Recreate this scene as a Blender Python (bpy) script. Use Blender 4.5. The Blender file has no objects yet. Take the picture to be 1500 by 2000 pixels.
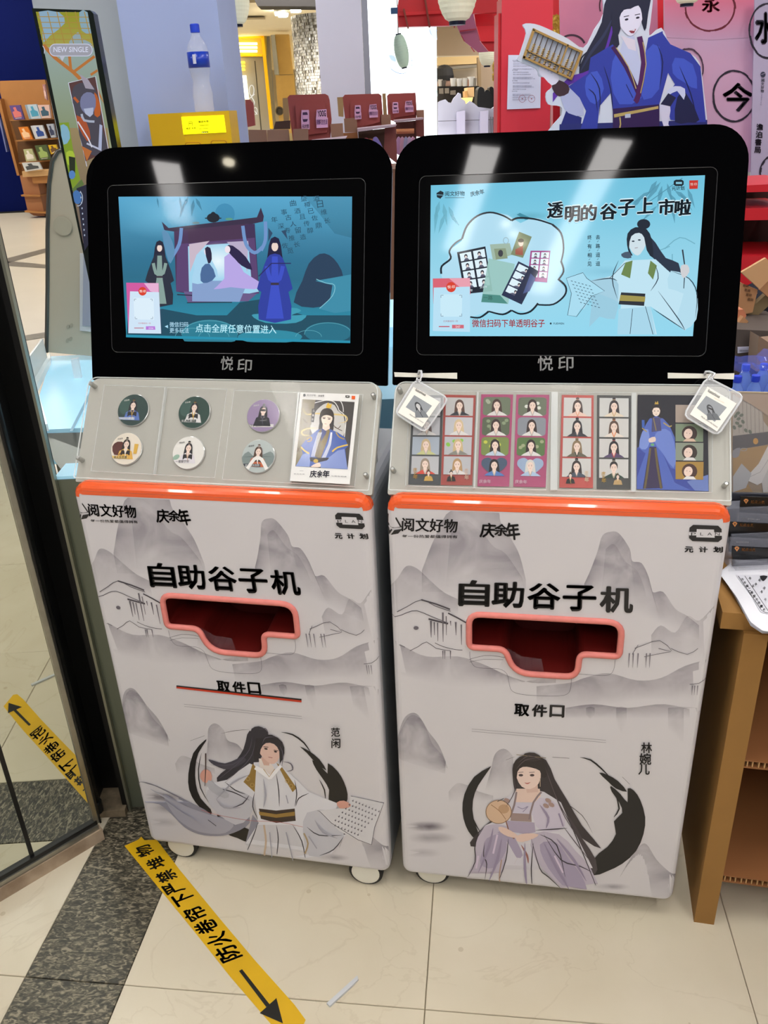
import bpy, math, random
from mathutils import Vector, Matrix
from mathutils.geometry import tessellate_polygon
S = bpy.context.scene
COL = S.collection
random.seed(7)
# ------------------------------------------------------------------ camera (solved from the photograph), world, exposure
FPX, CH, TH, RO = 1638.4, 1.65398, 0.4495, -0.045374
CAMP = Vector((0, 0, CH))
_f = Vector((0, math.cos(TH), -math.sin(TH))); _u = Vector((0, math.sin(TH), math.cos(TH))); _r = Vector((1, 0, 0))
R2 = math.cos(RO)*_r + math.sin(RO)*_u
U2 = -math.sin(RO)*_r + math.cos(RO)*_u
cam = bpy.data.cameras.new('camera'); camo = bpy.data.objects.new('camera', cam); COL.objects.link(camo)
mw = Matrix.Identity(4)
for i in range(3):
    mw[i][0] = R2[i]; mw[i][1] = U2[i]; mw[i][2] = -_f[i]; mw[i][3] = CAMP[i]
camo.matrix_world = mw
cam.sensor_fit = 'HORIZONTAL'; cam.sensor_width = 36; cam.lens = FPX*36/1500
cam.clip_start = 0.02; cam.clip_end = 200
S.camera = camo
S.view_settings.view_transform = 'Standard'; S.view_settings.look = 'None'
S.view_settings.gamma = 1; S.view_settings.use_curve_mapping = False
S.view_settings.exposure = 0.0
S.cycles.transparent_max_bounces = 48
wd = bpy.data.worlds.new('world'); S.world = wd; wd.use_nodes = True
wd.node_tree.nodes['Background'].inputs[0].default_value = (.97, .97, 1.0, 1)
wd.node_tree.nodes['Background'].inputs[1].default_value = 0.30
LAMP = 34.0          # radiance of the linear ceiling lamps
SCREEN = 1.0

# ------------------------------------------------------------------ helpers
def lin(h):
    h = h.lstrip('#')
    if len(h) == 3: h = ''.join(c*2 for c in h)
    o = []
    for i in (0, 2, 4):
        v = int(h[i:i+2], 16)/255
        o.append(v/12.92 if v <= .04045 else ((v+.055)/1.055)**2.4)
    return tuple(o)
MATS = {}
def M(name, hexc='888', rough=.5, metal=0., emit=0., alpha=1., noise=0., nscale=8., ior=1.45, bump=0., c2=None, stretch=None, coat=0., bscale=None):
    if name in MATS: return MATS[name]
    m = bpy.data.materials.new(name); m.use_nodes = True
    nt = m.node_tree; b = nt.nodes['Principled BSDF']; c = lin(hexc)
    b.inputs['Base Color'].default_value = (*c, 1); b.inputs['Roughness'].default_value = rough
    b.inputs['Metallic'].default_value = metal; b.inputs['IOR'].default_value = ior
    b.inputs['Alpha'].default_value = alpha
    if coat: b.inputs['Coat Weight'].default_value = coat
    if emit:
        b.inputs['Emission Color'].default_value = (*c, 1); b.inputs['Emission Strength'].default_value = emit
    tc = nt.nodes.new('ShaderNodeTexCoord')
    no = nt.nodes.new('ShaderNodeTexNoise'); no.inputs['Scale'].default_value = nscale; no.inputs['Detail'].default_value = 5
    mp = nt.nodes.new('ShaderNodeMapping'); nt.links.new(tc.outputs['Object'], mp.inputs[0]); nt.links.new(mp.outputs[0], no.inputs['Vector'])
    if stretch: mp.inputs['Scale'].default_value = stretch
    cr = nt.nodes.new('ShaderNodeValToRGB')
    k = max(noise, .02)
    cc = lin(c2) if c2 else tuple(v*(1-k) for v in c)
    cr.color_ramp.elements[0].position = .3; cr.color_ramp.elements[1].position = .7
    cr.color_ramp.elements[0].color = (*cc, 1); cr.color_ramp.elements[1].color = (*[min(1, v*(1+k*.3)) for v in c], 1)
    nt.links.new(no.outputs['Fac'], cr.inputs[0]); nt.links.new(cr.outputs[0], b.inputs['Base Color'])
    if bump:
        bn = nt.nodes.new('ShaderNodeBump'); bn.inputs['Strength'].default_value = bump; bn.inputs['Distance'].default_value = .002
        n2 = nt.nodes.new('ShaderNodeTexNoise'); n2.inputs['Scale'].default_value = bscale or nscale*6
        nt.links.new(mp.outputs[0], n2.inputs['Vector']); nt.links.new(n2.outputs['Fac'], bn.inputs['Height']); nt.links.new(bn.outputs[0], b.inputs['Normal'])
    MATS[name] = m; return m
def inkmat(name, rough, emit=0., soft=False, ior=1.45, gain=1.):
    m = bpy.data.materials.new(name); m.use_nodes = True
    nt = m.node_tree; b = nt.nodes['Principled BSDF']
    at = nt.nodes.new('ShaderNodeAttribute'); at.attribute_name = 'Col'
    b.inputs['Roughness'].default_value = rough; b.inputs['IOR'].default_value = ior
    if emit:
        b.inputs['Base Color'].default_value = (.01, .01, .01, 1)
        nt.links.new(at.outputs['Color'], b.inputs['Emission Color']); b.inputs['Emission Strength'].default_value = emit
    else: nt.links.new(at.outputs['Color'], b.inputs['Base Color'])
    if soft:
        no = nt.nodes.new('ShaderNodeTexNoise'); no.inputs['Scale'].default_value = 14; no.inputs['Detail'].default_value = 7; no.inputs['Distortion'].default_value = .8
        tc = nt.nodes.new('ShaderNodeTexCoord'); nt.links.new(tc.outputs['Object'], no.inputs['Vector'])
        mr = nt.nodes.new('ShaderNodeMapRange'); mr.inputs[1].default_value = .3; mr.inputs[2].default_value = .7; mr.inputs[3].default_value = .25 if not emit else 1.; mr.inputs[4].default_value = 1.15 if not emit else 1.
        nt.links.new(no.outputs['Fac'], mr.inputs[0]); mu = nt.nodes.new('ShaderNodeMath'); mu.operation = 'MULTIPLY'; mu.use_clamp = True
        nt.links.new(mr.outputs[0], mu.inputs[0]); nt.links.new(at.outputs['Alpha'], mu.inputs[1]); nt.links.new(mu.outputs[0], b.inputs['Alpha'])
    return m
INK = inkmat('printed_ink', .42); INKG = inkmat('glossy_print', .12, ior=1.3); SOFT = inkmat('watercolour_ink', .42, soft=True)
INKE = inkmat('screen_pixels', .06, emit=SCREEN, ior=1.22); SOFTE = inkmat('screen_pixels_soft', .06, emit=SCREEN, soft=True, ior=1.22)
BOXE = inkmat('backlit_print', .3, emit=1.9)

def meta(o, label=None, cat=None, group=None, kind=None):
    if label: o['label'] = label
    if cat: o['category'] = cat
    if group: o['group'] = group
    if kind: o['kind'] = kind
    return o
def thing(name, label, cat, loc=(0, 0, 0), rz=0., group=None):
    o = bpy.data.objects.new(name, None); COL.objects.link(o); o.empty_display_size = .05
    o.matrix_world = Matrix.Translation(Vector(loc)) @ Matrix.Rotation(rz, 4, 'Z')
    o['loc'] = [*loc, rz]
    return meta(o, label, cat, group)
def wmat(o):
    m = Matrix.Identity(4)
    while o is not None:
        if 'loc' in o: l = o['loc']; m = Matrix.Translation(Vector(l[:3])) @ Matrix.Rotation(l[3], 4, 'Z') @ m
        o = o.parent
    return m
def mk(name, V, Fc, mat, parent=None, local=False, smooth=False, cols=None, label=None, cat=None, group=None, kind=None, mats=None, fm=None):
    """one mesh object. V in world space (or in the parent's space when local)"""
    V = [Vector(v) for v in V]
    o = bpy.data.objects.new(name, None)
    if parent is None and not local:
        xs = [v.x for v in V]; ys = [v.y for v in V]; zs = [v.z for v in V]
        base = Vector(((min(xs)+max(xs))/2, (min(ys)+max(ys))/2, min(zs)))
        V = [v-base for v in V]
    elif not local:
        mi = wmat(parent).inverted(); V = [mi @ v for v in V]; base = None
    else: base = None
    me = bpy.data.meshes.new(name); me.from_pydata([tuple(v) for v in V], [], Fc)
    for x in (mats or [mat]): me.materials.append(x)
    if fm: me.polygons.foreach_set('material_index', fm)
    if smooth: me.polygons.foreach_set('use_smooth', [True]*len(me.polygons))
    if cols is not None:
        ca = me.color_attributes.new('Col', 'FLOAT_COLOR', 'CORNER')
        buf = []
        for c in cols: buf.extend(c)
        ca.data.foreach_set('color', buf)
    me.update()
    bpy.data.objects.remove(o)
    o = bpy.data.objects.new(name, me); COL.objects.link(o)
    if base is not None:
        o.location = base; o['loc'] = [*base, 0.]
    if parent is not None: o.parent = parent
    return meta(o, label, cat, group, kind)
class MB:
    def __init__(s): s.V = []; s.F = []; s.m = []
    def add(s, V, Fc, mi=0):
        b = len(s.V); s.V += [Vector(v) for v in V]; s.F += [tuple(i+b for i in f) for f in Fc]; s.m += [mi]*len(Fc); return s
    def box(s, x0, x1, y0, y1, z0, z1, mi=0, T=None):
        V = [Vector(p) for p in ((x0,y0,z0),(x1,y0,z0),(x1,y1,z0),(x0,y1,z0),(x0,y0,z1),(x1,y0,z1),(x1,y1,z1),(x0,y1,z1))]
        if T: V = [T(*v) for v in V]
        return s.add(V, [(0,3,2,1),(4,5,6,7),(0,1,5,4),(1,2,6,5),(2,3,7,6),(3,0,4,7)], mi)
    def prism(s, P, Q, mi=0):
        n = len(P)
        return s.add(list(P)+list(Q), [tuple(range(n)), tuple(range(2*n-1, n-1, -1))]+[(i, i+n, (i+1) % n+n, (i+1) % n) for i in range(n)], mi)
    def tube(s, pts, r, n=8, closed=False, mi=0, flat=1.0, up=Vector((0,0,1))):
        pts = [Vector(p) for p in pts]; N = len(pts); V = []
        for i, p in enumerate(pts):
            a = pts[i-1] if (i or closed) else p; b = pts[(i+1) % N] if (i < N-1 or closed) else p
            t = (b-a).normalized(); x = t.cross(up)
            if x.length < 1e-4: x = t.cross(Vector((1, 0, 0)))
            x.normalize(); y = x.cross(t); rr = r[i] if isinstance(r, (list, tuple)) else r
            for k in range(n):
                an = 2*math.pi*k/n; V.append(p+x*math.cos(an)*rr+y*math.sin(an)*rr*flat)
        Fc = []
        for i in range(N if closed else N-1):
            j = (i+1) % N
            for k in range(n): Fc.append((i*n+k, i*n+(k+1) % n, j*n+(k+1) % n, j*n+k))
        if not closed: Fc += [tuple(range(n-1, -1, -1)), tuple((N-1)*n+k for k in range(n))]
        return s.add(V, Fc, mi)
    def lathe(s, prof, n=24, c=(0, 0, 0), mi=0, ax=None):
        """profile of (r, h); ax: (X, Y, Z) frame vectors"""
        X, Y, Z = ax or (Vector((1,0,0)), Vector((0,1,0)), Vector((0,0,1))); c = Vector(c); V = []
        for r, h in prof:
            for k in range(n):
                a = 2*math.pi*k/n; V.append(c+X*(r*math.cos(a))+Y*(r*math.sin(a))+Z*h)
        Fc = [(i*n+k, i*n+(k+1) % n, (i+1)*n+(k+1) % n, (i+1)*n+k) for i in range(len(prof)-1) for k in range(n)]
        Fc += [tuple(range(n-1, -1, -1)), tuple((len(prof)-1)*n+k for k in range(n))]
        return s.add(V, Fc, mi)
    def build(s, name, mat, parent=None, **k):
        if isinstance(mat, list): return mk(name, s.V, s.F, None, parent, mats=mat, fm=s.m, **k)
        return mk(name, s.V, s.F, mat, parent, **k)
# ------------------------------------------------------------------ measured places: rays of the solved camera met with real surfaces
def ray(x, y): return R2*((x-750)/FPX) + U2*(-(y-1000)/FPX) + _f
def FL(x, y, z=0.):
    d = ray(x, y); return CAMP + d*((z-CH)/d.z)
def DY(x, y, Y):
    d = ray(x, y); return CAMP + d*(Y/d.y)
KX = [(-0.610666, 1.513319, -0.214924), (0.004516, 1.385497, -0.186085)]
class Surf:
    """a plane on kiosk m, hinged at (v0, z0), leaning back by ang; p(u, s, n) in kiosk space"""
    def __init__(s, v0, z0, ang, off=0.):
        s.v0 = v0-off*math.cos(ang); s.z0 = z0+off*math.sin(ang); s.a = ang
    def px(s, m, x, y):
        X, Y, ps = KX[m]; ax = Vector((-math.sin(ps), math.cos(ps), 0)); ux = Vector((math.cos(ps), math.sin(ps), 0))
        n = -math.cos(s.a)*ax + math.sin(s.a)*Vector((0, 0, 1)); p0 = Vector((X, Y, 0))+ax*s.v0+Vector((0, 0, s.z0))
        d = ray(x, y); P = CAMP + d*((p0-CAMP).dot(n)/d.dot(n))
        q = P-Vector((X, Y, 0)); return q.dot(ux), (P.z-s.z0)/math.cos(s.a)
    def p(s, u, t, n=0.): return Vector((u, s.v0+t*math.sin(s.a)-n*math.cos(s.a), s.z0+t*math.cos(s.a)+n*math.sin(s.a)))
    def wp(s, m, u, t, n=0.): return KM[m] @ s.p(u, t, n)
KM = [Matrix.Translation((x, y, 0)) @ Matrix.Rotation(a, 4, 'Z') for x, y, a in KX]
FRONT = Surf(0, 0, 0); HEADA = math.radians(17.6); HEAD = Surf(.165, 1.18, HEADA); TRA = math.atan2(.125, .166); TRAY = Surf(.02, 1.014, TRA)
def on_plane(p0, n):
    p0 = Vector(p0); n = Vector(n)
    def f(x, y, k=0.):
        d = ray(x, y); return CAMP + d*((p0-CAMP).dot(n)/d.dot(n)) + n*k
    return f
def yplane(Y): return on_plane((0, Y, 0), (0, -1, 0))
def fplane(z=0.): return on_plane((0, 0, z), (0, 0, 1))
def kplane(m, sf, world=True):
    def f(x, y, k=0.):
        u, t = sf.px(m, x, y); q = sf.p(u, t, k); return KM[m] @ q if world else q
    return f
def sm(P, n=4, closed=True):
    P = [Vector((*p, 0)) if len(p) == 2 else Vector(p) for p in P]; N = len(P); out = []
    for i in range(N if closed else N-1):
        a = P[(i-1) % N] if closed or i else P[0]; b = P[i]; c = P[(i+1) % N]; d = P[(i+2) % N] if closed or i < N-2 else P[-1]
        for k in range(n):
            t = k/n; out.append(.5*((2*b)+(c-a)*t+(2*a-5*b+4*c-d)*t*t+(3*b-a-3*c+d)*t**3))
    if not closed: out.append(P[-1])
    return [(q.x, q.y) for q in out]
def rrect(x0, y0, x1, y1, r, n=5, rb=None):
    rb = r if rb is None else rb; o = []
    for cx, cy, a, q in ((x0+rb, y0+rb, 180, rb), (x1-rb, y0+rb, 270, rb), (x1-r, y1-r, 0, r), (x0+r, y1-r, 90, r)):
        for k in range(n+1):
            t = math.radians(a+90*k/n); o.append((cx+q*math.cos(t), cy+q*math.sin(t)))
    return o
def quad(P, x, y):
    """bilinear place in a quad TL,TR,BR,BL"""
    a = (P[0][0]*(1-x)+P[1][0]*x, P[0][1]*(1-x)+P[1][1]*x); b = (P[3][0]*(1-x)+P[2][0]*x, P[3][1]*(1-x)+P[2][1]*x)
    return (a[0]*(1-y)+b[0]*y, a[1]*(1-y)+b[1]*y)
GL = {}
def glyphs(s, bold=0.):
    k = (s, bold)
    if k in GL: return GL[k]
    cu = bpy.data.curves.new('t', 'FONT'); cu.body = s; cu.size = 1; cu.offset = min(bold, .004); cu.resolution_u = 2; cu.fill_mode = 'FRONT'
    o = bpy.data.objects.new('t', cu); COL.objects.link(o)
    dg = bpy.context.evaluated_depsgraph_get(); me = bpy.data.meshes.new_from_object(o.evaluated_get(dg))
    V = [(v.co.x, v.co.y) for v in me.vertices]; Fc = [tuple(p.vertices) for p in me.polygons]
    bpy.data.objects.remove(o); bpy.data.curves.remove(cu); bpy.data.meshes.remove(me)
    if not V: V = [(0, 0), (1, 0), (1, 1)]
    if bold > .006:      # heavier strokes: the same glyphs struck again a little to each side
        V0, F0 = V, Fc; V = []; Fc = []; e = bold*.75
        for dx, dy in ((e, 0), (-e, 0), (0, e), (0, -e)):
            b_ = len(V); V += [(x+dx, y+dy) for x, y in V0]; Fc += [tuple(i+b_ for i in f) for f in F0]
    x0 = min(v[0] for v in V); x1 = max(v[0] for v in V); y0 = min(v[1] for v in V); y1 = max(v[1] for v in V)
    GL[k] = ([((v[0]-x0)/(x1-x0), (v[1]-y0)/(x1-x0)) for v in V], Fc, (y1-y0)/(x1-x0)); return GL[k]
class Canvas:
    """flat print on a surface; sp(x, y, n) -> point; every stroke lies a hair above the last"""
    def __init__(s, sp, step=.00006, n0=.0003): s.sp = sp; s.st = step; s.n = n0; s.V = []; s.F = []; s.C = []; s.view()
    def view(s, ox=0, oy=0, k=1.): s.o = (ox, oy, k); return s
    def q(s, x, y): ox, oy, k = s.o; return s.sp(x/k+ox, y/k+oy, s.n)
    def _f(s, P, Fc, cols):
        b = len(s.V); s.V += P
        for f in Fc:
            s.F.append(tuple(i+b for i in f)); s.C += [cols[i] for i in f] if isinstance(cols, list) else [cols]*len(f)
        s.n += s.st
    def poly(s, P, c, a=1., smooth=0):
        if smooth: P = sm(P, smooth)
        c = (*lin(c), a)
        Q = [s.q(*p) for p in P]
        T = tessellate_polygon([[Vector((p[0], p[1], 0)) for p in P]])
        s._f(Q, [tuple(t) for t in T], c); return s
    def grad(s, A, B, c, a0, a1, c1=None):
        """strip from polyline A to polyline B (same length), alpha a0 -> a1"""
        c0 = lin(c); c1 = lin(c1) if c1 else c0; n = len(A)
        Q = [s.q(*p) for p in A]+[s.q(*p) for p in B]
        cols = [(*c0, a0)]*n+[(*c1, a1)]*n
        s._f(Q, [(i, i+1, i+1+n, i+n) for i in range(n-1)], cols); return s
    def line(s, P, w, c, a=1., smooth=3, taper=False, closed=False):
        if smooth and len(P) > 2: P = sm(P, smooth, closed)
        n = len(P); L = []; Rr = []
        for i, p in enumerate(P):
            pa = P[max(0, i-1)] if not closed else P[i-1]; pb = P[min(n-1, i+1)] if not closed else P[(i+1) % n]
            dx, dy = pb[0]-pa[0], pb[1]-pa[1]; d = math.hypot(dx, dy) or 1
            ww = (w[0]+(w[1]-w[0])*i/(n-1)) if isinstance(w, tuple) else w
            if taper: ww *= max(.08, math.sin(math.pi*min(1, (i+.3)/(n-.4))))
            L.append((p[0]-dy/d*ww/2, p[1]+dx/d*ww/2)); Rr.append((p[0]+dy/d*ww/2, p[1]-dx/d*ww/2))
        if closed: L.append(L[0]); Rr.append(Rr[0])
        return s.grad(L, Rr, c, a, a)
    def ell(s, cx, cy, rx, ry, c, a=1., ang=0., n=20, soft=False, c2=None):
        t0 = math.radians(ang); P = []
        for k in range(n):
            t = 2*math.pi*k/n; x, y = rx*math.cos(t), ry*math.sin(t); P.append((cx+x*math.cos(t0)-y*math.sin(t0), cy+x*math.sin(t0)+y*math.cos(t0)))
        if soft:
            Q = [s.q(cx, cy)]+[s.q(*p) for p in P]; c0 = lin(c)
            s._f(Q, [(0, 1+k, 1+(k+1) % n) for k in range(n)], [(*c0, a)]+[(*(lin(c2) if c2 else c0), 0 if not c2 else a)]*n); return s
        Q = [s.q(*p) for p in P]; s._f(Q, [tuple(range(n))], (*lin(c), a)); return s
    def ring(s, cx, cy, rx, ry, w, c, a=1., a0=0, a1=360, n=32):
        P = [(cx+rx*math.cos(math.radians(a0+(a1-a0)*k/n)), cy+ry*math.sin(math.radians(a0+(a1-a0)*k/n))) for k in range(n+1)]
        return s.line(P, w, c, a, smooth=0)
    def text(s, t, x0, y0, x1, y1, c, bold=0., hs=1., slant=0., a=1., h=None):
        """ink box of t: baseline from (x0,y0) to (x1,y1)"""
        V, Fc, asp = glyphs(t, bold); dx, dy = x1-x0, y1-y0
        if h: hs = h/(asp*math.hypot(dx, dy))
        ux, uy = dy*hs, -dx*hs
        Q = [s.q(x0+dx*(v[0]+slant*v[1])+ux*v[1], y0+dy*(v[0]+slant*v[1])+uy*v[1]) for v in V]
        s._f(Q, Fc, (*lin(c), a)); return s
    def vtext(s, t, x0, y0, x1, y1, w, c, bold=0., a=1., slant=0., hs=1.):
        """characters stacked from (x0,y0) (first centre) to (x1,y1) (last centre), each w wide"""
        n = len(t)
        for i, ch in enumerate(t):
            k = i/(n-1) if n > 1 else 0; x = x0+(x1-x0)*k; y = y0+(y1-y0)*k
            asp = glyphs(ch, bold)[2]; ww = w if asp < 1.3 else w/asp
            s.text(ch, x-ww/2, y+ww*asp/2*hs, x+ww/2, y+ww*asp/2*hs, c, bold, hs, slant, a)
        return s
    def build(s, name, mat, parent=None, **k): return mk(name, s.V, s.F, mat, parent, cols=s.C, **k)
def plate(sp, P, n0, n1):
    mb = MB(); mb.prism([sp(*p, n1) for p in P], [sp(*p, n0) for p in P]); return mb
def prismY(name, P, Y, th, mat, parent=None, view=(0, 0, 1.), zmin=0., **k):
    """outline measured in the photograph, standing at depth Y with thickness th"""
    ox, oy, kk = view; sp = yplane(Y); A = [sp(x/kk+ox, y/kk+oy) for x, y in P]
    for p in A: p.z = max(p.z, zmin)
    B = [p+Vector((0, th, 0)) for p in A]
    return MB().prism(A, B).build(name, mat, parent, **k)
def bust(c, x, y, s, hair='26242a', robe='e8e4e0', trim='b08a50', skin='f2d8c8', bg=None, long=True, bun=True, w=1., face=True, tilt=0., inner=None, side=0.):
    """plain robed stand-in portrait; head centre (x, y), head height s"""
    def e(px_, py_): return (x+s*(px_*w+tilt*-py_), y+s*py_)
    def P(L): return [e(*q) for q in L]
    if long: c.poly(P([(-.38,-.3),(0,-.55),(.38,-.3),(.5,.5),(.55,1.3),(.3,1.2),(-.3,1.2),(-.55,1.35),(-.5,.5)]), hair, smooth=3)
    c.poly(P([(-.16,.3),(.16,.3),(.2,.8),(-.2,.8)]), skin)
    c.poly(P([(-.2,.58),(.2,.58),(.75,.85),(1.0,1.75),(-1.0,1.75),(-.75,.85)]), robe, smooth=0)
    c.poly(P([(-.13,.58),(.13,.58),(0,1.15)]), inner or skin)
    c.line(P([(-.18,.56),(0,1.15),(.12,1.7)]), s*.09, trim, smooth=0); c.line(P([(.18,.56),(0,1.15)]), s*.09, trim, smooth=0)
    c.poly(P([(-.3,-.25),(0,-.42),(.3,-.25),(.31,.1),(.17,.38),(0,.5),(-.17,.38),(-.31,.1)]), skin, smooth=2)
    c.poly(P([(-.34,.2),(-.37,-.25),(-.2,-.5),(.0,-.56),(.2,-.5),(.37,-.25),(.34,.2),(.28,-.1),(.12,-.28),(-.02,-.3),(-.2,-.2),(-.28,-.02)]), hair, smooth=2)
    if bun: c.ell(*e(0, -.66), s*.16*w, s*.15, hair, n=12); c.line([e(-.14,-.58), e(.14,-.58)], s*.05, trim, smooth=0)
    if face:
        for sx in (-.13, .13):
            c.ell(*e(sx+side, .06), s*.05*w, s*.03, '3a2c2c', n=8); c.line([e(sx+side-.07, -.03), e(sx+side+.07, -.04)], s*.02, '4a3a38', smooth=0)
        c.line([e(side-.05, .31), e(side+.05, .31)], s*.03, 'b06058', smooth=0)
# ------------------------------------------------------------------ lamps in the ceiling
def strip(x0, y0, x1, y1, w=.13, z=2.93, k=1.):
    a = Vector((x0, y0, 0)); b = Vector((x1, y1, 0)); d = (b-a).normalized(); n = Vector((-d.y, d.x, 0))*w/2
    P = [a-n, b-n, b+n, a+n]
    t = thing('ceiling_light', LIGHT_LABELS[len(LIGHTS)], 'lamp', ((x0+x1)/2, (y0+y1)/2, z), 0, 'linear lamps set in the dark ceiling'); LIGHTS.append(t)
    MB().prism([p+Vector((0, 0, z+.012)) for p in P], [p+Vector((0, 0, z+.002)) for p in P]).build('diffuser', M('lamp_diffuser', 'fdf9f6', .5, emit=LAMP) if k == 1 else M('lamp_diffuser_dim', 'fdf4e4', .5, emit=LAMP*k), t)
    o = [a-n*1.25-d*.02, b-n*1.25+d*.02, b+n*1.25+d*.02, a+n*1.25-d*.02]
    MB().prism([p+Vector((0, 0, z+.014)) for p in o], [p+Vector((0, 0, z+.068)) for p in o]).build('housing', M('lamp_housing', '55565a', .5), t)
LIGHTS = []
ST = [(-.32, -.41, -.72, -1.35), (.25, -.5, -.34, -2.02), (-2.0, -.09, -2.3, -.62), (-1.1, 1.6, -1.1, .15), (1.3, .7, 1.0, -.8), (.55, 1.1, .2, .3),
      (-.9, 2.6, -.9, 1.4), (.6, 2.9, .6, 1.7), (2.0, 2.8, 2.0, 1.4), (-.8, 5.2, -.8, 3.9), (1.0, 5.4, 1.0, 4.1), (2.8, 5.4, 2.8, 4.1), (-2.6, 2.6, -2.6, 1.2), (1.6, -1.2, 1.3, -2.4)]
LIGHT_LABELS = ['linear ceiling lamp mirrored in the left part of the right screen', 'linear ceiling lamp mirrored across the right screen middle', 'short linear ceiling lamp mirrored in the left black bezel',
  'added linear ceiling lamp left behind the camera', 'added linear ceiling lamp right of the camera', 'added linear ceiling lamp above the right kiosk front', 'added linear ceiling lamp above the left kiosk', 'added linear ceiling lamp over the blue lit counter',
  'added linear ceiling lamp over the poster banners', 'added linear ceiling lamp over the cardboard stands', 'added linear ceiling lamp over the red gate', 'added linear ceiling lamp beyond the banners', 'added linear ceiling lamp over the left walkway', 'added linear ceiling lamp far behind the camera right', 'added unseen wide lamp above the distant cafe', 'added unseen wide lamp above the far hall right of the mosaic pillar', 'nearest added unseen wide lamp above the far left hall', 'middle added unseen wide lamp above the far left hall', 'farthest added unseen wide lamp above the far left hall, before the book shelf', 'added unseen wide lamp before the mosaic pillar']
for a in ST: strip(*a)  # first three are mirrored in the bezels; the rest are added main light
for a in ((1.9, 9.9, 4.2, 9.9, .5, 3.3), (-.2, 10.4, 1.5, 10.4, .5, 3.3), (-9, 9.5, -4, 9.5, .8, 4.62, .42), (-10, 13.5, -5, 13.5, .8, 4.62, .42), (-11, 17, -6, 17, .8, 4.62, .42), (-1.9, 8.3, .3, 8.3, .5, 2.93)): strip(*a)  # unseen wide lamps added to brighten the cafe, far halls and mosaic pillar
for i, (x, y) in enumerate([(-1.73, -.23), (-.39, -1.2), (-.37, -1.32), (-.35, -1.44)]):
    t = thing('downlight', ['small round downlight mirrored in top of left bezel', 'nearest of three small round downlights mirrored in the right screen', 'middle one of three small round downlights mirrored in the right screen', 'farthest of three small round downlights mirrored in the right screen'][i], 'lamp', (x, y, 2.9), 0, 'round downlights in the dark ceiling')
    MB().lathe([(.028, 0), (.028, .01)], 16, (x, y, 2.975)).build('lens', M('downlight_lens', 'fff4d8', .4, emit=60), t)
    MB().lathe([(.036, 0), (.04, .014)], 16, (x, y, 2.986)).build('rim', M('steel', 'b8b8b4', .3, .8), t)
# ------------------------------------------------------------------ structure
def marble():
    m = M('marble', 'd9cfb9', .22, noise=.10, nscale=2.2, c2='cec2a8')
    nt = m.node_tree; b = nt.nodes['Principled BSDF']; cr = [n for n in nt.nodes if n.type == 'VALTORGB'][0]
    g = nt.nodes.new('ShaderNodeNewGeometry'); vo = nt.nodes.new('ShaderNodeTexVoronoi'); vo.inputs['Scale'].default_value = 9; nt.links.new(g.outputs['Position'], vo.inputs['Vector'])
    for n in nt.nodes:
        if n.type == 'MAPPING': nt.links.new(g.outputs['Position'], n.inputs[0])
    lt = nt.nodes.new('ShaderNodeMath'); lt.operation = 'LESS_THAN'; lt.inputs[1].default_value = .055; nt.links.new(vo.outputs['Distance'], lt.inputs[0])
    wv = nt.nodes.new('ShaderNodeTexNoise'); wv.inputs['Scale'].default_value = 3.1; wv.inputs['Detail'].default_value = 9; wv.inputs['Distortion'].default_value = 1.6; nt.links.new(g.outputs['Position'], wv.inputs['Vector'])
    ab = nt.nodes.new('ShaderNodeMath'); ab.operation = 'SUBTRACT'; ab.inputs[1].default_value = .5; nt.links.new(wv.outputs['Fac'], ab.inputs[0])
    a2 = nt.nodes.new('ShaderNodeMath'); a2.operation = 'ABSOLUTE'; nt.links.new(ab.outputs[0], a2.inputs[0])
    l2 = nt.nodes.new('ShaderNodeMapRange'); l2.inputs[1].default_value = 0; l2.inputs[2].default_value = .012; l2.inputs[3].default_value = .14; l2.inputs[4].default_value = 0; nt.links.new(a2.outputs[0], l2.inputs[0])
    m2 = nt.nodes.new('ShaderNodeMath'); m2.operation = 'MULTIPLY'; m2.inputs[1].default_value = .35; nt.links.new(lt.outputs[0], m2.inputs[0])
    mx = nt.nodes.new('ShaderNodeMath'); mx.operation = 'MAXIMUM'; nt.links.new(l2.outputs[0], mx.inputs[0]); nt.links.new(m2.outputs[0], mx.inputs[1])
    mix = nt.nodes.new('ShaderNodeMix'); mix.data_type = 'RGBA'; nt.links.new(mx.outputs[0], mix.inputs[0]); nt.links.new(cr.outputs[0], mix.inputs[6]); mix.inputs[7].default_value = (*lin('a08c6c'), 1)
    nt.links.new(mix.outputs[2], b.inputs['Base Color']); return m
def granite():
    m = M('granite', '4c4940', .38)
    nt = m.node_tree; b = nt.nodes['Principled BSDF']
    g = nt.nodes.new('ShaderNodeNewGeometry'); mp = nt.nodes.new('ShaderNodeMapping'); mp.inputs['Scale'].default_value = (1, 2.2, 1); mp.inputs['Rotation'].default_value = (0, 0, .5)
    nt.links.new(g.outputs['Position'], mp.inputs[0])
    no = nt.nodes.new('ShaderNodeTexNoise'); no.inputs['Scale'].default_value = 62; no.inputs['Detail'].default_value = 3; no.inputs['Distortion'].default_value = 1.2; nt.links.new(mp.outputs[0], no.inputs['Vector'])
    cr = nt.nodes.new('ShaderNodeValToRGB'); e = cr.color_ramp.elements
    e[0].position = .38; e[0].color = (*lin('302d26'), 1); e[1].position = .66; e[1].color = (*lin('9a907c'), 1)
    x = e.new(.48); x.color = (*lin('4c483c'), 1); x = e.new(.56); x.color = (*lin('6e6756'), 1)
    nt.links.new(no.outputs['Fac'], cr.inputs[0]); nt.links.new(cr.outputs[0], b.inputs['Base Color']); return m
MARB = marble(); GRAN = granite(); JOINT = M('tile_joint', 'b09c7c', .8)
GA = math.radians(-7.5)      # the tile grid is turned a little
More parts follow.
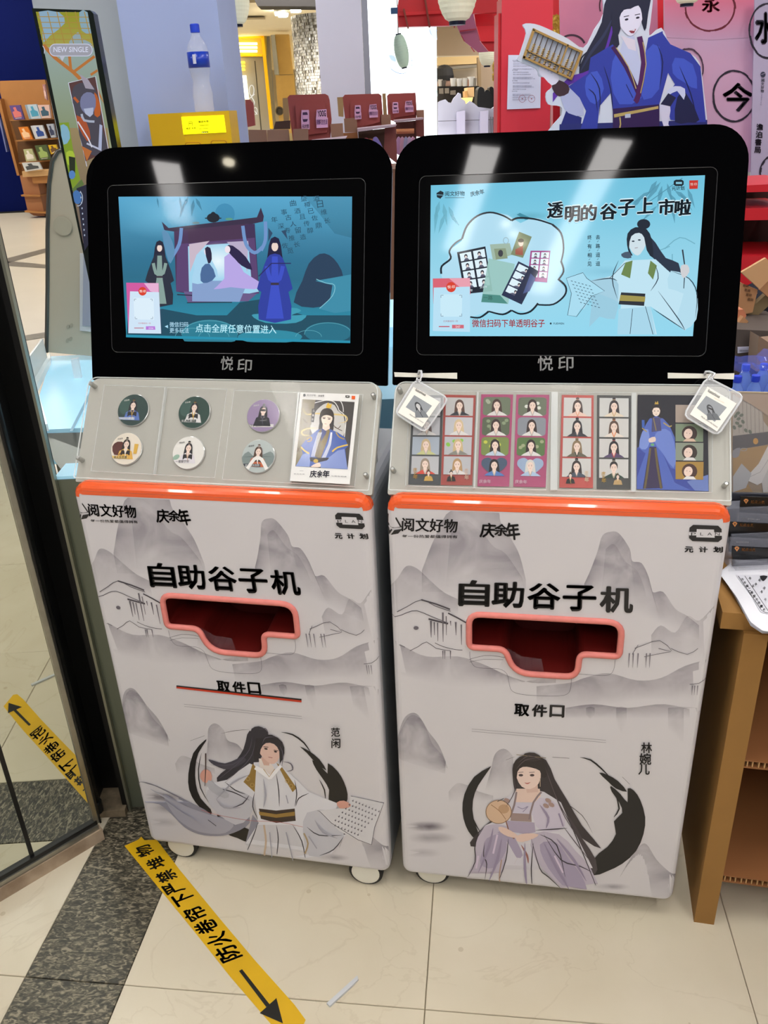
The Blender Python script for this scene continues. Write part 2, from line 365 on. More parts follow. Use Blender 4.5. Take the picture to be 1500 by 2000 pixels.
GO = Vector((.077, 1.398, 0))
def gp(a, b, z=0.): return GO+Vector((math.cos(GA)*a-math.sin(GA)*b, math.sin(GA)*a+math.cos(GA)*b, z))
floor = mk('floor', [(-14, -9, -.012), (14, -9, -.012), (14, 30, -.012), (-14, 30, -.012)], [(0, 1, 2, 3)], JOINT, kind='structure')
TW, TD, J = .655, .8, .0008
def tile(a0, a1, b0, b1, mat, name='tile'):
    r = MB(); a0 += J; a1 -= J; b0 += J; b1 -= J; c = .0012
    top = [gp(a0+c, b0+c, 0), gp(a1-c, b0+c, 0), gp(a1-c, b1-c, 0), gp(a0+c, b1-c, 0)]; mid = [gp(a0, b0, -c), gp(a1, b0, -c), gp(a1, b1, -c), gp(a0, b1, -c)]
    bot = [gp(a0, b0, -.011), gp(a1, b0, -.011), gp(a1, b1, -.011), gp(a0, b1, -.011)]
    r.add(top+mid+bot, [(0, 1, 2, 3)]+[(i, i+4, (i+1) % 4+4, (i+1) % 4) for i in range(4)]+[(i+4, i+8, (i+1) % 4+8, (i+1) % 4+4) for i in range(4)])
    return r.build(name, mat, floor)
B0 = -.305-.8*1
for j in range(-1, 6):
    b0 = B0+TD*j
    for i in list(range(-1, 4)): tile(TW*i if i > -1 else -.640, TW*(i+1), b0, b0+TD, MARB)
    if j < 2:
        for i in range(1, 3): tile(-.640-.222-TW*i, -.640-.222-TW*(i-1), b0, b0+TD, MARB)
for j in range(-1, 5): tile(-.640-.222, -.640, B0+.9*j-.1, B0+.9*j+.8, GRAN, 'granite_slab')
far = MB()
far.add([gp(-.862-TW*2, B0+TD*2, 0), gp(-.862, B0+TD*2, 0), gp(-.862, B0+TD*6, 0), gp(-.862-TW*2, B0+TD*6, 0)], [(0, 1, 2, 3)])
far.add([gp(-13, B0-TD, 0), gp(-.862-TW*2, B0-TD, 0), gp(-.862-TW*2, B0+TD*6, 0), gp(-13, B0+TD*6, 0)], [(0, 1, 2, 3)])
far.add([gp(TW*4, B0-TD, 0), gp(12, B0-TD, 0), gp(12, B0+TD*6, 0), gp(TW*4, B0+TD*6, 0)], [(0, 1, 2, 3)])
far.add([gp(-13, B0+TD*6, 0), gp(12, B0+TD*6, 0), gp(12, 27, 0), gp(-13, 27, 0)], [(0, 1, 2, 3)])
far.add([gp(-13, -8, 0), gp(12, -8, 0), gp(12, B0-TD, 0), gp(-13, B0-TD, 0)], [(0, 1, 2, 3)])
MF = M('marble_far', 'd8d1c2', .25, noise=.06, nscale=.8)
far.build('paving', MF, floor, kind='stuff')
for P in ([(0, 518), (0, 508), (92, 484), (92, 492)], [(0, 508), (92, 517), (92, 524), (0, 518)], [(30, 668), (30, 658), (92, 648), (92, 658)], [(-40, 1430), (-40, 1420), (0, 1410), (0, 1420)]):
    MB().prism([FL(x, y, .003) for x, y in P], [FL(x, y, .0006) for x, y in P]).build('inlay_strip', M('inlay_granite', '6d675c', .4, noise=.3, nscale=30), floor)
CE = M('ceiling_dark', '191a1c', .8)
MB().box(-5.2, 5.2, -6, 6, 3.0, 3.1).box(-2.7, 5.2, 6, 9.3, 3.0, 3.1).build('ceiling', CE, kind='structure')
MB().box(-14, -2.8, 6.01, 27, 4.7, 4.8).build('ceiling', M('ceiling_pale', 'e8e2d6', .8), kind='structure')
# ------------------------------------------------------------------ the two kiosks
WHT = M('white_print_film', 'd6d2d5', .3, noise=.02, coat=.15)
SIDE = M('kiosk_side_grey', '9a9fa4', .4, .3); ORG = M('orange_film', 'f0602c', .22, noise=.06, nscale=4, coat=.6)
BLK = M('gloss_black', '040405', .035, ior=1.25, noise=0); BLK2 = M('black_panel', '070708', .06, ior=1.22)
SIL = M('silver_paint', 'c9c8c2', .4, .25); DRED = M('slot_red', '5c100c', .45, noise=.1); PINK = M('pink_gasket', 'e4857c', .55, noise=.08, nscale=60)
ACR = M('clear_acrylic', '9a9a9a', .05, alpha=.035, ior=1.45); ACE = M('acrylic_edge', 'f2f6f4', .15, alpha=.45)
STEEL = M('steel', 'b8b8b4', .3, .8); TRB = M('tray_grey', 'b2b0a6', .45, noise=.04, nscale=5); RUB = M('black_rubber', '121212', .6); WHP = M('white_plastic', 'e6e2d4', .4)
def fillet(P, n=5):
    out = []; N = len(P)
    for i in range(N):
        x, y, r = P[i]; a = Vector(P[i-1][:2])-Vector((x, y)); b = Vector(P[(i+1) % N][:2])-Vector((x, y)); a.normalize(); b.normalize(); p = Vector((x, y))
        for k in range(n+1):
            t = k/n; q = (p+a*r)*(1-t)**2+p*2*t*(1-t)+(p+b*r)*t*t; out.append((q.x, q.y))
    return out
TOUT = fillet([(.152, .7755, .024), (.436, .7755, .030), (.436, .699, .010), (.363, .699, .014), (.361, .6445, .024), (.240, .6445, .034), (.222, .699, .016), (.152, .699, .012)])
def kiosk_meshes(m, label):
    k = thing('self_service_kiosk', label, 'kiosk', (KX[m][0], KX[m][1], 0), KX[m][2])
    L = dict(local=True)
    # front cover: rounded box shell with the T-shaped opening
    z0, z1 = .055, 1.016; R = .022; bev = .014
    def ringpts(i):   # 0 flat face outline .. 4 full outline
        a = math.pi/2*i/4; ins = bev*(1-math.sin(a)); d = bev*(1-math.cos(a)); return [(x, d, z) for x, z in rrect(ins, z0+ins, .6-ins, z1-ins, max(.004, .028-ins), 5, max(.004, R-ins))]
    rings = [ringpts(i) for i in range(5)]; n = len(rings[0])
    hole = [Vector((x, z, 0)) for x, z in TOUT]; outer = [Vector((p[0], p[2], 0)) for p in rings[0]]
    T = tessellate_polygon([outer, hole])
    V = [(p[0], 0, p[2]) for p in rings[0]]+[(h.x, 0, h.y) for h in hole]; Fc = [tuple(t) for t in T]; b = MB()
    b.add(V, Fc)
    for i in range(4):
        q = rings[i]+rings[i+1]; b.add(q, [(j, (j+1) % n, (j+1) % n+n, j+n) for j in range(n)])
    back = [(p[0], .36, p[2]) for p in rings[4]]; mid = [(p[0], .028, p[2]) for p in rings[4]]
    b.add(rings[4]+mid, [(j, (j+1) % n, (j+1) % n+n, j+n) for j in range(n)])
    b.build('front_cover', WHT, k, label='white printed front cover with a T-shaped opening', **L)
    MB().add(mid+back, [(j, (j+1) % n, (j+1) % n+n, j+n) for j in range(n)]+[tuple(range(2*n-1, n-1, -1))]).build('cabinet', SIDE, k, **L)
    # orange band: wraps the top rounded edge
    ob = MB(); top = [j for j in range(n) if rings[4][j][2] > z1-.029 and rings[4][(j+1) % n][2] > z1-.029]
    for i in range(4):
        for j in top:
            jj = (j+1) % n; P = [Vector(rings[i][j]), Vector(rings[i][jj]), Vector(rings[i+1][jj]), Vector(rings[i+1][j])]
            ob.add([p+Vector((0, -.0006, .0005)) for p in P], [(0, 1, 2, 3)])
    for j in top:
        jj = (j+1) % n; P = [Vector(rings[4][j]), Vector(rings[4][jj]), Vector(mid[jj]), Vector(mid[j])]; ob.add([p+Vector((0, 0, .0006)) for p in P], [(0, 1, 2, 3)])
    fl = [(.014, .9995), (.016, .9965), (.022, .994), (.3, .9945), (.578, .994), (.584, .9965), (.586, .9995), (.574, 1.0021), (.026, 1.0021)]
    ob.add([(x, -.0006, z) for x, z in fl], [tuple(range(len(fl)))])
    ob.build('orange_band', ORG, k, **L)
    # chute
    nn = len(TOUT); A = [(x, .0, z) for x, z in TOUT]; Bk = [(x, .14, z+.01) for x, z in TOUT]
    MB().add(A+Bk, [(i, i+nn, (i+1) % nn+nn, (i+1) % nn) for i in range(nn)]+[tuple(range(nn, 2*nn))]).build('collection_chute', DRED, k, **L)
    MB().tube([(x, -.001, z) for x, z in TOUT], .0062, 8, True, up=Vector((0, 1, 0))).build('rubber_gasket', PINK, k, smooth=True, label='pink rubber gasket around the opening', **L)
    # sloping tray
    sp = TRAY.p; o = rrect(.0, -.002, .6, .213, .02, 6, .003)
    MB().prism([sp(x, t, 0) for x, t in o], [sp(x, t, -.012) for x, t in o]).build('sloping_tray', TRB, k, **L)
    w = MB(); w.prism([(.02, .045, 1.017), (.02, .17, 1.017), (.02, .158, 1.165)], [(.58, .045, 1.017), (.58, .17, 1.017), (.58, .158, 1.165)]).build('tray_support', SIDE, k, **L)
    o2 = rrect(.004, .003, .596, .210, .018, 6, .003)
    MB().prism([sp(x, t, .0155) for x, t in o2], [sp(x, t, .0135) for x, t in o2]).build('acrylic_cover', ACR, k, **L)
    MB().tube([sp(x, t, .0145) for x, t in o2], .0013, 5, True, up=Vector((0, -.8, .6))).build('cover_edge', ACE, k, **L)
    for u, t in ((.012, .195), (.009, .042), (.593-.004, .185), (.588, .032)):
        c = MB(); c.lathe([(.0045, 0), (.0045, .0185), (.0025, .0205), (.0012, .0205)], 12, sp(u, t, 0), ax=(Vector((1, 0, 0)), Vector((0, math.sin(TRA), math.cos(TRA))), Vector((0, -math.cos(TRA), math.sin(TRA)))))
        c.build('standoff_screw', STEEL, k, smooth=False, **L)
    # head
    hp = HEAD.p; ho = rrect(-.008, -.005, .608, .445, .062, 9, .004)
    def shell(ins, a, b2, ins2=None):
        P = rrect(-.008+ins, -.005+ins, .608-ins, .445-ins, .062-ins, 9, .004); Q = rrect(-.008+(ins2 or ins), -.005+(ins2 or ins), .608-(ins2 or ins), .445-(ins2 or ins), .062-ins, 9, .004); return MB().prism([hp(x, t, a) for x, t in P], [hp(x, t, b2) for x, t in Q])
    shell(0, 0, -.006).build('bezel', BLK, k, label='gloss black bezel with rounded top corners', **L)
    shell(.002, -.006, -.05, .012).build('head_housing', M('head_white', 'dfe0e2', .3), k, **L)
    MB().box(.15, .45, .27, .35, 1.015, 1.26).build('neck', SIDE, k, **L)
    # inner glass panel a hair proud, with a hairline seam round it
    ip = rrect(.038, .052, .558, .374, .012, 5)
    MB().prism([hp(x, t, .0012) for x, t in ip], [hp(x, t, -.001) for x, t in ip]).build('screen_glass', BLK2, k, **L)
    MB().tube([hp(x, t, .0009) for x, t in ip], .0008, 4, True, up=Vector((0, -.95, .3))).build('glass_seam', M('seam_grey', '3a3a3c', .3), k, **L)
    # castors
    for cx, cy in (((.540, .004), (.074, .010), (.54, .31), (.074, .31)) if m == 0 else ((.530, .085), (.066, .022), (.54, .29), (.074, .29))):
        w = MB(); ax = (Vector((1, 0, 0)), Vector((0, 0, 1)), Vector((0, -1, 0)))
        w.lathe([(.033, -.012), (.0405, -.008), (.0405, .006), (.033, .009)], 32, (cx, cy+.012, .0405), ax=ax)
        c = w.build('castor_tyre', RUB, k, smooth=False, **L)
        MB().lathe([(.0335, -.010), (.0335, .0100), (.029, .0108), (.008, .0108)], 28, (cx, cy+.012, .0405), ax=ax).build('castor_hub', WHP, k, **L)
        MB().box(cx-.02, cx+.02, cy+.022, cy+.06, .0, .056).build('castor_fork', M('dark_steel', '2a2a2c', .4, .6), k, **L)
    return k
K0 = kiosk_meshes(0, 'white ink-painted self-service kiosk on the left, showing round badges in its tray')
K1 = kiosk_meshes(1, 'white ink-painted self-service kiosk on the right, showing photo strips in its tray')
BL = '2a2829'
def c5(f): return f
def wash_art(c, m_is0):
    """mountains, houses and mist shared by both fronts, soft ink"""
    g = '857c8c'
    def mount(P, low, a=.55, col=g, fade=0.):
        A = sm(P, 4, False); c.grad(A, [(x+(x-P[0][0])*.0, max(y+8, low+ (y-low)*.0)) for x, y in A], col, a, fade)
    c.view(740, 960, 2.143)
    # far big peak
    c.grad(sm([(180, 330), (235, 190), (300, 76), (400, 72), (495, 74), (510, 130), (555, 200), (590, 270), (615, 370)], 4, False), [(x, 420) for x in [180+435*i/32 for i in range(33)]], g, 0.40, .05)
    c.grad(sm([(300, 180), (350, 120), (420, 160), (480, 230), (530, 260), (600, 360)], 4, False), [(280+330*i/20, 400) for i in range(21)], '9a93a0', 0.22, .0)
    # right peak
    c.grad(sm([(860, 385), (885, 330), (915, 250), (935, 185), (970, 168), (1005, 175), (1050, 240), (1060, 290), (1100, 300), (1130, 360), (1145, 420), (1190, 420), (1240, 490), (1290, 520), (1340, 560)], 4, False), [(860+480*i/56, 420+200*(i/56)) for i in range(57)], '837a8a', 0.55, .0)
    c.grad(sm([(950, 240), (985, 220), (1030, 290), (1080, 330), (1110, 400)], 4, False), [(930+190*i/16, 440) for i in range(17)], '9c94a0', 0.26, 0)
    # left small peak
    c.grad(sm([(42, 410), (80, 360), (115, 312), (160, 322), (215, 372), (270, 420), (330, 450)], 4, False), [(42+290*i/24, 520) for i in range(25)], '8d8592', 0.38, 0)
    # mist bands
    c.grad(sm([(45, 610), (110, 650), (200, 690), (330, 690), (430, 720), (540, 770), (640, 800), (740, 800)], 4, False), [(45+700*i/28, 760+60*math.sin(i/9)) for i in range(29)], '857b8a', 0.44, 0)
    c.grad(sm([(660, 815), (800, 800), (860, 780), (960, 760), (1080, 790), (1180, 780), (1280, 730), (1385, 700)], 4, False), [(660+730*i/28, 890+20*math.sin(i/4)) for i in range(29)], '857b8a', 0.44, 0)
    c.grad(sm([(1140, 600), (1180, 560), (1240, 590), (1290, 520), (1340, 540), (1400, 480)], 4, False), [(1140+260*i/20, 700) for i in range(21)], '9c94a0', 0.31, 0)
    c.grad(sm([(780, 905), (900, 890), (1040, 905), (1200, 890), (1370, 930)], 4, False), [(780+590*i/16, 950) for i in range(17)], '7b707f', 0.44, 0)
    for x, w_, h in ((885, 18, 50), (1015, 22, 110), (1270, 60, 150)): c.grad([(x-w_, 905), (x, 900), (x+w_, 905)], [(x-w_, 905+h*.6), (x, 905+h), (x+w_, 905+h*.6)], '8d8592', 0.31, 0)
    c.grad([(540, 655), (600, 690), (680, 700)], [(500, 740), (600, 800), (700, 800)], '9c94a0', 0.22, 0)
    # lower left peak
    c.grad(sm([(82, 1040), (100, 960), (130, 928), (165, 935), (205, 1000), (250, 1060), (280, 1130)], 4, False), [(82+195*i/24, 1120+60*i/24) for i in range(25)], '8a8290', 0.53, .08)
    c.view(740, 1380, 2.419)
    c.grad(sm([(90, 150), (130, 60), (170, 40), (215, 80), (250, 170), (300, 230), (325, 290)], 4, False), [(90+238*i/24, 330+40*math.sin(i/5)) for i in range(25)], '8a8290', 0.26, 0)
    c.grad(sm([(530, 300), (548, 225), (590, 198), (630, 230), (640, 280), (690, 300), (720, 340)], 4, False), [(500+230*i/24, 400) for i in range(25)], '8a8290', 0.44, 0)
    c.grad(sm([(330, 400), (370, 362), (420, 372), (470, 400), (540, 420)], 4, False), [(330+210*i/16, 450) for i in range(17)], '9c94a0', 0.35, 0)
    c.ell(230, 565, 110, 26, '6a5f6e', .75, soft=True); c.ell(250, 620, 120, 30, '8d8592', .4, soft=True); c.ell(210, 690, 90, 24, '9c94a0', .35, soft=True)
    c.grad(sm([(1140, 800), (1180, 730), (1230, 660), (1265, 650), (1310, 720), (1360, 770), (1400, 800)], 4, False), [(1120+285*i/24, 900) for i in range(25)], '8a8290', 0.44, .1)
    c.ell(1100, 850, 90, 18, '8d8592', .5, soft=True); c.ell(300, 810, 160, 30, '9c94a0', .25, soft=True); c.grad([(20, 640), (60, 650), (80, 700)], [(20, 760), (60, 770), (80, 760)], '9c94a0', 0.26, 0)
def ink_lines(c):
    """roofs and walls of the little village, thin ink lines"""
    c.view(740, 960, 2.143); k = '4c474e'
    def L(P, w=3, a=1): c.line(P, w, k, a, smooth=2, taper=False)
    L([(45, 520), (120, 480), (178, 452), (235, 478), (300, 500)], 2.5); L([(46, 512), (70, 525), (120, 505), (160, 498), (215, 520), (285, 548)], 2.5)
    L([(178, 452), (240, 470), (298, 492)], 6); L([(290, 508), (330, 528), (365, 548)], 6); L([(208, 532), (260, 545), (290, 552)], 7)
    for x, y0, y1, w in ((218, 540, 610, 9), (232, 545, 600, 6), (246, 548, 625, 5), (268, 505, 628, 8), (282, 520, 600, 4), (322, 545, 600, 8), (345, 555, 640, 6), (300, 540, 560, 5)): c.line([(x, y0), (x+1, y1)], (w, 1.5), '6a646c', .8, smooth=0)
    c.ell(156, 570, 11, 8, '6a646c', n=10)
    L([(130, 665), (165, 648), (200, 628), (240, 655), (300, 665)], 2.2); L([(235, 632), (270, 648), (320, 660), (350, 662)], 2.2); L([(85, 640), (110, 650)], 2)
    for x in (268, 276, 300): c.line([(x, 665), (x, 700)], (5, 1), '6a646c', .7, smooth=0)
    L([(1070, 655), (1110, 640), (1175, 622), (1225, 665), (1170, 655)], 2.2); L([(1110, 690), (1160, 680), (1222, 668)], 2); L([(1222, 655), (1290, 680), (1335, 655)], 2); L([(1085, 640), (1060, 680)], 2)
    for x in (1048, 1065, 1085, 1120, 1135): c.line([(x, 675), (x-3, 735)], (5, 1), '77717a', .7, smooth=0)
    L([(1300, 805), (1340, 800), (1370, 780)], 2)
    for x in (1312, 1322, 1334): c.line([(x, 810), (x-3, 850)], (4, 1), '77717a', .6, smooth=0)
    L([(380, 700), (440, 685), (500, 688), (560, 700)], 1.5); L([(380, 712), (440, 700), (520, 702)], 1.2)
def l_cube(c):
    c.view(749, 960, 2.143)
    c.poly([(18, 98), (55, 108), (78, 148), (40, 152), (22, 145), (16, 138)], BL); c.poly([(16, 152), (40, 160), (28, 182), (16, 184)], BL); c.poly([(46, 160), (80, 155), (62, 175), (34, 183)], BL)
def l_brand(c):
    c.view(740, 960, 2.143)
    for dx in (0, 1.5): c.text('阅文好物', 95+dx, 165, 328+dx, 172, BL, .012)
def l_sub(c):
    c.view(740, 960, 2.143); c.text('每一份热爱都值得拥有', 98, 192, 329, 195, BL, .01, h=13)
def l_series(c):
    c.view(740, 960, 2.143)
    for dx, dy in ((0, 0), (2, 1)): c.text('庆', 420+dx, 190+dy, 482+dx, 192+dy, BL, .02, h=62, slant=.12); c.text('余', 480+dx, 182+dy, 536+dx, 186+dy, BL, .02, h=50, slant=.05); c.text('年', 536+dx, 204+dy, 592+dx, 198+dy, BL, .02, h=74)
def l_plan(c):
    c.view(740, 960, 2.143)
    c.poly([(1315, 138), (1420, 142), (1434, 156), (1434, 198), (1420, 210), (1312, 206), (1298, 194), (1300, 150)], BL); c.poly([(1330, 156), (1402, 158), (1405, 192), (1328, 190)], 'd6d2d5')
    c.poly([(1296, 168), (1436, 170), (1436, 184), (1296, 182)], 'd6d2d5')
    for ch, x in (('P', 1306), ('L', 1344), ('A', 1374), ('N', 1406)): c.text(ch, x, 182, x+(20 if ch != 'L' else 13), 182.5, BL, .0, h=12)
def l_planname(c):
    c.view(740, 960, 2.143)
    for ch, x in (('元', 1278), ('计', 1338), ('划', 1398)): c.text(ch, x, 252, x+36, 254, BL, .02, h=24); c.text(ch, x+1.5, 253, x+37.5, 255, BL, .02, h=24)
def l_title(c):
    c.view(740, 960, 2.143)
    for ch, x0, x1, y in (('自', 334, 462, 474), ('助', 473, 606, 480), ('谷', 622, 758, 486), ('子', 770, 908, 494), ('机', 925, 1062, 500)):
        for dx, dy in ((0, 0), (-3, 0), (4, 0), (0, 4), (0, -4), (2, 2), (-2, -2)): c.text(ch, x0+dx, y+dy, x1+dx*.3, y+4+dy, BL, .016, h=106+dy*1.2)
def l_pick(c):
    c.view(740, 960, 2.143)
    for ch, x0, x1 in (('取', 566, 628), ('件', 640, 702), ('口', 714, 774)):
        for dx, dy in ((0, 0), (2, 0), (-1, 2)): c.text(ch, x0+dx, 936+dy+(x0-566)*.03, x1+dx, 937+dy+(x1-566)*.03, BL, .015, h=50)
def l_flap(c):
    c.view(740, 960, 2.143)
    c.line([(381, 668), (383, 700), (400, 730), (440, 738), (500, 740), (535, 760), (545, 800), (560, 835), (620, 850), (750, 854), (795, 840), (805, 800), (808, 775), (830, 762), (930, 769), (970, 762), (985, 735), (988, 705)], 1.3, '55505a', .9)
def l_slot(c):
    c.view(740, 960, 2.143); c.line([(389, 992), (950, 1039), (950, 1049), (389, 1002)], 1.2, '77727a', smooth=0, closed=True)
LETTERS = [('cube_mark', l_cube), ('shop_lettering', l_brand), ('small_lettering', l_sub), ('brush_lettering', l_series), ('plan_mark', l_plan), ('plan_lettering', l_planname), ('title_lettering', l_title), ('pickup_lettering', l_pick), ('flap_outline', l_flap), ('slot_outline', l_slot)]
# soft art, ink art and lettering share one mesh between the kiosks
sp0 = lambda x, y, k=0.: FRONT.p(*FRONT.px(1, x, y), k)
def clampsp(f):
    b_ = .014
    def g(x, y, k=0.):
        p = f(x, y, 0.); x0, z0 = p.x, p.z; dep = 0.; nx = nz = 0.
        if x0 < b_: a = min(1, (b_-x0)/b_/1.2)*math.pi/2; p.x = b_-b_*math.sin(a); dep = b_*(1-math.cos(a)); nx = -math.sin(a)
        elif x0 > .6-b_: a = min(1, (x0-.6+b_)/b_/1.2)*math.pi/2; p.x = .6-b_+b_*math.sin(a); dep = b_*(1-math.cos(a)); nx = math.sin(a)
        elif z0 < .055+b_: a = min(1, (.055+b_-z0)/b_/1.2)*math.pi/2; p.z = .055+b_-b_*math.sin(a); dep = b_*(1-math.cos(a)); nz = -math.sin(a)
        p.z = min(.992, max(.062 if nx else .055, p.z)); c_ = math.sqrt(max(0, 1-nx*nx-nz*nz))
        return Vector((p.x+nx*k, dep-c_*k, p.z+nz*k))
    return g
cs = Canvas(clampsp(sp0), .00002, .0002); wash_art(cs, 0)
w1 = cs.build('landscape_wash', SOFT, K1, local=True)
w1['kind'] = 'stuff'
PRINTS = [w1]
def pr_(name, fn, k=0, **kw):
    c = Canvas(clampsp(sp0), .00002, .0010+.00004*k); fn(c); PRINTS.append(c.build(name, INK, K1, local=True, **kw))
pr_('village_drawing', ink_lines, 0, kind='stuff')
for k, (nm, fn) in enumerate(LETTERS): pr_(nm, fn, k+2)
for o in PRINTS:
    d = o.copy(); COL.objects.link(d); d.parent = K0
# ---- the red tape-covered slit, only on the left kiosk
s0 = lambda x, y, k=0.: FRONT.p(*FRONT.px(0, x, y), k)
plate(s0, [(345, 1340), (589, 1367), (589, 1371), (345, 1343.5)], .0001, .0016).build('paper_slit', M('slit_red', 'c8381c', .4), K0, local=True)
plate(s0, [(345, 1338.5), (589, 1365), (589, 1367), (345, 1340)], .0001, .0018).build('slit_black_lip', M('lip_black', '181414', .4), K0, local=True)  # black strip along the slit's upper edge
def enso(c, pts_l, pts_r, extra):
    for P in pts_l+pts_r: c.poly(P, '1c1a1b', smooth=2)
    for P, w in extra: c.line(P, w, '1c1a1b', smooth=2, taper=True)
# ---- left kiosk picture: plain robed scholar in white holding a brush and a sheet
c = Canvas(clampsp(s0), .00002, .0014).view(200, 1350, 2.5)
enso(c, [[(498, 240), (445, 300), (421, 400), (425, 480), (455, 540), (500, 585), (530, 600), (530, 575), (480, 520), (457, 450), (455, 370), (470, 300), (508, 240)],
         [(600, 690), (660, 715), (720, 735), (716, 672), (640, 645), (560, 600), (580, 640)]],
     [[(1025, 335), (1060, 355), (1100, 400), (1102, 350), (1150, 390), (1180, 440), (1198, 500), (1190, 545), (1150, 545), (1105, 535), (1108, 480), (1080, 430), (1045, 380)],
      [(965, 268), (1010, 290), (1060, 330), (1095, 385), (1040, 345), (1000, 300)]],
     [([(875, 198), (930, 210), (985, 250), (1020, 300)], 8), ([(1060, 430), (1085, 480), (1090, 530)], 6), ([(485, 300), (470, 380), (480, 470), (520, 540)], 5), ([(430, 240), (500, 215)], 2), ([(580, 205), (650, 190), (720, 185)], 2)])
W1, W2, W3, GD = 'dddce2', 'c4c3cc', '8f8e9c', '9a7a3c'
c.poly([(180, 447), (240, 450), (330, 490), (430, 540), (500, 575), (560, 610), (690, 600), (700, 560), (720, 640), (640, 690), (560, 705), (470, 695), (400, 660), (340, 600), (280, 550), (185, 530)], W3, smooth=3)
c.poly([(300, 500), (400, 555), (520, 600), (640, 640), (600, 690), (500, 690), (420, 660), (350, 600)], 'a9a8b6', smooth=3)
c.poly([(720, 190), (690, 280), (640, 350), (560, 420), (590, 460), (640, 440), (700, 380), (760, 350), (790, 260)], '35323a', smooth=3)     # hair mass
c.poly([(520, 330), (600, 350), (680, 320), (700, 340), (620, 380), (550, 360)], '4a4752', smooth=3)
c.poly([(720, 350), (610, 430), (520, 450), (510, 510), (560, 570), (660, 570), (740, 530), (760, 400)], W1, smooth=2)       # raised sleeve
c.poly([(515, 480), (620, 470), (740, 520), (720, 610), (650, 650), (560, 590), (520, 540)], W2, smooth=2)
c.poly([(740, 345), (850, 340), (950, 430), (1010, 490), (1150, 545), (1140, 580), (1060, 590), (1000, 660), (1190, 700), (1120, 790), (1000, 810), (990, 840), (690, 795), (700, 740), (760, 620), (740, 500)], W1, smooth=0)
c.poly([(760, 650), (940, 650), (990, 760), (995, 838), (690, 796), (720, 720)], 'cfcdd2', smooth=0)
c.poly([(700, 740), (735, 600), (765, 640), (775, 800), (690, 795)], W3)
c.poly([(1000, 590), (1120, 580), (1150, 640), (1180, 700), (1110, 790), (1010, 800), (980, 690)], 'c9c8d0', smooth=2)
c.poly([(735, 350), (752, 370), (745, 490), (690, 440), (720, 400)], GD); c.poly([(850, 345), (880, 370), (950, 470), (930, 490), (900, 440)], GD)
c.poly([(765, 570), (850, 580), (940, 570), (945, 630), (850, 640), (775, 620)], '3a2c26'); c.poly([(765, 585), (850, 598), (940, 585), (940, 605), (850, 615), (768, 602)], GD)
for P in ([(760, 640), (740, 700), (700, 795)], [(850, 650), (860, 720), (850, 815)], [(930, 650), (975, 730), (995, 835)], [(745, 490), (735, 560), (760, 620)], [(560, 470), (640, 490), (720, 530)], [(940, 430), (950, 500), (940, 560)], [(1010, 495), (960, 520), (945, 560)], [(1050, 580), (1110, 600), (1130, 650)], [(1180, 705), (1130, 770), (1060, 800)], [(600, 440), (650, 480), (700, 500)], [(850, 400), (862, 480), (865, 560)], [(1000, 660), (1060, 700), (1170, 700)]): c.line(P, 5, '3c3a42', smooth=3, taper=True)
c.line([(790, 650), (800, 730), (790, 800)], 9, 'c8b098'); c.line([(985, 690), (1005, 740), (990, 790)], 8, 'b09a78')
c.line([(480, 575), (560, 600), (720, 628), (860, 635), (980, 660)], 1.5, 'c05048')
c.poly([(765, 325), (810, 330), (840, 370), (830, 415), (800, 400), (770, 370)], 'e8dcd4'); c.poly([(775, 320), (825, 325), (815, 360), (790, 358)], 'd8b0a0')
c.poly([(760, 260), (800, 240), (850, 245), (872, 290), (855, 340), (825, 352), (790, 325), (765, 290)], 'e2beb0', smooth=2)
c.poly([(740, 290), (745, 240), (770, 215), (830, 210), (880, 245), (890, 300), (868, 350), (865, 290), (840, 255), (800, 250), (775, 280), (765, 330), (745, 340)], '2e2a30', smooth=2)
c.poly([(725, 215), (730, 180), (765, 168), (800, 185), (812, 212), (780, 225), (745, 225)], '35323a', smooth=2)
c.line([(880, 340), (920, 350), (930, 380), (900, 388)], 6, '6a6470', taper=True)
c.ell(800, 278, 9, 4, '2a2022', ang=10, n=8); c.ell(847, 292, 8, 4, '2a2022', ang=10, n=8); c.line([(788, 268), (812, 270)], 3, '3a3032', smooth=0); c.line([(838, 284), (860, 288)], 3, '3a3032', smooth=0); c.line([(812, 318), (832, 322)], 3, 'a86860', smooth=0)
c.poly([(480, 400), (500, 378), (530, 390), (535, 430), (505, 445), (482, 425)], 'd8a090', smooth=2); c.line([(506, 300), (506, 380), (502, 460)], (7, 3), '4a3836', smooth=0)
c.poly([(520, 430), (560, 455), (620, 500), (600, 520), (540, 490), (515, 460)], 'b8b8c0', smooth=2)
c.poly([(1145, 540), (1180, 530), (1215, 550), (1200, 565), (1160, 568)], 'd8a090', smooth=2)
c.poly([(1060, 580), (1140, 570), (1200, 560), (1215, 508), (1290, 525), (1368, 545), (1330, 660), (1315, 745), (1250, 720), (1160, 680), (1120, 640)], 'd9d7da', smooth=0)
c.line([(1062, 582), (1120, 640), (1250, 722), (1315, 745), (1330, 660), (1368, 545), (1215, 508)], 2.5, '55505a', smooth=0)
for i in range(9):
    for j in range(7):
        x = 1225+i*16-j*21+(j*4); y = 530+i*4+j*19+i*2
        if j*21 < 120+i*10: c.line([(x-5, y), (x+3, y+3)], 3, '5a5560', smooth=0); c.line([(x+2, y-5), (x-2, y+6)], 2, '5a5560', smooth=0)
for P_ in ([(735, 215), (720, 280), (660, 350), (560, 430)], [(750, 230), (735, 300), (690, 360), (600, 440)], [(770, 180), (800, 175), (815, 200)], [(870, 260), (885, 300), (880, 360)], [(700, 300), (640, 350), (530, 352)], [(785, 250), (800, 220), (850, 215)]): c.line(P_, 4, '5a5664', .8, smooth=3, taper=True)
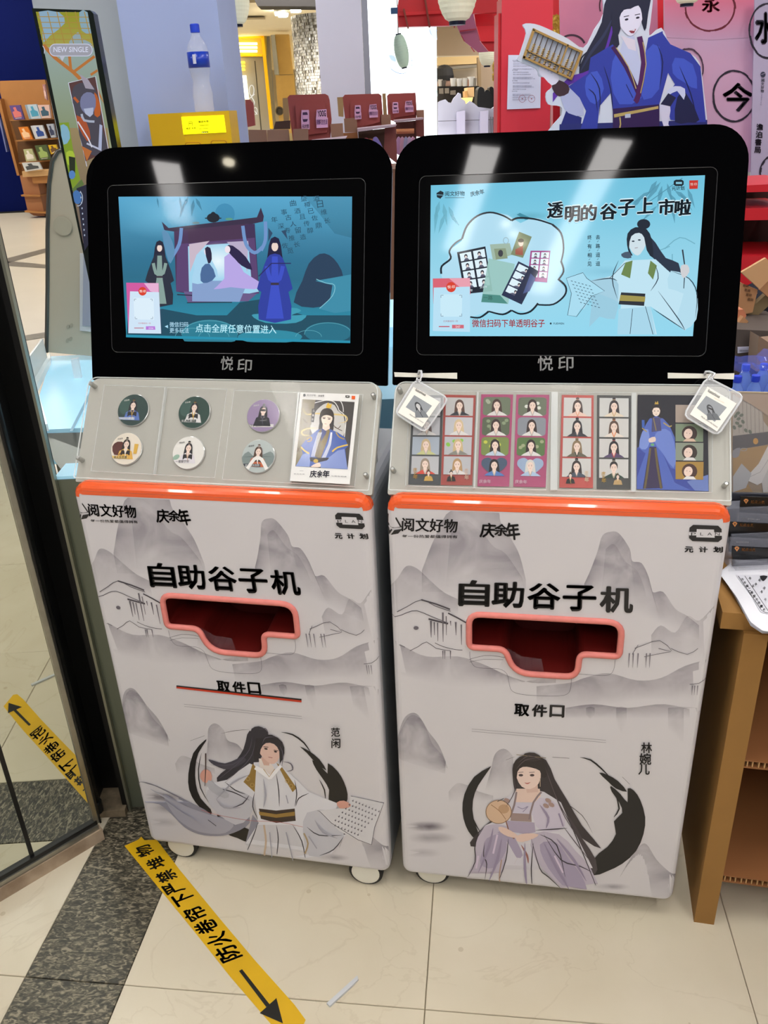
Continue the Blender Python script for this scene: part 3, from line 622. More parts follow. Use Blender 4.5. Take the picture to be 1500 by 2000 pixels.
for P_ in ([(720, 400), (640, 440), (560, 520)], [(790, 420), (800, 500), (790, 560)], [(900, 500), (910, 540)], [(820, 680), (830, 800)], [(900, 680), (930, 820)], [(560, 520), (600, 560), (680, 560)], [(1040, 620), (1080, 680), (1150, 710)], [(1010, 700), (1050, 760)], [(300, 520), (380, 580), (480, 640)], [(240, 470), (330, 520), (420, 560)]): c.line(P_, 9, 'a9a8b4', .9, smooth=3, taper=True)
c.poly([(755, 355), (790, 372), (820, 400), (850, 372), (870, 350), (880, 362), (830, 420), (815, 422), (745, 372)], 'f2f0f2'); c.line([(790, 372), (818, 410), (845, 372)], 3, 'b8904c', smooth=0)
for P_ in ([(520, 620), (560, 650)], [(640, 560), (690, 540), (720, 500)]): c.line(P_, 6, '4a4852', smooth=2, taper=True)
for x_, y_ in ((715, 420), (735, 450), (925, 455), (905, 430)): c.ring(x_, y_, 9, 9, 2, 'c8a868', 1, n=10)
c.vtext('范闲', 1141, 192, 1143, 246, 44, '1c1a1b', .02)
c.build('robed_scholar_print', INK, K0, local=True)
# ---- right kiosk picture: plain robed lady in lilac holding a round fan
s1 = lambda x, y, k=0.: FRONT.p(*FRONT.px(1, x, y), k)
c = Canvas(clampsp(s1), .00002, .0014).view(740, 1380, 2.419)
enso(c, [[(520, 285), (450, 330), (405, 410), (395, 490), (410, 560), (440, 610), (480, 640), (465, 580), (445, 520), (445, 440), (470, 370), (525, 290)]],
     [[(1175, 385), (1205, 395), (1235, 440), (1258, 520), (1250, 600), (1215, 680), (1150, 740), (1080, 775), (1015, 795), (1005, 740), (1040, 690), (1080, 660), (1120, 600), (1110, 540), (1150, 500), (1135, 450), (1100, 400), (1095, 372), (1140, 410), (1175, 450)],
      [(1040, 310), (1080, 320), (1130, 350), (1172, 400), (1120, 385), (1080, 350)]],
     [([(950, 238), (1000, 250), (1050, 290), (1090, 330)], 8), ([(440, 460), (445, 530), (480, 590)], 7), ([(820, 237), (900, 242)], 3), ([(1150, 330), (1185, 365)], 2.5), ([(1120, 420), (1135, 480), (1110, 520)], 8), ([(640, 235), (600, 250)], 2), ([(1030, 780), (1120, 750), (1180, 710)], 4)])
LI, LI2, LI3 = 'c2b8c8', 'aba0b8', 'd6d2da'
c.poly([(640, 300), (645, 400), (600, 480), (500, 560), (430, 640), (455, 660), (520, 620), (700, 420), (780, 420), (860, 520), (960, 620), (1050, 668), (960, 560), (890, 440), (830, 340), (790, 250), (700, 225)], '3a3336', smooth=2)
c.poly([(780, 420), (860, 560), (930, 680), (1020, 790), (1025, 720), (960, 620), (900, 520)], '4a4246', smooth=2)
c.poly([(600, 430), (640, 400), (700, 385), (780, 400), (860, 450), (900, 540), (960, 660), (1010, 760), (1045, 893), (860, 872), (720, 858), (560, 838), (412, 815), (450, 740), (460, 640), (500, 560), (590, 520)], LI3, smooth=0)
c.poly([(500, 560), (600, 560), (620, 600), (600, 700), (560, 838), (415, 815), (455, 730), (460, 640)], LI, smooth=2)
c.poly([(510, 620), (590, 600), (600, 680), (540, 760), (480, 740), (490, 680)], LI2, smooth=3)
c.poly([(720, 600), (850, 600), (930, 680), (1000, 760), (1040, 890), (900, 876), (830, 820), (740, 720)], LI, smooth=2)
c.poly([(760, 650), (840, 640), (900, 720), (960, 800), (980, 880), (900, 870), (800, 760)], LI2, smooth=3)
c.poly([(720, 440), (780, 430), (860, 470), (880, 560), (800, 590), (740, 560)], 'cfc6d6', smooth=2)
c.poly([(608, 640), (718, 640), (722, 858), (610, 840)], 'e0dad6'); c.poly([(640, 740), (660, 700), (700, 850), (640, 842)], 'c4b4ae')
c.poly([(640, 450), (740, 450), (735, 510), (630, 500)], 'cdc6d6'); c.poly([(625, 500), (720, 505), (722, 542), (622, 536)], 'a08a86'); c.poly([(605, 536), (735, 545), (740, 590), (690, 600), (610, 585)], 'b0a4ba')
c.line([(655, 470), (680, 480), (705, 468), (680, 495)], 4, '9a90ac')
c.poly([(560, 590), (620, 590), (660, 650), (680, 700), (650, 710), (610, 640)], LI2, smooth=2); c.line([(672, 650), (700, 700), (706, 738)], 10, 'a06a60', taper=True); c.line([(580, 720), (570, 790), (572, 838)], 6, 'b49888')
c.poly([(650, 385), (760, 385), (765, 420), (735, 450), (640, 448), (645, 410)], 'e6cabc'); c.poly([(690, 365), (750, 360), (752, 400), (700, 405)], 'dcbaac')
c.line([(650, 400), (640, 460), (620, 520)], 9, '8e7c7e', smooth=2); c.line([(768, 400), (730, 450), (710, 530)], 9, '8e7c7e', smooth=2)
c.poly([(655, 300), (680, 280), (740, 280), (765, 310), (755, 360), (715, 387), (675, 375), (652, 335)], 'ecd2c6', smooth=2)
c.poly([(632, 320), (635, 270), (665, 235), (720, 222), (775, 245), (797, 290), (790, 330), (770, 330), (760, 300), (720, 285), (680, 282), (655, 305), (650, 360), (640, 390)], '2f2828', smooth=2)
c.poly([(680, 240), (690, 218), (735, 215), (770, 240), (740, 255), (700, 255)], '3a3232', smooth=2); c.line([(650, 224), (700, 230), (790, 240)], 3, '8a7a60', smooth=0)
for x in (671, 724): c.ell(x, 321, 11, 6, '4a3c3c', n=10); c.line([(x-14, 308), (x+12, 306)], 2.5, '6a5654', smooth=0)
c.line([(688, 356), (702, 360), (716, 354)], 5, 'b4584e', taper=True); c.line([(762, 335), (762, 375)], 3, 'c0a890', smooth=0)
c.ell(566, 494, 60, 54, 'd9b89a', ang=15, n=28); c.ring(566, 494, 60, 55, 3, '8a6a4c'); c.ell(590, 480, 26, 22, 'c09a78', n=14); c.line([(530, 460), (570, 490), (600, 530)], 3, '9c7452'); c.line([(600, 535), (620, 600), (640, 620)], 5, '8a5a44')
c.poly([(565, 565), (600, 570), (650, 600), (655, 618), (610, 610), (575, 590)], 'e6c8ba', smooth=2); c.poly([(655, 605), (700, 595), (755, 600), (730, 620), (680, 636), (650, 630)], 'e6c8ba', smooth=2)
for x, y in ((606, 440), (800, 440), (815, 460), (790, 465)): c.ell(x, y, 16, 10, 'a88c84', ang=30, n=8)
for P in ([(500, 560), (455, 640), (455, 730), (412, 815)], [(612, 620), (600, 720), (560, 838)], [(500, 640), (495, 700), (510, 740), (500, 820)], [(720, 620), (760, 760), (800, 800), (880, 872)], [(850, 460), (900, 540), (960, 680), (1045, 893)], [(760, 600), (840, 650), (880, 800)], [(730, 640), (720, 760), (725, 856)], [(780, 600), (860, 720), (950, 750), (1010, 780)], [(590, 430), (560, 445)], [(740, 580), (830, 575), (890, 570)]): c.line(P, 5, '3c363e', smooth=3, taper=True)
c.line([(800, 330), (860, 430), (960, 510), (1010, 596)], 3, '3a3336', taper=True)
for P_ in ([(650, 290), (690, 250), (740, 240)], [(660, 260), (710, 228), (770, 250)], [(785, 280), (820, 380), (880, 520), (960, 640)], [(800, 320), (840, 430), (900, 540)], [(640, 330), (640, 400), (600, 470)], [(870, 560), (930, 640), (1010, 740)]): c.line(P_, 4, '5e5458', .8, smooth=3, taper=True)
for P_ in ([(540, 570), (520, 660), (470, 780)], [(580, 620), (560, 720), (520, 820)], [(780, 640), (840, 760), (900, 860)], [(840, 620), (920, 720), (980, 820)], [(690, 640), (690, 760), (700, 850)], [(760, 460), (800, 520), (790, 570)], [(850, 500), (870, 560)]): c.line(P_, 12, '9a8ea8', .7, smooth=3, taper=True)
for P_ in ([(560, 600), (540, 690)], [(830, 700), (870, 780)], [(470, 700), (460, 760)]): c.line(P_, 16, 'd8c8dc', .8, smooth=2, taper=True)
c.vtext('林', 1264, 190, 1264, 190, 52, '1c1a1b', .02); c.vtext('婉', 1258, 243, 1258, 243, 56, '1c1a1b', .02); c.vtext('儿', 1252, 292, 1252, 292, 54, '1c1a1b', .02)
c.build('robed_lady_print', INK, K1, local=True)
# side print seen edge-on on the left kiosk
# ---- maker's lettering on the bezels
for m, K, P in ((0, K0, [(430, 722), (455, 724), (463, 726), (491, 728)]), (1, K1, [(1050, 724), (1080, 724), (1090, 724), (1120, 724)])):
    c = Canvas(kplane(m, HEAD, False), n0=.0006)
    c.text('悦', *P[0], *P[1], 'b8b8b8', .008, h=27 if m == 0 else 30); c.text('印', *P[2], *P[3], 'b8b8b8', .008, h=26 if m == 0 else 28)
    c.build('maker_lettering', INK, K, local=True)
# ------------------------------------------------------------------ pictures on the two screens (they give off light)
def bamboo(c, leaves, col, a):
    for x, y, dx, dy, w in leaves:
        l = math.hypot(dx, dy); nx, ny = -dy/l*w, dx/l*w
        c.poly([(x, y), (x+dx*.35+nx, y+dy*.35+ny), (x+dx, y+dy), (x+dx*.35-nx, y+dy*.35-ny)], col, a)
def tinyfig(c, x, y, h, hair, robe, robe2, w=.34, lean=0.):
    """small plain standing robed stand-in, head top (x, y), height h"""
    def P(L): return [(x+h*(a+lean*b), y+h*b) for a, b in L]
    c.poly(P([(-.05, .0), (.05, .0), (.09, .2), (.1, .42), (-.1, .42), (-.09, .2)]), hair, smooth=2)
    c.poly(P([(-.06, .2), (.06, .2), (.13, .32), (w*.55, .62), (w*.42, .66), (w*.5, 1), (-w*.5, 1), (-w*.42, .66), (-w*.55, .62), (-.13, .32)]), robe, smooth=2)
    c.poly(P([(-.035, .22), (.035, .22), (.05, .6), (.11, .99), (-.11, .99), (-.05, .6)]), robe2)
    c.ell(x+h*.1*lean, y+h*.1, h*.042, h*.058, 'ecd6cc', n=12)
    c.poly(P([(-.05, .09), (-.04, .02), (.04, .02), (.05, .09), (.03, .055), (-.03, .055)]), hair)
    c.line(P([(-.05, .56), (.05, .56)]), h*.03, '3a3240', smooth=0)
    for sx in (-1, 1): c.line(P([(sx*.1, .34), (sx*.06, .5), (0, .52)]), h*.05, robe2, smooth=2)
def scr(m, lim):
    def f(x, y, k=0.):
        u, t = HEAD.px(m, x, y); return HEAD.p(min(lim[1], max(lim[0], u)), min(lim[3], max(lim[2], t)), k)
    return f
def screens():
    # ---------------- left: dusky blue pavilion picture
    c = Canvas(scr(0, (.061, .5335, .0745, .3525)), n0=.0014).view(150, 280, 2.381); Q = [(195, 248), (1281, 248), (1278, 930), (232, 902)]
    cols = ['58a6cc', '4c98bc', '3f83a4', '2f7292', '2b6c88', '2c7a94', '2a8aa6', '2590ae']
    for i in range(7):
        A = [quad(Q, x/8, i/7) for x in range(9)]; B = [quad(Q, x/8, (i+1)/7) for x in range(9)]; c.n -= c.st; c.grad(A, B, cols[i], 1, 1, cols[i+1])
    c.ell(420, 330, 260, 120, '7cc4e4', .55, soft=True, n=32); 
    c.poly([(1060, 248), (1281, 248), (1280, 440), (1200, 420), (1130, 330)], '2d5f72', .35)
    c.ell(690, 330, 46, 50, '2f7ba4', .5, n=20)
    bamboo(c, [(480, 250, 10, 70, 5), (520, 250, -30, 60, 8), (545, 262, -10, 80, 9), (555, 255, 30, 60, 8), (375, 252, 8, 50, 4), (500, 280, -20, 70, 8)], '2f6c86', .6)
    # rocks and clouds
    c.poly([(1010, 740), (1050, 640), (1080, 560), (1130, 515), (1175, 520), (1215, 560), (1240, 620), (1200, 640), (1205, 700), (1180, 745), (1100, 765)], '28405a', smooth=2)
    c.poly([(1110, 640), (1180, 628), (1281, 610), (1281, 780), (1200, 790), (1130, 770), (1180, 720), (1190, 660)], '3d8ca8', smooth=0); c.line([(1115, 632), (1160, 650), (1200, 660), (1190, 710), (1130, 768)], 3, '86c8d8')
    c.poly([(700, 800), (760, 740), (860, 725), (960, 770), (1060, 800), (1278, 800), (1278, 929), (234, 901), (240, 800), (400, 770), (560, 800)], '1f4e62', smooth=0)
    c.poly([(815, 800), (870, 790), (1000, 765), (1045, 780), (1000, 800), (1070, 800), (1020, 835), (880, 835)], '3f9ab2', smooth=3)
    c.ell(620, 890, 130, 70, '2b7c92', n=28); c.ell(900, 900, 150, 32, '2f8aa2', n=24); c.ell(1170, 880, 110, 48, '276f86', n=28)
    for a, b, r in ((620, 890, 130), (540, 900, 80), (640, 900, 70), (1170, 890, 110), (1080, 900, 60)): c.ring(a, b, r, r*.5, 2, '68b8c8', .8, 180, 360, 20)
    c.poly([(232, 902), (1278, 930), (1279, 918), (232, 890)], '2590ae')
    # pavilion
    c.poly([(398, 365), (430, 395), (620, 372), (840, 345), (858, 300), (872, 340), (868, 365), (800, 380), (640, 400), (460, 412), (410, 405)], '3a2f48', smooth=0)
    c.poly([(470, 405), (800, 375), (830, 440), (480, 470)], '4a3450'); c.poly([(455, 410), (520, 405), (525, 700), (465, 690)], '4b3557'); c.poly([(780, 380), (830, 375), (850, 690), (800, 690)], '403055')
    c.poly([(470, 470), (830, 440), (850, 700), (465, 690)], '5a4270'); c.poly([(520, 480), (800, 460), (815, 640), (850, 690), (800, 700), (525, 690)], '9fd2ec')
    c.ell(660, 550, 120, 90, 'f0fbff', .9, soft=True, n=30); c.poly([(525, 470), (620, 455), (560, 520), (530, 600)], 'c9b8c8'); c.poly([(800, 455), (700, 460), (770, 520), (795, 600)], 'b8acc8')
    c.poly([(500, 690), (840, 700), (800, 735), (520, 740)], '6a5a88'); c.poly([(540, 640), (800, 640), (760, 738), (540, 735)], '86a0cc'); c.line([(515, 742), (725, 740)], 4, '20303c', smooth=0); c.line([(470, 704), (540, 708)], 5, '2c2a40', smooth=0)
    for P in ([(490, 395), (480, 470), (440, 540)], [(775, 385), (790, 470), (830, 510), (870, 480)], [(880, 365), (880, 450), (860, 500)]): c.line(P, 16, '6f93c8', smooth=4)
    c.poly([(400, 410), (430, 420), (460, 500), (440, 560), (420, 520)], '5f8fb4', smooth=2)
    c.ell(638, 348, 30, 22, '1f2530', n=16); c.ell(638, 328, 10, 8, '1f2530', n=10); c.line([(600, 350), (676, 350)], 5, '1f2530', smooth=0); c.ell(558, 372, 18, 6, '6d8a90', n=10); c.ell(712, 354, 18, 6, '5d9a80', n=10)
    # plain robed stand-ins: two seated inside, one at each side
    c.poly([(560, 520), (600, 505), (640, 560), (660, 620), (600, 650), (540, 650), (550, 590)], 'a8d4ee', smooth=2); c.poly([(585, 580), (620, 560), (650, 620), (610, 650), (580, 640)], '4a6a98', smooth=2); c.ell(610, 505, 14, 18, 'e6dcec', n=12); c.poly([(600, 490), (625, 488), (632, 540), (615, 560)], '2a2540', smooth=2)
    c.poly([(690, 530), (740, 520), (780, 600), (860, 650), (830, 680), (720, 670), (640, 680), (690, 630)], 'b7a6e4', smooth=2); c.poly([(700, 480), (730, 478), (790, 530), (820, 590), (770, 570), (740, 540), (712, 510)], '2a2248', smooth=2); c.ell(705, 495, 13, 17, 'f0e2ec', n=12)
    tinyfig(c, 390, 460, 290, '26263a', '2a3040', '86a09a', .42); tinyfig(c, 925, 445, 375, '1f1f40', '2f3f9e', '3c50c4', .40, .0)
    c.poly([(895, 395), (915, 420), (895, 460)], '2f4a68'); c.poly([(955, 410), (975, 405), (985, 450)], '2f4a68'); c.line([(850, 620), (910, 560), (1000, 560)], 5, '2a2a60', smooth=0)
    for x, y, s in ((925, 360, '年'), (955, 390, '深'), (985, 410, '寿'), (1005, 445, '推'), (970, 325, '事'), (990, 350, '古'), (1012, 380, '人'), (1035, 410, '留'), (1058, 440, '造'), (1012, 285, '曲'), (1032, 320, '酒'), (1055, 345, '且'), (1075, 378, '传'), (1092, 410, '醇'), (1062, 262, '盛'), (1078, 290, '樽'), (1095, 320, '已'), (1112, 352, '佐'), (1130, 388, '鼎'), (1120, 262, '酒'), (1138, 292, '日'), (1155, 325, '维'), (1170, 365, '长'), (975, 480, '佐'), (1030, 475, '长'), (1000, 505, '觅')):
        c.text(s, x-14, y+12, x+14, y+8, '24465c', 0, .9)
    # white card left of the caption (its square code is left out), captions
    c.poly([(238, 650), (388, 652), (400, 886), (248, 884)], 'd05aa0'); c.poly([(320, 652), (388, 652), (388, 700), (350, 690)], 'e6b0d4'); c.poly([(256, 690), (390, 694), (400, 886), (248, 884)], 'cfe4f6'); c.poly([(272, 720), (365, 722), (368, 822), (276, 820)], 'dceefa')
    c.ell(314, 690, 19, 20, 'd8402c', n=20); c.text('悦·印', 300, 696, 329, 696, 'ffe8e0', .01)
    for P in ([(276, 735), (276, 726), (285, 726)], [(350, 726), (359, 726), (359, 735)], [(280, 808), (280, 817), (290, 817)], [(352, 817), (361, 817), (361, 808)]): c.line(P, 2, '5a7088', smooth=0)
    c.text('打开微信扫一扫', 295, 842, 352, 842, 'c04848', 0); c.poly([(330, 852), (372, 852), (374, 868), (330, 868)], 'b878d8'); c.text('2534', 342, 865, 364, 865, 'f0f0ff'); c.line([(276, 860), (320, 860)], 4, 'c07888', smooth=0)
    c.poly([(417, 853), (432, 846), (433, 861)], 'a8dcf4'); c.text('微信扫码', 440, 856, 527, 856, 'b4e0f6', .006, h=24); c.text('更多玩法', 440, 883, 529, 884, 'b4e0f6', .006, h=24)
    c.text('点击全屏任意位置进入', 560, 880, 934, 887, 'b8ecfa', .008, h=40)
    c.build('screen_picture', SOFTE, K0, local=True, label='lit screen picture of a blue pavilion scene')
    # ---------------- right: pale blue advertisement
    c = Canvas(scr(1, (.0590, .5375, .0868, .361)), n0=.0014).view(760, 230, 2.027); Q = [(165, 268), (1253, 228), (1202, 865), (161, 865)]
    cols = ['6fc0dc', '78c6e0', '8ccfe6', '96d4ea', '96d6ec', '92d6ee']
    for i in range(5):
        A = [quad(Q, x/8, i/5) for x in range(9)]; B = [quad(Q, x/8, (i+1)/5) for x in range(9)]; c.n -= c.st; c.grad(A, B, cols[i], 1, 1, cols[i+1])
    bamboo(c, [(200, 330, -20, 80, 9), (215, 340, 15, 90, 9), (235, 350, 30, 70, 8), (190, 350, -10, 110, 8), (220, 380, -25, 80, 8), (240, 380, 40, 50, 7)], '64a8bc', .7)
    bamboo(c, [(1060, 250, -40, 60, 9), (1075, 255, -70, 90, 9), (1040, 290, -80, 50, 9), (1080, 270, -20, 90, 9), (1100, 260, 20, 80, 8), (1110, 300, 40, 70, 9), (1130, 290, 60, 40, 9), (1150, 300, 50, 70, 8), (1000, 320, -60, 50, 8), (1180, 280, 30, 80, 8), (1120, 340, 10, 80, 8), (1060, 350, -60, 60, 8)], '4f8ea6', .75)
    c.line([(1020, 340), (1090, 290), (1160, 240)], 3, '4f8ea6')
    for P in ([(1090, 520), (1150, 475), (1210, 500)], [(1060, 530), (1110, 510)], [(1120, 540), (1120, 600)]): c.line(P, 4, '6aa8bc', .8)
    c.ell(860, 610, 120, 26, '7cbcd4', .6, soft=True); c.ell(560, 390, 90, 20, '4f98ac', .5, soft=True)
    c.poly([(505, 385), (518, 378), (570, 402), (540, 405)], '3d8aa0')
    # cube mark, name, plan mark and red seal
    c.poly([(188, 300), (204, 290), (216, 296), (216, 310), (204, 322), (190, 316)], '15242e'); c.line([(190, 306), (216, 308), (206, 321)], 2, '8fd0e8', smooth=0)
    c.text('阅文好物', 222, 312, 300, 310, '2a3c46', .012); c.line([(222, 318), (298, 317)], 2, '3c5058', smooth=0); c.text('庆余年', 324, 314, 378, 302, '1e2a32', .02, 1.1)
    c.poly([(1126, 252), (1134, 247), (1158, 247), (1165, 253), (1165, 266), (1158, 272), (1132, 272), (1125, 266)], '15242e'); c.poly([(1134, 256), (1158, 256), (1158, 264), (1134, 264)], '86c8de'); c.text('元计划', 1118, 290, 1168, 288, '15242e', .02)
    c.poly([(1187, 250), (1222, 249), (1220, 283), (1187, 284)], 'c8342c'); c.text('悦·印', 1191, 271, 1217, 270, 'e8d8d0')
    # headline, heavy with white edge
    for ch, x, y, w_ in (('透', 624, 402, 62), ('明', 694, 418, 58), ('的', 756, 412, 62), ('谷', 832, 408, 66), ('子', 903, 392, 66), ('上', 980, 384, 62), ('市', 1062, 390, 62), ('啦', 1126, 392, 64)):
        for dx, dy in ((-3, 0), (3, 0), (0, 3), (0, -3)): c.text(ch, x+dx, y+dy, x+w_+dx, y-4+dy, 'd8f0fa', .022, h=66, slant=.12)
    for ch, x, y, w_ in (('透', 624, 402, 62), ('明', 694, 418, 58), ('的', 756, 412, 62), ('谷', 832, 408, 66), ('子', 903, 392, 66), ('上', 980, 384, 62), ('市', 1062, 390, 62), ('啦', 1126, 392, 64)):
        for dx in (-1, 2): c.text(ch, x+dx, y, x+w_+dx, y-4, '0e1a24', .022, h=64, slant=.12)
    for i, ch in enumerate('去路迢迢'): c.text(ch, 817, 484+i*35, 834, 484+i*35, '1c2c38', .02, h=18)
    for i, ch in enumerate('终有相见'): c.text(ch, 784, 485+i*35, 801, 485+i*35, '1c2c38', .02, h=18)
    for i in range(3): c.line([(822, 495+i*35), (828, 489+i*35)], 1.5, '2c3c48', smooth=0); c.line([(789, 496+i*35), (795, 490+i*35)], 1.5, '2c3c48', smooth=0)
    # cloud balloon
    cl_ = [(325, 790), (390, 770), (440, 778), (490, 762), (545, 770), (590, 738), (650, 740), (690, 712), (696, 680), (668, 640), (688, 600), (678, 568), (688, 520), (672, 450), (620, 410), (560, 400), (520, 420), (470, 388), (400, 380), (340, 400), (300, 440), (288, 490), (248, 520), (232, 570), (208, 600), (215, 650), (240, 700), (300, 770)]
    c.poly(cl_, 'b0dcf0', smooth=2)
    for P in ([(208, 620), (210, 590), (245, 560), (240, 530), (262, 500), (290, 482)], [(290, 482), (310, 430), (350, 392), (400, 378), (450, 390), (485, 410)], [(485, 410), (510, 400), (560, 402), (600, 410), (645, 425)], [(645, 425), (680, 460), (690, 520), (680, 575)], [(680, 570), (690, 610), (668, 645)], [(668, 640), (698, 670), (694, 705), (650, 740), (590, 742)], [(590, 736), (560, 768), (520, 778), (485, 764)], [(485, 764), (450, 780), (395, 768)], [(395, 768), (360, 792), (322, 790)]): c.line(P, (8, 6), '141e2a', smooth=4)
    def strip_(Pq, colr, n, cell='dff2fa', two=False):
        c.poly(Pq, colr)
        for i in range(n):
            for j in range(2 if two else 1):
                a = .08+j*.47; b_ = a+(.40 if two else .84); y0 = .05+i*.85/n; y1 = y0+.72/n
                R = [quad(Pq, a, y0), quad(Pq, b_, y0), quad(Pq, b_, y1), quad(Pq, a, y1)]; c.poly(R, cell)
                m_ = quad(R, .5, .45); hh = math.dist(R[0], R[3])*.28; c.ell(m_[0], m_[1], hh*.8, hh, '32303c', n=10); c.ell(m_[0], m_[1]+hh*.35, hh*.5, hh*.6, 'e8d8d4', n=10)
                w0 = quad(R, .25, 1); w1_ = quad(R, .75, 1); c.poly([w0, quad(R, .38, .72), quad(R, .62, .72), w1_], '5a5a70')
    strip_([(270, 535), (382, 512), (410, 688), (300, 700)], '1e2634', 4, two=True)
    c.poly([(400, 505), (478, 500), (490, 545), (412, 570)], 'a0b8a8'); c.poly([(416, 522), (462, 520), (470, 560), (424, 565)], '8a9a80'); c.ell(442, 540, 10, 14, '40404a', n=10); c.ring(463, 490, 10, 12, 3, '9ab8c4'); 
    c.poly([(515, 455), (565, 475), (530, 558), (482, 545)], '7d8a6c'); c.ell(522, 500, 10, 13, 'e0ccc0', n=10); c.ell(522, 490, 12, 8, '30282c', n=10); c.poly([(500, 525), (530, 510), (530, 548), (500, 545)], 'a0584a')
    c.poly([(395, 560), (498, 582), (472, 740), (366, 730)], '98c4bc', .9); c.poly([(372, 700), (440, 705), (470, 738), (366, 732)], '4e8c84'); c.text('一路', 374, 722, 410, 724, '2c5a54')
    strip_([(560, 530), (638, 530), (625, 655), (548, 648)], 'a04888', 4, two=True)
    strip_([(512, 572), (592, 612), (525, 742), (446, 705)], '2a3350', 4); c.poly([(556, 590), (592, 612), (525, 742), (490, 722)], '28304a'); c.poly([(560, 620), (580, 640), (556, 690), (530, 700)], '4a5a8c')
    c.text('庆余年', 362, 680, 390, 676, 'd8e8f0'); c.text('年', 322, 692, 333, 692, 'd8e8f0')
    # white card at lower left (its square code is left out)
    c.poly([(176, 640), (322, 638), (324, 700), (316, 720), (178, 740)], 'd86474'); c.poly([(240, 640), (322, 638), (322, 690), (290, 680)], 'e8a0b0'); c.poly([(180, 676), (322, 672), (322, 850), (176, 846)], 'b8e0f4'); c.poly([(206, 702), (292, 702), (290, 790), (206, 790)], 'c8eaf8')
    c.ell(248, 674, 19, 20, 'd8402c', n=20); c.text('悦·印', 234, 680, 263, 679, 'ffe0d8', .01)
    for P in ([(208, 716), (208, 706), (218, 706)], [(280, 706), (290, 706), (290, 716)], [(208, 778), (208, 788), (218, 788)], [(280, 788), (290, 788), (290, 778)]): c.line(P, 2, '5a7088', smooth=0)
    c.text('打开微信扫一扫', 218, 812, 274, 811, 'a84850'); c.poly([(252, 822), (298, 822), (298, 836), (252, 836)], 'd06878'); c.text('547', 266, 834, 284, 834, 'f8e8e8'); c.line([(200, 829), (242, 829)], 4, 'c05868', smooth=0)
    c.text('微信扫码下单透明谷子', 330, 832, 616, 832, 'a03038', .014, h=32); c.ell(639, 817, 4, 4, '28404c', n=10); c.text('YUEWEN', 648, 821, 691, 821, '28404c', .012)
    # plain robed stand-in with a brush and a sheet
    k1, k2, k3 = 'bfe3f2', '9cc8dc', '2c3a48'
    c.poly([(1015, 470), (1040, 560), (1100, 610), (1150, 650), (1140, 580), (1090, 560), (1050, 500)], '2a3548', smooth=2)
    c.poly([(930, 570), (1050, 565), (1110, 620), (1200, 700), (1205, 800), (1165, 845), (1090, 790), (1030, 750), (1055, 860), (905, 860), (915, 740), (880, 720), (800, 690), (790, 650), (880, 630)], k1, smooth=0)
    c.poly([(1110, 610), (1180, 640), (1215, 720), (1210, 800), (1165, 842), (1130, 800), (1160, 700), (1100, 680)], 'b4dced', smooth=2); c.poly([(905, 760), (1030, 750), (1050, 860), (900, 860)], 'a8d6ea')
    c.poly([(790, 650), (890, 640), (905, 700), (890, 800), (830, 790), (790, 830), (800, 740)], k2, .8, smooth=2)
    c.poly([(932, 578), (960, 570), (950, 640), (915, 625)], '6d8650'); c.poly([(1030, 570), (1055, 590), (1040, 645), (1020, 620)], '6d8650')
    c.poly([(915, 695), (1010, 700), (1005, 748), (905, 742)], '2c3038'); c.poly([(912, 705), (1010, 712), (1008, 732), (908, 728)], 'a09450')
    for P in ([(905, 570), (880, 640), (900, 720)], [(1010, 750), (1040, 860)], [(1060, 690), (1140, 800), (1165, 843)], [(1110, 612), (1180, 640), (1212, 700), (1205, 800)], [(960, 760), (950, 858)], [(1050, 590), (1060, 640), (1030, 690)], [(800, 650), (870, 640), (900, 650)], [(870, 640), (930, 580)], [(1165, 843), (1100, 800), (1040, 760)]): c.line(P, 4, k3, smooth=3, taper=True)
    c.poly([(940, 470), (975, 442), (1010, 460), (1015, 500), (990, 545), (970, 548), (948, 520)], 'cfe0e8', smooth=2)
    c.poly([(938, 510), (940, 465), (970, 440), (1015, 448), (1035, 490), (1040, 560), (1015, 530), (1005, 480), (985, 462), (955, 475), (946, 520), (960, 550), (948, 545)], '1f2836', smooth=2); c.ell(1003, 428, 26, 20, '1f2836', n=16); c.poly([(915, 545), (945, 535), (955, 560), (925, 560)], '48586c', smooth=2)
    c.ell(962, 495, 6, 3, k3, n=8); c.ell(986, 490, 6, 3, k3, n=8); c.line([(968, 522), (980, 520)], 2, '8a7078', smooth=0)
    c.line([(1155, 528), (1165, 600), (1160, 680)], (6, 3), '2c3440', smooth=0); c.poly([(1150, 590), (1175, 588), (1182, 615), (1160, 640), (1148, 620)], 'cfd0d4', smooth=2)
    c.poly([(700, 640), (765, 618), (780, 640), (850, 690), (800, 710), (770, 760), (755, 760), (740, 790), (705, 785), (720, 700)], 'a9dcf0', smooth=0); c.line([(700, 640), (765, 618), (780, 640), (850, 690), (800, 710), (740, 790), (705, 785), (720, 700)], 2, k3, smooth=0, closed=True)
    for i in range(6):
        for j in range(7): x = 722+i*14+j*6; y = 650+i*4+j*14; c.line([(x-4, y), (x+3, y+2)], 2.4, '3c5060', smooth=0)
    c.build('screen_picture', SOFTE, K1, local=True, label='lit screen picture of a pale blue advertisement')
screens()
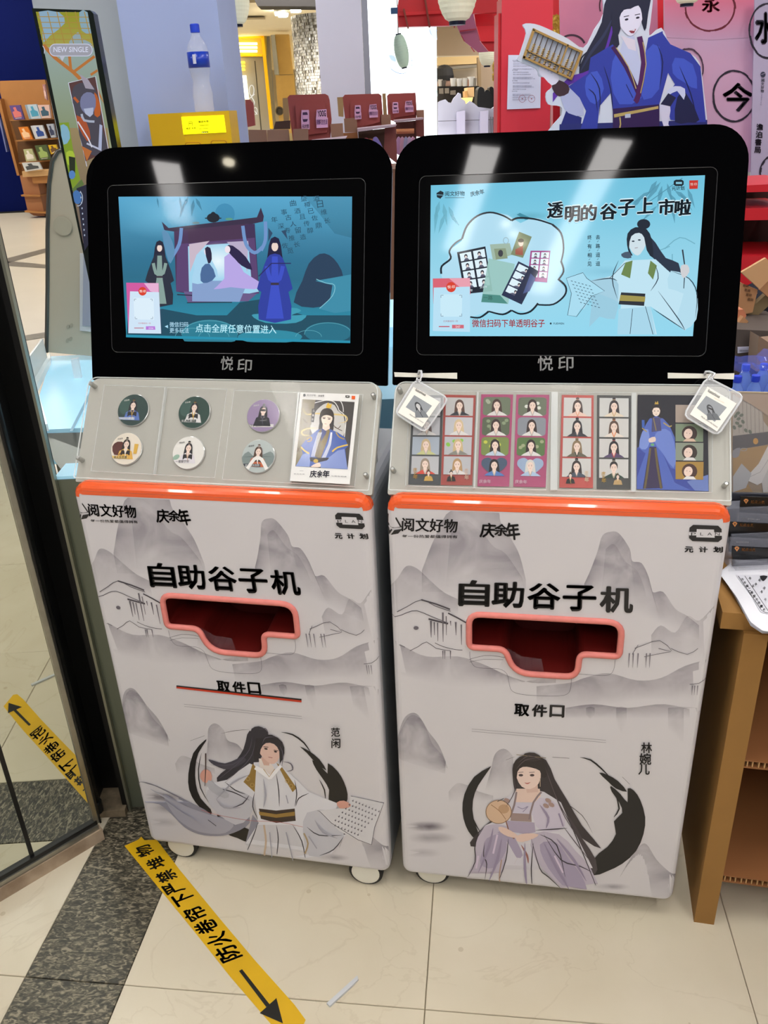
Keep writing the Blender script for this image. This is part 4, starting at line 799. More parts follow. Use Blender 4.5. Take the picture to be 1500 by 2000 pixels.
# ------------------------------------------------------------------ things in the left tray: badges and a card
def tsurf(m, world=True): return kplane(m, TRAY, world)
for m, Ps in ((0, ([(180, 80), (730, 100), (675, 497), (120, 466)], [(762, 104), (1340, 125), (1303, 536), (709, 504)])), (1, ([(120, 130), (660, 135), (645, 512), (105, 495)], [(695, 137), (1282, 140), (1280, 521), (688, 512)]))):
    s = (2.308, 130, 720) if m == 0 else (1.974, 740, 700)
    f = tsurf(m, False); K = (K0, K1)[m]
    for P in Ps:
        Q = [(x/s[0]+s[1], y/s[0]+s[2]) for x, y in P]
        plate(f, Q, .0085, .0105).build('pocket_sheet', ACR, K, local=True)
        MB().tube([f(x, y, .0085) for x, y in Q], .0011, 4, True, up=Vector((0, -.8, .6))).build('pocket_edge', ACE, K, local=True)
    for P in (([(452, 92), (456, 92), (404, 482), (400, 482)], [(1050, 112), (1056, 112), (1016, 520), (1010, 520)]) if m == 0 else ([(379, 138), (386, 138), (372, 505), (365, 505)], [(664, 136), (690, 136), (686, 512), (660, 512)], [(972, 140), (990, 140), (988, 518), (970, 518)])):
        Q = [(x/s[0]+s[1], y/s[0]+s[2]) for x, y in P]
        plate(f, Q, .0012, .0100).build('pocket_divider', ACE, K, local=True)
BD = [('badge 1', 305, 190, '2c4440', dict(hair='26242a', robe='5b78c0', trim='b0903c', inner='3a3a60'), 'round badge of a robed man in blue on dark green, top left of tray', 'b8c4dc'),
      (None, 580, 200, '27453c', dict(hair='222226', robe='e6e4e2', trim='c09a3c', inner='e8e4dc'), 'round badge of a robed man in white and gold on dark green', '34443e'),
      (None, 890, 215, '9c88aa', dict(hair='222226', robe='26262e', trim='4a4a58', inner='30303a'), 'round badge of a figure in black on lilac', 'e0dcda'),
      (None, 275, 364, 'eadfce', dict(hair='26201e', robe='e2b04c', trim='f2e6d0', inner='f0dcc8'), 'round badge of a woman in yellow on cream, bottom left of tray', 'e8c46c'),
      (None, 554, 382, 'e9e6df', dict(hair='222024', robe='dcd6dc', trim='c8a890', inner='f0e0d8'), 'round badge of a woman in pale robes on white', 'e4dfe0'),
      (None, 868, 398, 'b9c2bf', dict(hair='4a3020', robe='c8643a', trim='f0ece4', inner='e8d0c0'), 'round badge of a woman in orange cloak with white fur trim', '2a3440')]
for i, (_, x, y, bg, kw, lab, ban) in enumerate(BD):
    s = 2.308; X, Y = x/s+130, y/s+720
    u, t = TRAY.px(0, X, Y); c0 = TRAY.wp(0, u, t, .001); rz = KX[0][2]
    tk = thing('button_badge', lab, 'badge', TRAY.wp(0, u, t, .001), 0, 'round button badges in the left tray')
    Rm = Matrix.Rotation(rz, 3, 'Z'); ux = Rm @ Vector((1, 0, 0)); uy = Rm @ Vector((0, math.sin(TRA), math.cos(TRA))); uz = Rm @ Vector((0, -math.cos(TRA), math.sin(TRA)))
    r = .0335
    MB().lathe([(r*.97, 0), (r, .002), (r*.985, .0032), (r*.9, .0045)], 32, c0, ax=(ux, uy, uz)).build('badge_rim', M('badge_rim', 'c8c8c4', .15, .3), tk, smooth=False)
    def sp(a, b, k=0., c0=c0, ux=ux, uy=uy, uz=uz, r=r):
        d = math.hypot(a, b); g = min(1, .965/d) if d > .965 else 1.; a *= g; b *= g; d = min(d, .965)
        return c0+ux*(a*r)-uy*(b*r)+uz*(.0042+.0016*(1-d*d)+k)
    cv = Canvas(sp, .00002, .0002); cv.ell(0, 0, .96, .96, bg, n=32)
    if bg.startswith('2'): cv.ell(-.5, -.2, .4, .5, '3b5a52', .9, n=16)
    if i == 3: cv.poly([(-.9, -.1), (-.6, -.4), (-.1, -.3), (-.2, .3), (-.7, .4)], '5a2a22', smooth=2); cv.poly([(.5, -.3), (.75, -.3), (.7, .3), (.5, .3)], 'dcae44')
    if i == 4: cv.ell(-.7, .3, .22, .14, '9cbca8', ang=-30)
    if i == 5: cv.poly([(-.96, .1), (-.6, -.25), (-.3, .0), (.3, -.1), (.7, -.3), (.96, 0), (.7, .6), (-.7, .6)], '7c8a88', smooth=2)
    bust(cv, .0, -.28, .52, **kw)
    if i == 2: cv.line([(-.18, -.3), (.18, -.3)], .12, '17171c', smooth=0)
    if i == 5: cv.line([(-.55, .75), (-.2, .2), (0, .1)], .2, 'f4f0ea', smooth=2); cv.line([(.6, .75), (.25, .2), (0, .1)], .2, 'f4f0ea', smooth=2)
    cv.poly([(-.9, .5), (.2, .46), (.2, .62), (-.8, .66)] if i != 2 else [(-.8, .6), (.7, .5), (.7, .68), (-.7, .78)], ban, .95); cv.text(('一步一步走', '长风万里行', '守护是我的使命', '有人生欢喜', '一世安宁好', '百万雄兵在后')[i], -.7, .64 if i != 2 else .72, .15 if i != 2 else .5, .6, '2a2a30' if ban[0] in 'e' else 'f0f0ee', .01)
    cv.text('庆余年', -.62, -.5, -.28, -.55, 'e8e8e0' if i < 3 else '3a3a3a', .01)
    cv.build('badge_print', INKG, tk)
f = tsurf(0); t5 = lambda x, y: (x/6.818+560, y/6.818+740)
P = [t5(205, 210), t5(985, 235), t5(858, 1425), t5(70, 1380)]
tk = thing('photo_card', 'tall white-bordered card of a robed man in blue, right end of left tray', 'card', f(*P[3], .001), 0)
plate(f, P, .0115, .013).build('card_stock', M('card_white', 'e8e6e2', .4), tk)
c = Canvas(f, .00002, .0133).view(560, 740, 6.818); Q = [(235, 300), (925, 338), (832, 1228), (140, 1188)]
c.poly(Q, '8a8068'); c.poly([quad(Q, .25, 0), quad(Q, 1, 0), quad(Q, 1, 1), quad(Q, .35, 1), quad(Q, .2, .5)], '4c4846')
c.poly([(365, 760), (360, 600), (400, 480), (470, 400), (560, 350), (660, 380), (700, 450), (760, 500), (790, 580), (770, 800)], 'c9c6c0', smooth=2)
c.line([(400, 350), (470, 330), (560, 315), (650, 335), (700, 400), (720, 450), (780, 500), (810, 580), (790, 800)], 10, 'e8e6e2'); c.line([(640, 310), (730, 320), (770, 400), (775, 470)], 9, 'e8e6e2')
c.line([(240, 420), (290, 500), (420, 490), (640, 500), (800, 520), (820, 590), (700, 620)], 22, 'd8c080', taper=True); c.line([(440, 680), (300, 690), (225, 730), (250, 775), (350, 780)], 20, 'd8c080', taper=True)
for a in ([(660, 670), (760, 720)], [(640, 640), (700, 690), (740, 650)], [(160, 1000), (230, 900), (330, 800)], [(170, 940), (200, 1000)], [(240, 560), (300, 620)]): c.line(a, 9, '5a4632', smooth=2)
c.poly([(362, 425), (408, 430), (385, 608), (345, 600)], '383432'); c.vtext('二皇子', 384, 455, 368, 570, 28, 'e8e4dc', .02)
# plain robed stand-in
c.poly([(475, 480), (640, 480), (650, 620), (640, 720), (600, 720), (560, 660), (500, 690), (440, 740), (460, 620)], '35302e', smooth=2)
c.poly([(500, 690), (580, 690), (700, 740), (790, 800), (840, 920), (800, 960), (830, 1228), (480, 1208), (480, 1190), (150, 1188), (240, 1020), (215, 920), (280, 840), (370, 760), (430, 710)], '4a62a8')
c.poly([(330, 1000), (240, 1030), (145, 1188), (330, 1196), (340, 1100)], '8c9ccc', smooth=0); c.poly([(600, 1060), (700, 980), (790, 960), (832, 1225), (480, 1205), (440, 1140)], '8494c8', smooth=0)
c.poly([(330, 1070), (590, 1075), (560, 1110), (430, 1140), (340, 1120)], '26222c'); c.ell(412, 1118, 32, 26, 'c0a040', n=16); c.poly([(345, 1190), (440, 1140), (475, 1160), (470, 1195), (400, 1200)], 'e8cfc0', smooth=2)
c.poly([(480, 690), (520, 780), (490, 900), (455, 1080), (400, 1060), (420, 880), (430, 760)], '6a5a38'); c.poly([(580, 690), (600, 720), (560, 860), (480, 1080), (450, 1070), (480, 880), (520, 760)], '7a683e'); c.poly([(490, 690), (560, 690), (545, 760), (480, 860)], '343e78')
for dx in (0, 14, 28, 42): c.line([(450+dx, 740), (400+dx, 880), (352+dx, 1060)], 6, 'e4e6ee', smooth=2); c.line([(610+dx*.4, 740), (580+dx*.7, 900), (495+dx, 1076)], 6, 'e4e6ee', smooth=2)
c.line([(215, 930), (260, 980), (325, 1020)], 20, 'd8b858', smooth=2); c.line([(630, 995), (700, 940), (836, 905)], 20, 'd8b858', smooth=2); c.line([(290, 840), (350, 800), (350, 850), (300, 860)], 14, 'b8984c'); c.line([(680, 740), (720, 800), (790, 830)], 14, 'b8984c')
c.poly([(505, 620), (590, 620), (600, 690), (545, 720), (500, 690)], 'eccfbe', smooth=0); c.poly([(485, 520), (560, 500), (632, 540), (615, 610), (560, 665), (535, 665), (495, 610)], 'f2dccb', smooth=2)
c.poly([(468, 600), (468, 500), (500, 440), (560, 420), (620, 440), (652, 500), (648, 600), (630, 540), (580, 515), (530, 515), (490, 540), (482, 600)], '3c342e', smooth=2)
c.poly([(545, 410), (560, 370), (575, 345), (598, 375), (625, 360), (615, 415), (580, 425)], 'd8b040'); 
for x, y in ((522, 555), (590, 565)): c.ell(x, y, 20, 7, '4a3a34', n=10); c.line([(x-24, y-18+(x-556)*-.12), (x+22, y-14)], 5, '4a3c38', smooth=0)
c.line([(528, 628), (555, 630)], 6, 'c08070', smooth=0)
c.ell(262, 250, 17, 19, '2c2c2e', n=12); c.text('阅文好物', 295, 262, 410, 266, '4a4a4a'); c.text('庆余年', 445, 272, 525, 270, '3a3a3a', .02); c.poly([(805, 252), (858, 254), (856, 282), (805, 280)], '33302e'); c.poly([(818, 262), (846, 263), (846, 272), (818, 271)], 'e8e6e2'); c.poly([(888, 258), (934, 260), (930, 306), (884, 303)], 'e0602c')
for ch, a, b in (('庆', 330, 420), ('余', 425, 495), ('年', 498, 590)): c.text(ch, a, 1336, b, 1338, '26263a', .03, h=96, slant=.1)
c.text('享余生年', 120, 1296, 268, 1300, '6a6a6e', 0, h=14); c.text('与君有相逢', 615, 1324, 820, 1334, '6a6a6e', 0, h=15); c.line([(200, 1248), (250, 1250)], 3, '6a6a6e', smooth=0)
c.build('card_print', INKG, tk)
# ------------------------------------------------------------------ photo strips in the right tray
f = tsurf(1); va = lambda x, y: (x/3.947+740, y/3.947+740); vb = lambda x, y: (x/3.846+1060, y/3.846+720)
def pstrip(v, P, frame, cells, label, foot=None, heart=False, rnd=False):
    Q = [v(*p) for p in P]
    tk = thing('photo_strip', label, 'photo strip', f(*Q[3], .001), 0, 'photo strips in the right tray')
    plate(f, Q, .0015, .0025).build('film_backing', M('film_'+frame, frame, .3), tk)
    c = Canvas(f, .00002, .0028)
    for i, kw in enumerate(cells):
        kw = dict(kw); bg = kw.pop('bg', 'cfcdc8'); extra = kw.pop('extra', None); y0 = .03+i*.218; y1 = y0+.20; x0, x1 = (.07, .93)
        R = [quad(Q, x0, y0), quad(Q, x1, y0), quad(Q, x1, y1), quad(Q, x0, y1)]
        if heart and i == 3:
            H = [(.5, .98), (.1, .55), (.03, .3), (.1, .1), (.3, .03), (.5, .2), (.7, .03), (.9, .1), (.97, .3), (.9, .55)]; c.poly([quad(R, *h_) for h_ in H], bg, smooth=3)
        elif rnd: c.poly([quad(R, a, b) for a, b in rrect(0, 0, 1, 1, .14, 3)], bg)
        else: c.poly(R, bg)
        if extra:
            for k in range(5): e = quad(R, .1+.8*random.random(), .15+.6*random.random()); c.ell(e[0], e[1], 4, 3.4, extra, .9, n=9)
        m_ = quad(R, .5, .42); h_ = math.dist(R[0], R[3])
        cc = Canvas(f, .00002, c.n)
        bust(cc, m_[0], m_[1], h_*.56, **kw)
        # keep the portrait inside its cell
        def inv(x, y):
            yy = (y-R[0][1])/h_; return yy
        lim = [(min(max(p_, 0), 1)) for p_ in (0, 1)]
        ymax = R[3][1]
        V2 = []
        for fc in cc.F: pass
        c.V_off = len(c.V); b_ = len(c.V)
        # clamp vertices that fall below the cell's lower edge, along the tray
        sdir = (f(*R[3])-f(*R[0])).normalized(); o_ = f(*R[0]); L_ = (f(*R[3])-o_).dot(sdir)
        xdir = (f(*R[1])-f(*R[0])).normalized(); Lx = (f(*R[1])-o_).dot(xdir)
        for v_ in cc.V:
            d = (v_-o_).dot(sdir)
            if d > L_: v_ = v_-sdir*(d-L_)
            dx = (v_-o_).dot(xdir)-((v_-o_).dot(sdir))*xdir.dot(sdir)
            if dx > Lx: v_ = v_-xdir*(dx-Lx)
            elif dx < 0: v_ = v_-xdir*dx
            c.V.append(v_)
        c.F += [tuple(i_+b_ for i_ in fc) for fc in cc.F]; c.C += cc.C; c.n = cc.n
    if foot: foot(c, Q)
    c.build('strip_print', INKG, tk)
ph = dict(bun=False, robe='e0dcd8', trim='b8b0a8')
def ft(col, robe, side=1):
    def g(c, Q):
        a = quad(Q, .2 if side == 1 else .80, .86); c.text('庆', a[0]-4, a[1], a[0]+4, a[1], col, .03); c.text('年', a[0]-4, a[1]+14, a[0]+5, a[1]+14, col, .03); c.text('余', a[0]-3, a[1]+5, a[0]+3, a[1]+5, col, .02)
        b = quad(Q, .62 if side == 1 else .32, .875); bust(c, b[0], b[1]-1, 9, hair='2a2420', robe=robe, trim='c0a050', long=False)
    return g
def ftw(c, Q): a = quad(Q, .05, .975); b = quad(Q, .42, .975); c.text('庆余年', a[0], a[1]-1, b[0], b[1]-1, 'f0d8e4', .02)
GR = 'bdbdc0'; LS = [
 (va, [(262, 130), (495, 130), (475, 820), (228, 815)], '2e3436', [dict(ph, hair='7a6a60', bg='c8c8c8'), dict(ph, hair='6a5a58', bg='c0c0c4'), dict(ph, hair='c8b088', bg='aab4c0', robe='c8c88c'), dict(ph, hair='9a8a78', bg=GR, robe='d04a38')], 'dark-framed photo strip nearest the left key ring, woman in a cap at bottom', ft('c8983c', 'c8a050')),
 (va, [(503, 125), (748, 130), (720, 823), (478, 820)], 'a03428', [dict(ph, hair='5a4238', bg='c4c2c0', robe='34363c'), dict(ph, hair='d8c098', bg='c4c4c8'), dict(ph, hair='d0b888', bg=GR, robe='8a8a80', extra='8cc84c'), dict(ph, hair='b89468', bg=GR)], 'red-framed photo strip of blonde women, one in green headphones', ft('e8c8b0', '2c2424', 2)),
 (va, [(790, 122), (1035, 124), (1005, 832), (760, 830)], 'a83468', [dict(ph, hair='4a342e', bg='707a64', extra='a8b098'), dict(ph, hair='3c2c2a', bg='5c6650', extra='8c9a78'), dict(ph, hair='2e2624', bg='7c8c4c', extra='c8cc50', robe='c0cfe0'), dict(ph, hair='242024', bg='4a5a70', robe='5a80c0')], 'magenta photo strip with a blue arrow in its bottom heart', ftw, True, True),
 (va, [(1060, 124), (1313, 126), (1285, 838), (1036, 832)], 'a83468', [dict(ph, hair='3a2826', bg='6c7460', extra='e0e0d4'), dict(ph, hair='3a2a28', bg='8c9098'), dict(ph, hair='2e2422', bg='5c7848', extra='a0a880'), dict(ph, hair='d8d4cc', bg='9cb0cc', robe='b0c4e0')], 'magenta photo strip with a white-haired woman in its bottom heart', ftw, True, True),
 (vb, [(143, 200), (382, 204), (377, 900), (124, 896)], 'b8382c', [dict(hair='4a3a36', robe='e8c8b8', trim='e0a080', bg='d0ceca'), dict(hair='2a282c', robe='3a3a40', trim='5a5a60', bg='ccccc8'), dict(hair='8a7458', robe='6a6454', trim='3a3a34', bg='d0ceca'), dict(hair='3a3230', robe='4a5260', trim='6a6a70', bg='d0ceca')], 'red-framed strip of four drawn robed figures, right half of the tray', ft('f0d8b8', '2c2828', 2)),
 (vb, [(408, 202), (662, 206), (658, 908), (404, 905)], '30322e', [dict(hair='3a3436', robe='e8d8c0', trim='d0b080', bg='d0d0cc'), dict(hair='5a4438', robe='e8dcd0', trim='e08850', bg='d0ceca'), dict(hair='2e2a30', robe='5a4a6a', trim='b04a50', bg='d0ceca'), dict(hair='2e2a2a', robe='34483e', trim='b0a890', bg='d0ceca', long=False)], 'dark-framed strip of four drawn robed figures with gold lettering', ft('c8a040', 'c0a070'))]
for a in LS: pstrip(*a)
Q = [vb(*p) for p in ((712, 200), (1235, 205), (1245, 925), (704, 908))]
tk = thing('photo_card', 'wide dark card of a figure in flowing blue robes, right end of right tray', 'card', f(*Q[3], .001), 0)
plate(f, Q, .0015, .0025).build('card_stock', M('card_dark', '202030', .3), tk)
c = Canvas(f, .00002, .0028).view(1060, 720, 3.846); c.poly([(712, 200), (1235, 205), (1245, 925), (704, 908)], '22222c')
c.poly([(704, 908), (706, 600), (760, 560), (1000, 700), (1100, 800), (1240, 815), (1243, 924)], '3c4c9c'); c.poly([(1080, 850), (1240, 800), (1243, 924), (1140, 918)], '6c80bc')
c.poly([(800, 380), (850, 360), (905, 380), (950, 430), (990, 520), (1000, 760), (960, 750), (900, 640), (990, 860), (1110, 915), (704, 908), (706, 820), (770, 640), (720, 600), (745, 480), (775, 420)], '5268b8', smooth=0)
c.poly([(745, 480), (790, 460), (800, 560), (770, 610), (722, 590)], '7c92d4', smooth=2); c.poly([(880, 460), (960, 480), (1000, 640), (980, 750), (900, 640), (830, 540)], '6e84cc', smooth=2)
c.poly([(800, 590), (850, 590), (900, 900), (750, 905)], '3a3050'); c.line([(805, 600), (790, 740), (765, 905)], 16, '6a5c3c', smooth=2); c.line([(845, 600), (860, 740), (888, 905)], 16, '6a5c3c', smooth=2)
c.poly([(820, 370), (880, 370), (890, 470), (815, 480)], '4c4a70'); c.line([(830, 375), (850, 470)], 8, '8a7a50', smooth=0); c.line([(905, 410), (950, 440), (965, 430)], 9, 'b09c58', smooth=2); c.line([(745, 450), (780, 478)], 8, 'b09c58', smooth=0)
c.poly([(795, 530), (840, 515), (845, 550), (800, 558)], 'e8d0c0', smooth=2); c.ell(822, 575, 14, 10, '6cae74'); c.ell(850, 320, 30, 42, 'f0dccc', n=18); c.poly([(818, 330), (818, 290), (850, 272), (885, 292), (884, 335), (872, 300), (832, 300)], '2e2626', smooth=2); c.line([(822, 330), (818, 380)], 6, '2e2626', smooth=0); c.line([(882, 330), (886, 380)], 6, '2e2626', smooth=0)
c.poly([(838, 272), (845, 250), (853, 262), (862, 246), (868, 272)], 'c8a444'); c.poly([(742, 390), (762, 390), (764, 448), (744, 450)], '3c60b0')
for x in (838, 864): c.ell(x, 322, 6, 3, '3a2c2c', n=8)
c.line([(845, 347), (857, 347)], 3, 'b06a60', smooth=0)
for i, (h_, b_, r_) in enumerate((('6a5a50', 'a8988c', 'd8d0c8'), ('3c2a26', '7a8a70', 'd8b8a0'), ('3a2e28', '8c9484', 'e0dcd8'), ('4a3028', 'a8843c', 'e8e4e0'))):
    y0 = 276+i*142; R = [(995, y0), (1202+i, y0+2), (1202, y0+136), (995, y0+132)]; c.poly(R, b_)
    if i: c.ell(1100, y0+72, 58, 56, h_, ang=20); c.ell(1090, y0+74, 32, 38, 'f0d4c4', ang=20); c.poly([(1050, y0+133), (1075, y0+110), (1130, y0+112), (1150, y0+134)], r_); c.ell(1080, y0+70, 4, 2.5, '3a2c2c', n=6); c.ell(1102, y0+74, 4, 2.5, '3a2c2c', n=6)
c.build('card_print', INKG, tk)
# ------------------------------------------------------------------ key-ring photo holders hung by white tape from the right bezel
for i, (v, P, ring, card, photo, tape, lab) in enumerate((
    (va, [(290, 35), (545, 180), (365, 440), (135, 290)], (318, 38), [(280, 95), (480, 210), (345, 402), (160, 290)], [(285, 158), (420, 240), (350, 330), (220, 250)], [(770, 727), (893, 728), (893, 740), (771, 736)], 'left'),
    (vb, [(1215, 95), (1490, 235), (1295, 530), (1040, 380)], (1243, 100), [(1215, 170), (1430, 295), (1285, 502), (1085, 375)], [(1205, 238), (1358, 325), (1268, 432), (1135, 328)], [(1304, 728), (1434, 729), (1433, 741), (1304, 739)], 'right'))):
    fo = kplane(1, TRAY); Q = [v(*p) for p in P]
    tk = thing('key_ring_photo_holder', 'clear key-ring holder with a grey portrait, hung over the tray\'s '+lab+' end', 'key ring', fo(*Q[2], .02), 0, 'clear key-ring photo holders')
    def rr(Q_, r=.12):
        out = []
        for j in range(4):
            a, b, d = Q_[j-1], Q_[j], Q_[(j+1) % 4]
            out += [(b[0]+(a[0]-b[0])*r, b[1]+(a[1]-b[1])*r), (b[0]+(a[0]-b[0])*r*.3+(d[0]-b[0])*r*.3, b[1]+(a[1]-b[1])*r*.3+(d[1]-b[1])*r*.3), (b[0]+(d[0]-b[0])*r, b[1]+(d[1]-b[1])*r)]
        return out
    plate(fo, rr(Q), .018, .024).build('acrylic_case', M('case_acrylic', 'f4f6f8', .03, alpha=.22, ior=1.5), tk)
    MB().tube([fo(x, y, .021) for x, y in rr(Q)], .0017, 6, True, up=Vector((0, -.8, .6))).build('case_rim', M('case_rim', 'f0f2f4', .08, alpha=.6, ior=1.5), tk)
    plate(fo, [v(*p) for p in card], .0242, .0247).build('white_card', M('card_ivory', 'eae6dc', .5), tk)
    c = Canvas(fo, .00002, .0249); c.poly([v(*p) for p in photo], '8c9094')
    pc = v((photo[0][0]+photo[2][0])/2, (photo[0][1]+photo[2][1])/2-12); cq = Canvas(fo, .00002, .0251)
    bust(c, pc[0]-1, pc[1]+2, 13, hair='2c2e32', robe='74787c' if i == 0 else '5a5e62', trim='3c3e44', skin='c4c4c4' if i == 0 else '8a8c90', bun=False, face=(i == 0), tilt=-.35)
    if i: c.line([(pc[0]-5, pc[1]+1), (pc[0]+5, pc[1]+5)], 3, '16181c', smooth=0)
    a, b = [v(*p) for p in (((292, 125), (368, 168)) if i == 0 else ((1215, 208), (1300, 258)))]; c.text('luxurious', *a, *b, '2a2a2a', .02, 1.25)
    a, b = [v(*p) for p in (((245, 310), (350, 375)) if i == 0 else ((1162, 398), (1283, 478)))]; c.text('Made down the luxury', *a, *b, '4a4440', 0, 1.1, .2)
    if i: a, b = v(1262, 258), v(1335, 296); c.text('Classic luxury moment', *a, *b, 'c8a060')
    c.build('card_print', INK, tk)
    rp = v(*ring); ct = fo(*rp, .022)
    MB().tube([ct+(fo(rp[0]+4.4*math.cos(t), rp[1]+5*math.sin(t), .022)-ct) for t in [k*math.pi/7 for k in range(14)]], .0012, 6, True).build('metal_ring', M('chrome', 'd0d0d0', .12, 1), tk, smooth=True)
    hf = kplane(1, HEAD); tx = (tape[0][0]+tape[1][0])/2-(10 if i == 0 else -10); ty = tape[0][1]
    lp = [hf(tx-4, ty+4, .004), hf(tx-2, ty-2, .008), hf(tx+3, ty-2, .012), fo(rp[0]+6, rp[1]-6, .026), fo(rp[0]+2, rp[1]+2, .022), fo(rp[0]-4, rp[1]-3, .018)]
    MB().tube(lp, .0022, 6).build('plastic_loop', M('loop_white', 'dcdce0', .3), tk, smooth=True)
    tq = [tape[0], (tx, (tape[0][1]+tape[1][1])/2+1.5), tape[1], tape[2], (tx, (tape[2][1]+tape[3][1])/2-1), tape[3]]
    tp = plate(hf, tq, .0008, .0014); tp.build('adhesive_tape', M('tape_white', 'e6e2d6', .6, noise=.05, nscale=60), None, label='strip of white tape on the bottom '+lab+' corner of the right bezel', cat='tape', group='white tape strips on the right bezel')
# ------------------------------------------------------------------ left: mirror wall, shutter channel, blue-lit counter
MD = Vector((.745, .668, 0)).normalized(); MN = Vector((.668, -.745, 0)).normalized(); MP = Vector((-.731, 1.62, 0))
mpl = on_plane(MP, MN)
def along(a, z, k=0.): return MP+MD*a+Vector((0, 0, z))+MN*k
MIR = M('mirror_glass', 'd8dcd2', .015, 1.0); CHR = M('brushed_steel', '9a978c', .3, .85, noise=.1, nscale=40); DK = M('shutter_black', '0b0b0b', .45); GASK = M('black_gasket', '0c0c0c', .4)
wl = thing('wall_left', None, None, along(-.9, 0), 0); 
wl['kind'] = 'structure'
MB().prism([along(-.205, .06), along(-.052, .06), along(-.052, 2.9), along(-.205, 2.9)], [along(-.205, .06, -.02), along(-.052, .06, -.02), along(-.052, 2.9, -.02), along(-.205, 2.9, -.02)]).build('mirror_panel', MIR, wl)
MB().prism([along(-1.3, .06), along(-.213, .06), along(-.213, 2.9), along(-1.3, 2.9)], [along(-1.3, .06, -.02), along(-.213, .06, -.02), along(-.213, 2.9, -.02), along(-1.3, 2.9, -.02)]).build('mirror_panel', MIR, wl)
def mbar(a0, a1, z0, z1, k0, k1, name, mat): MB().prism([along(a0, z0, k0), along(a1, z0, k0), along(a1, z1, k0), along(a0, z1, k0)], [along(a0, z0, k1), along(a1, z0, k1), along(a1, z1, k1), along(a0, z1, k1)]).build(name, mat, wl)
mbar(-.214, -.204, .06, 2.9, .002, -.02, 'gasket', GASK)
mbar(-1.3, -.046, .050, .062, .008, -.02, 'bottom_gasket', GASK)
mbar(-1.3, -.046, .036, .050, .012, -.02, 'bottom_rail', CHR)
mbar(-.052, -.040, .05, 2.9, .006, -.03, 'edge_frame', CHR)
mbar(-.040, -.036, .05, 2.9, .010, -.03, 'edge_gasket', GASK)
mbar(-1.3, -.040, .0, .036, .016, -.04, 'stone_base', M('base_stone', 'b8a48c', .35, noise=.35, nscale=14, c2='8c7660'))
# dark shutter channel: back wall, near jamb with a round pipe, far jamb of green-grey steel
ch = thing('shutter_channel', 'black roller-shutter channel between the mirror and the left kiosk', 'channel', (-.76, 1.68, 0))
b = MB(); b.box(-.86, -.752, 1.74, 1.80, 0, 3.0); b.box(-.726, -.712, 1.675, 1.682, 0, 3.0); b.box(-.83, -.795, 1.66, 1.75, .02, 3.0); b.build('channel_back', DK, ch)
MB().tube([(-.790, 1.655, .03), (-.790, 1.655, 1.5), (-.790, 1.655, 3.0)], .016, 12).build('pipe', M('pipe_black', '1c1d1c', .35), ch, smooth=True)
MB().lathe([(.02, 0), (.02, .03), (.017, .035)], 14, (-.790, 1.655, .025)).build('pipe_collar', M('pipe_black', '1c1d1c', .35), ch)
MB().box(-.842, -.715, 1.655, 1.76, 0, .022).build('sill_stone', M('sill_stone', '8c7c64', .6, noise=.4, nscale=40), ch)
MB().box(-.712, -.706, 1.672, 1.686, 0, 3.0).build('jamb_edge', M('jamb_edge', 'a0a090', .3, .8), ch)
cn = thing('display_counter', 'long steel counter with a pale blue glowing top behind both kiosks', 'counter', (-.3, 2.6, 0))
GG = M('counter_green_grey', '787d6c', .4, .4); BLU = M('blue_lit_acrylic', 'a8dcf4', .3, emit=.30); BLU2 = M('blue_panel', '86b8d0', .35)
MB().box(-.7115, -.64, 1.688, 1.74, 0, .952).build('end_panel', GG, cn)
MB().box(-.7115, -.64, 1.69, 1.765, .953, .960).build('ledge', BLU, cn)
MB().box(-.902, .75, 2.17, 2.94, .0, .80).build('carcass', M('counter_grey', '8d918c', .4, .4), cn)
MB().prism([(-.95, 2.175, .9), (-.62, 2.18, .9), (-.62, 2.10, .78), (-.83, 2.07, .78)], [(-.95, 2.2, .9), (-.62, 2.2, .9), (-.62, 2.2, .78), (-.83, 2.2, .78)]).build('fascia', M('counter_grey', '8d918c', .4, .4), cn)
tp = [FL(x, y, .9) for x, y in ((90, 842), (300, 838), (300, 700), (102, 690))]
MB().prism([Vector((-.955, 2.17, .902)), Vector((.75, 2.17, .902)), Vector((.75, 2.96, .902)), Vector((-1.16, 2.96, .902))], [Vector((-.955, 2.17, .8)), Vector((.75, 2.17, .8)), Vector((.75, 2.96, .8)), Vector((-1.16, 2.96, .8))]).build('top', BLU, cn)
for P, nm in (([(64, 762), (100, 698), (100, 712), (74, 765), (96, 842), (88, 842)], 'acrylic_side'),):
    Q = [FL(x, y, .905) for x, y in P]
    MB().prism(Q, [q+Vector((0, 0, .02)) for q in Q]).build(nm, M('side_acrylic', 'dcecf0', .1, alpha=.5), cn)
MB().prism([(-1.09, 2.55, .903), (-1.142, 2.86, .903), (-1.142, 2.86, .99), (-1.09, 2.55, .99)], [(-1.084, 2.55, .903), (-1.136, 2.86, .903), (-1.136, 2.86, .99), (-1.084, 2.55, .99)]).build('end_guard', M('side_acrylic', 'dcecf0', .1, alpha=.5), cn)
MB().prism([(-1.09, 2.55, .903), (-.955, 2.172, .903), (-.955, 2.172, .99), (-1.09, 2.55, .99)], [(-1.084, 2.552, .903), (-.949, 2.174, .903), (-.949, 2.174, .99), (-1.084, 2.552, .99)]).build('end_guard', M('side_acrylic', 'dcecf0', .1, alpha=.5), cn)
q = [FL(x, y, .904) for x, y in ((150, 778), (153, 782))]
prismY('upright_strip', [(138, 702), (152, 700), (166, 782), (152, 780)], 2.66, .012, M('white_acrylic', 'e8f2f6', .3), cn)
MB().prism([FL(x, y, .9035) for x, y in ((185, 745), (190, 748), (142, 842), (136, 842))], [FL(x, y, .902) for x, y in ((185, 745), (190, 748), (142, 842), (136, 842))]).build('blue_panel', BLU2, cn)
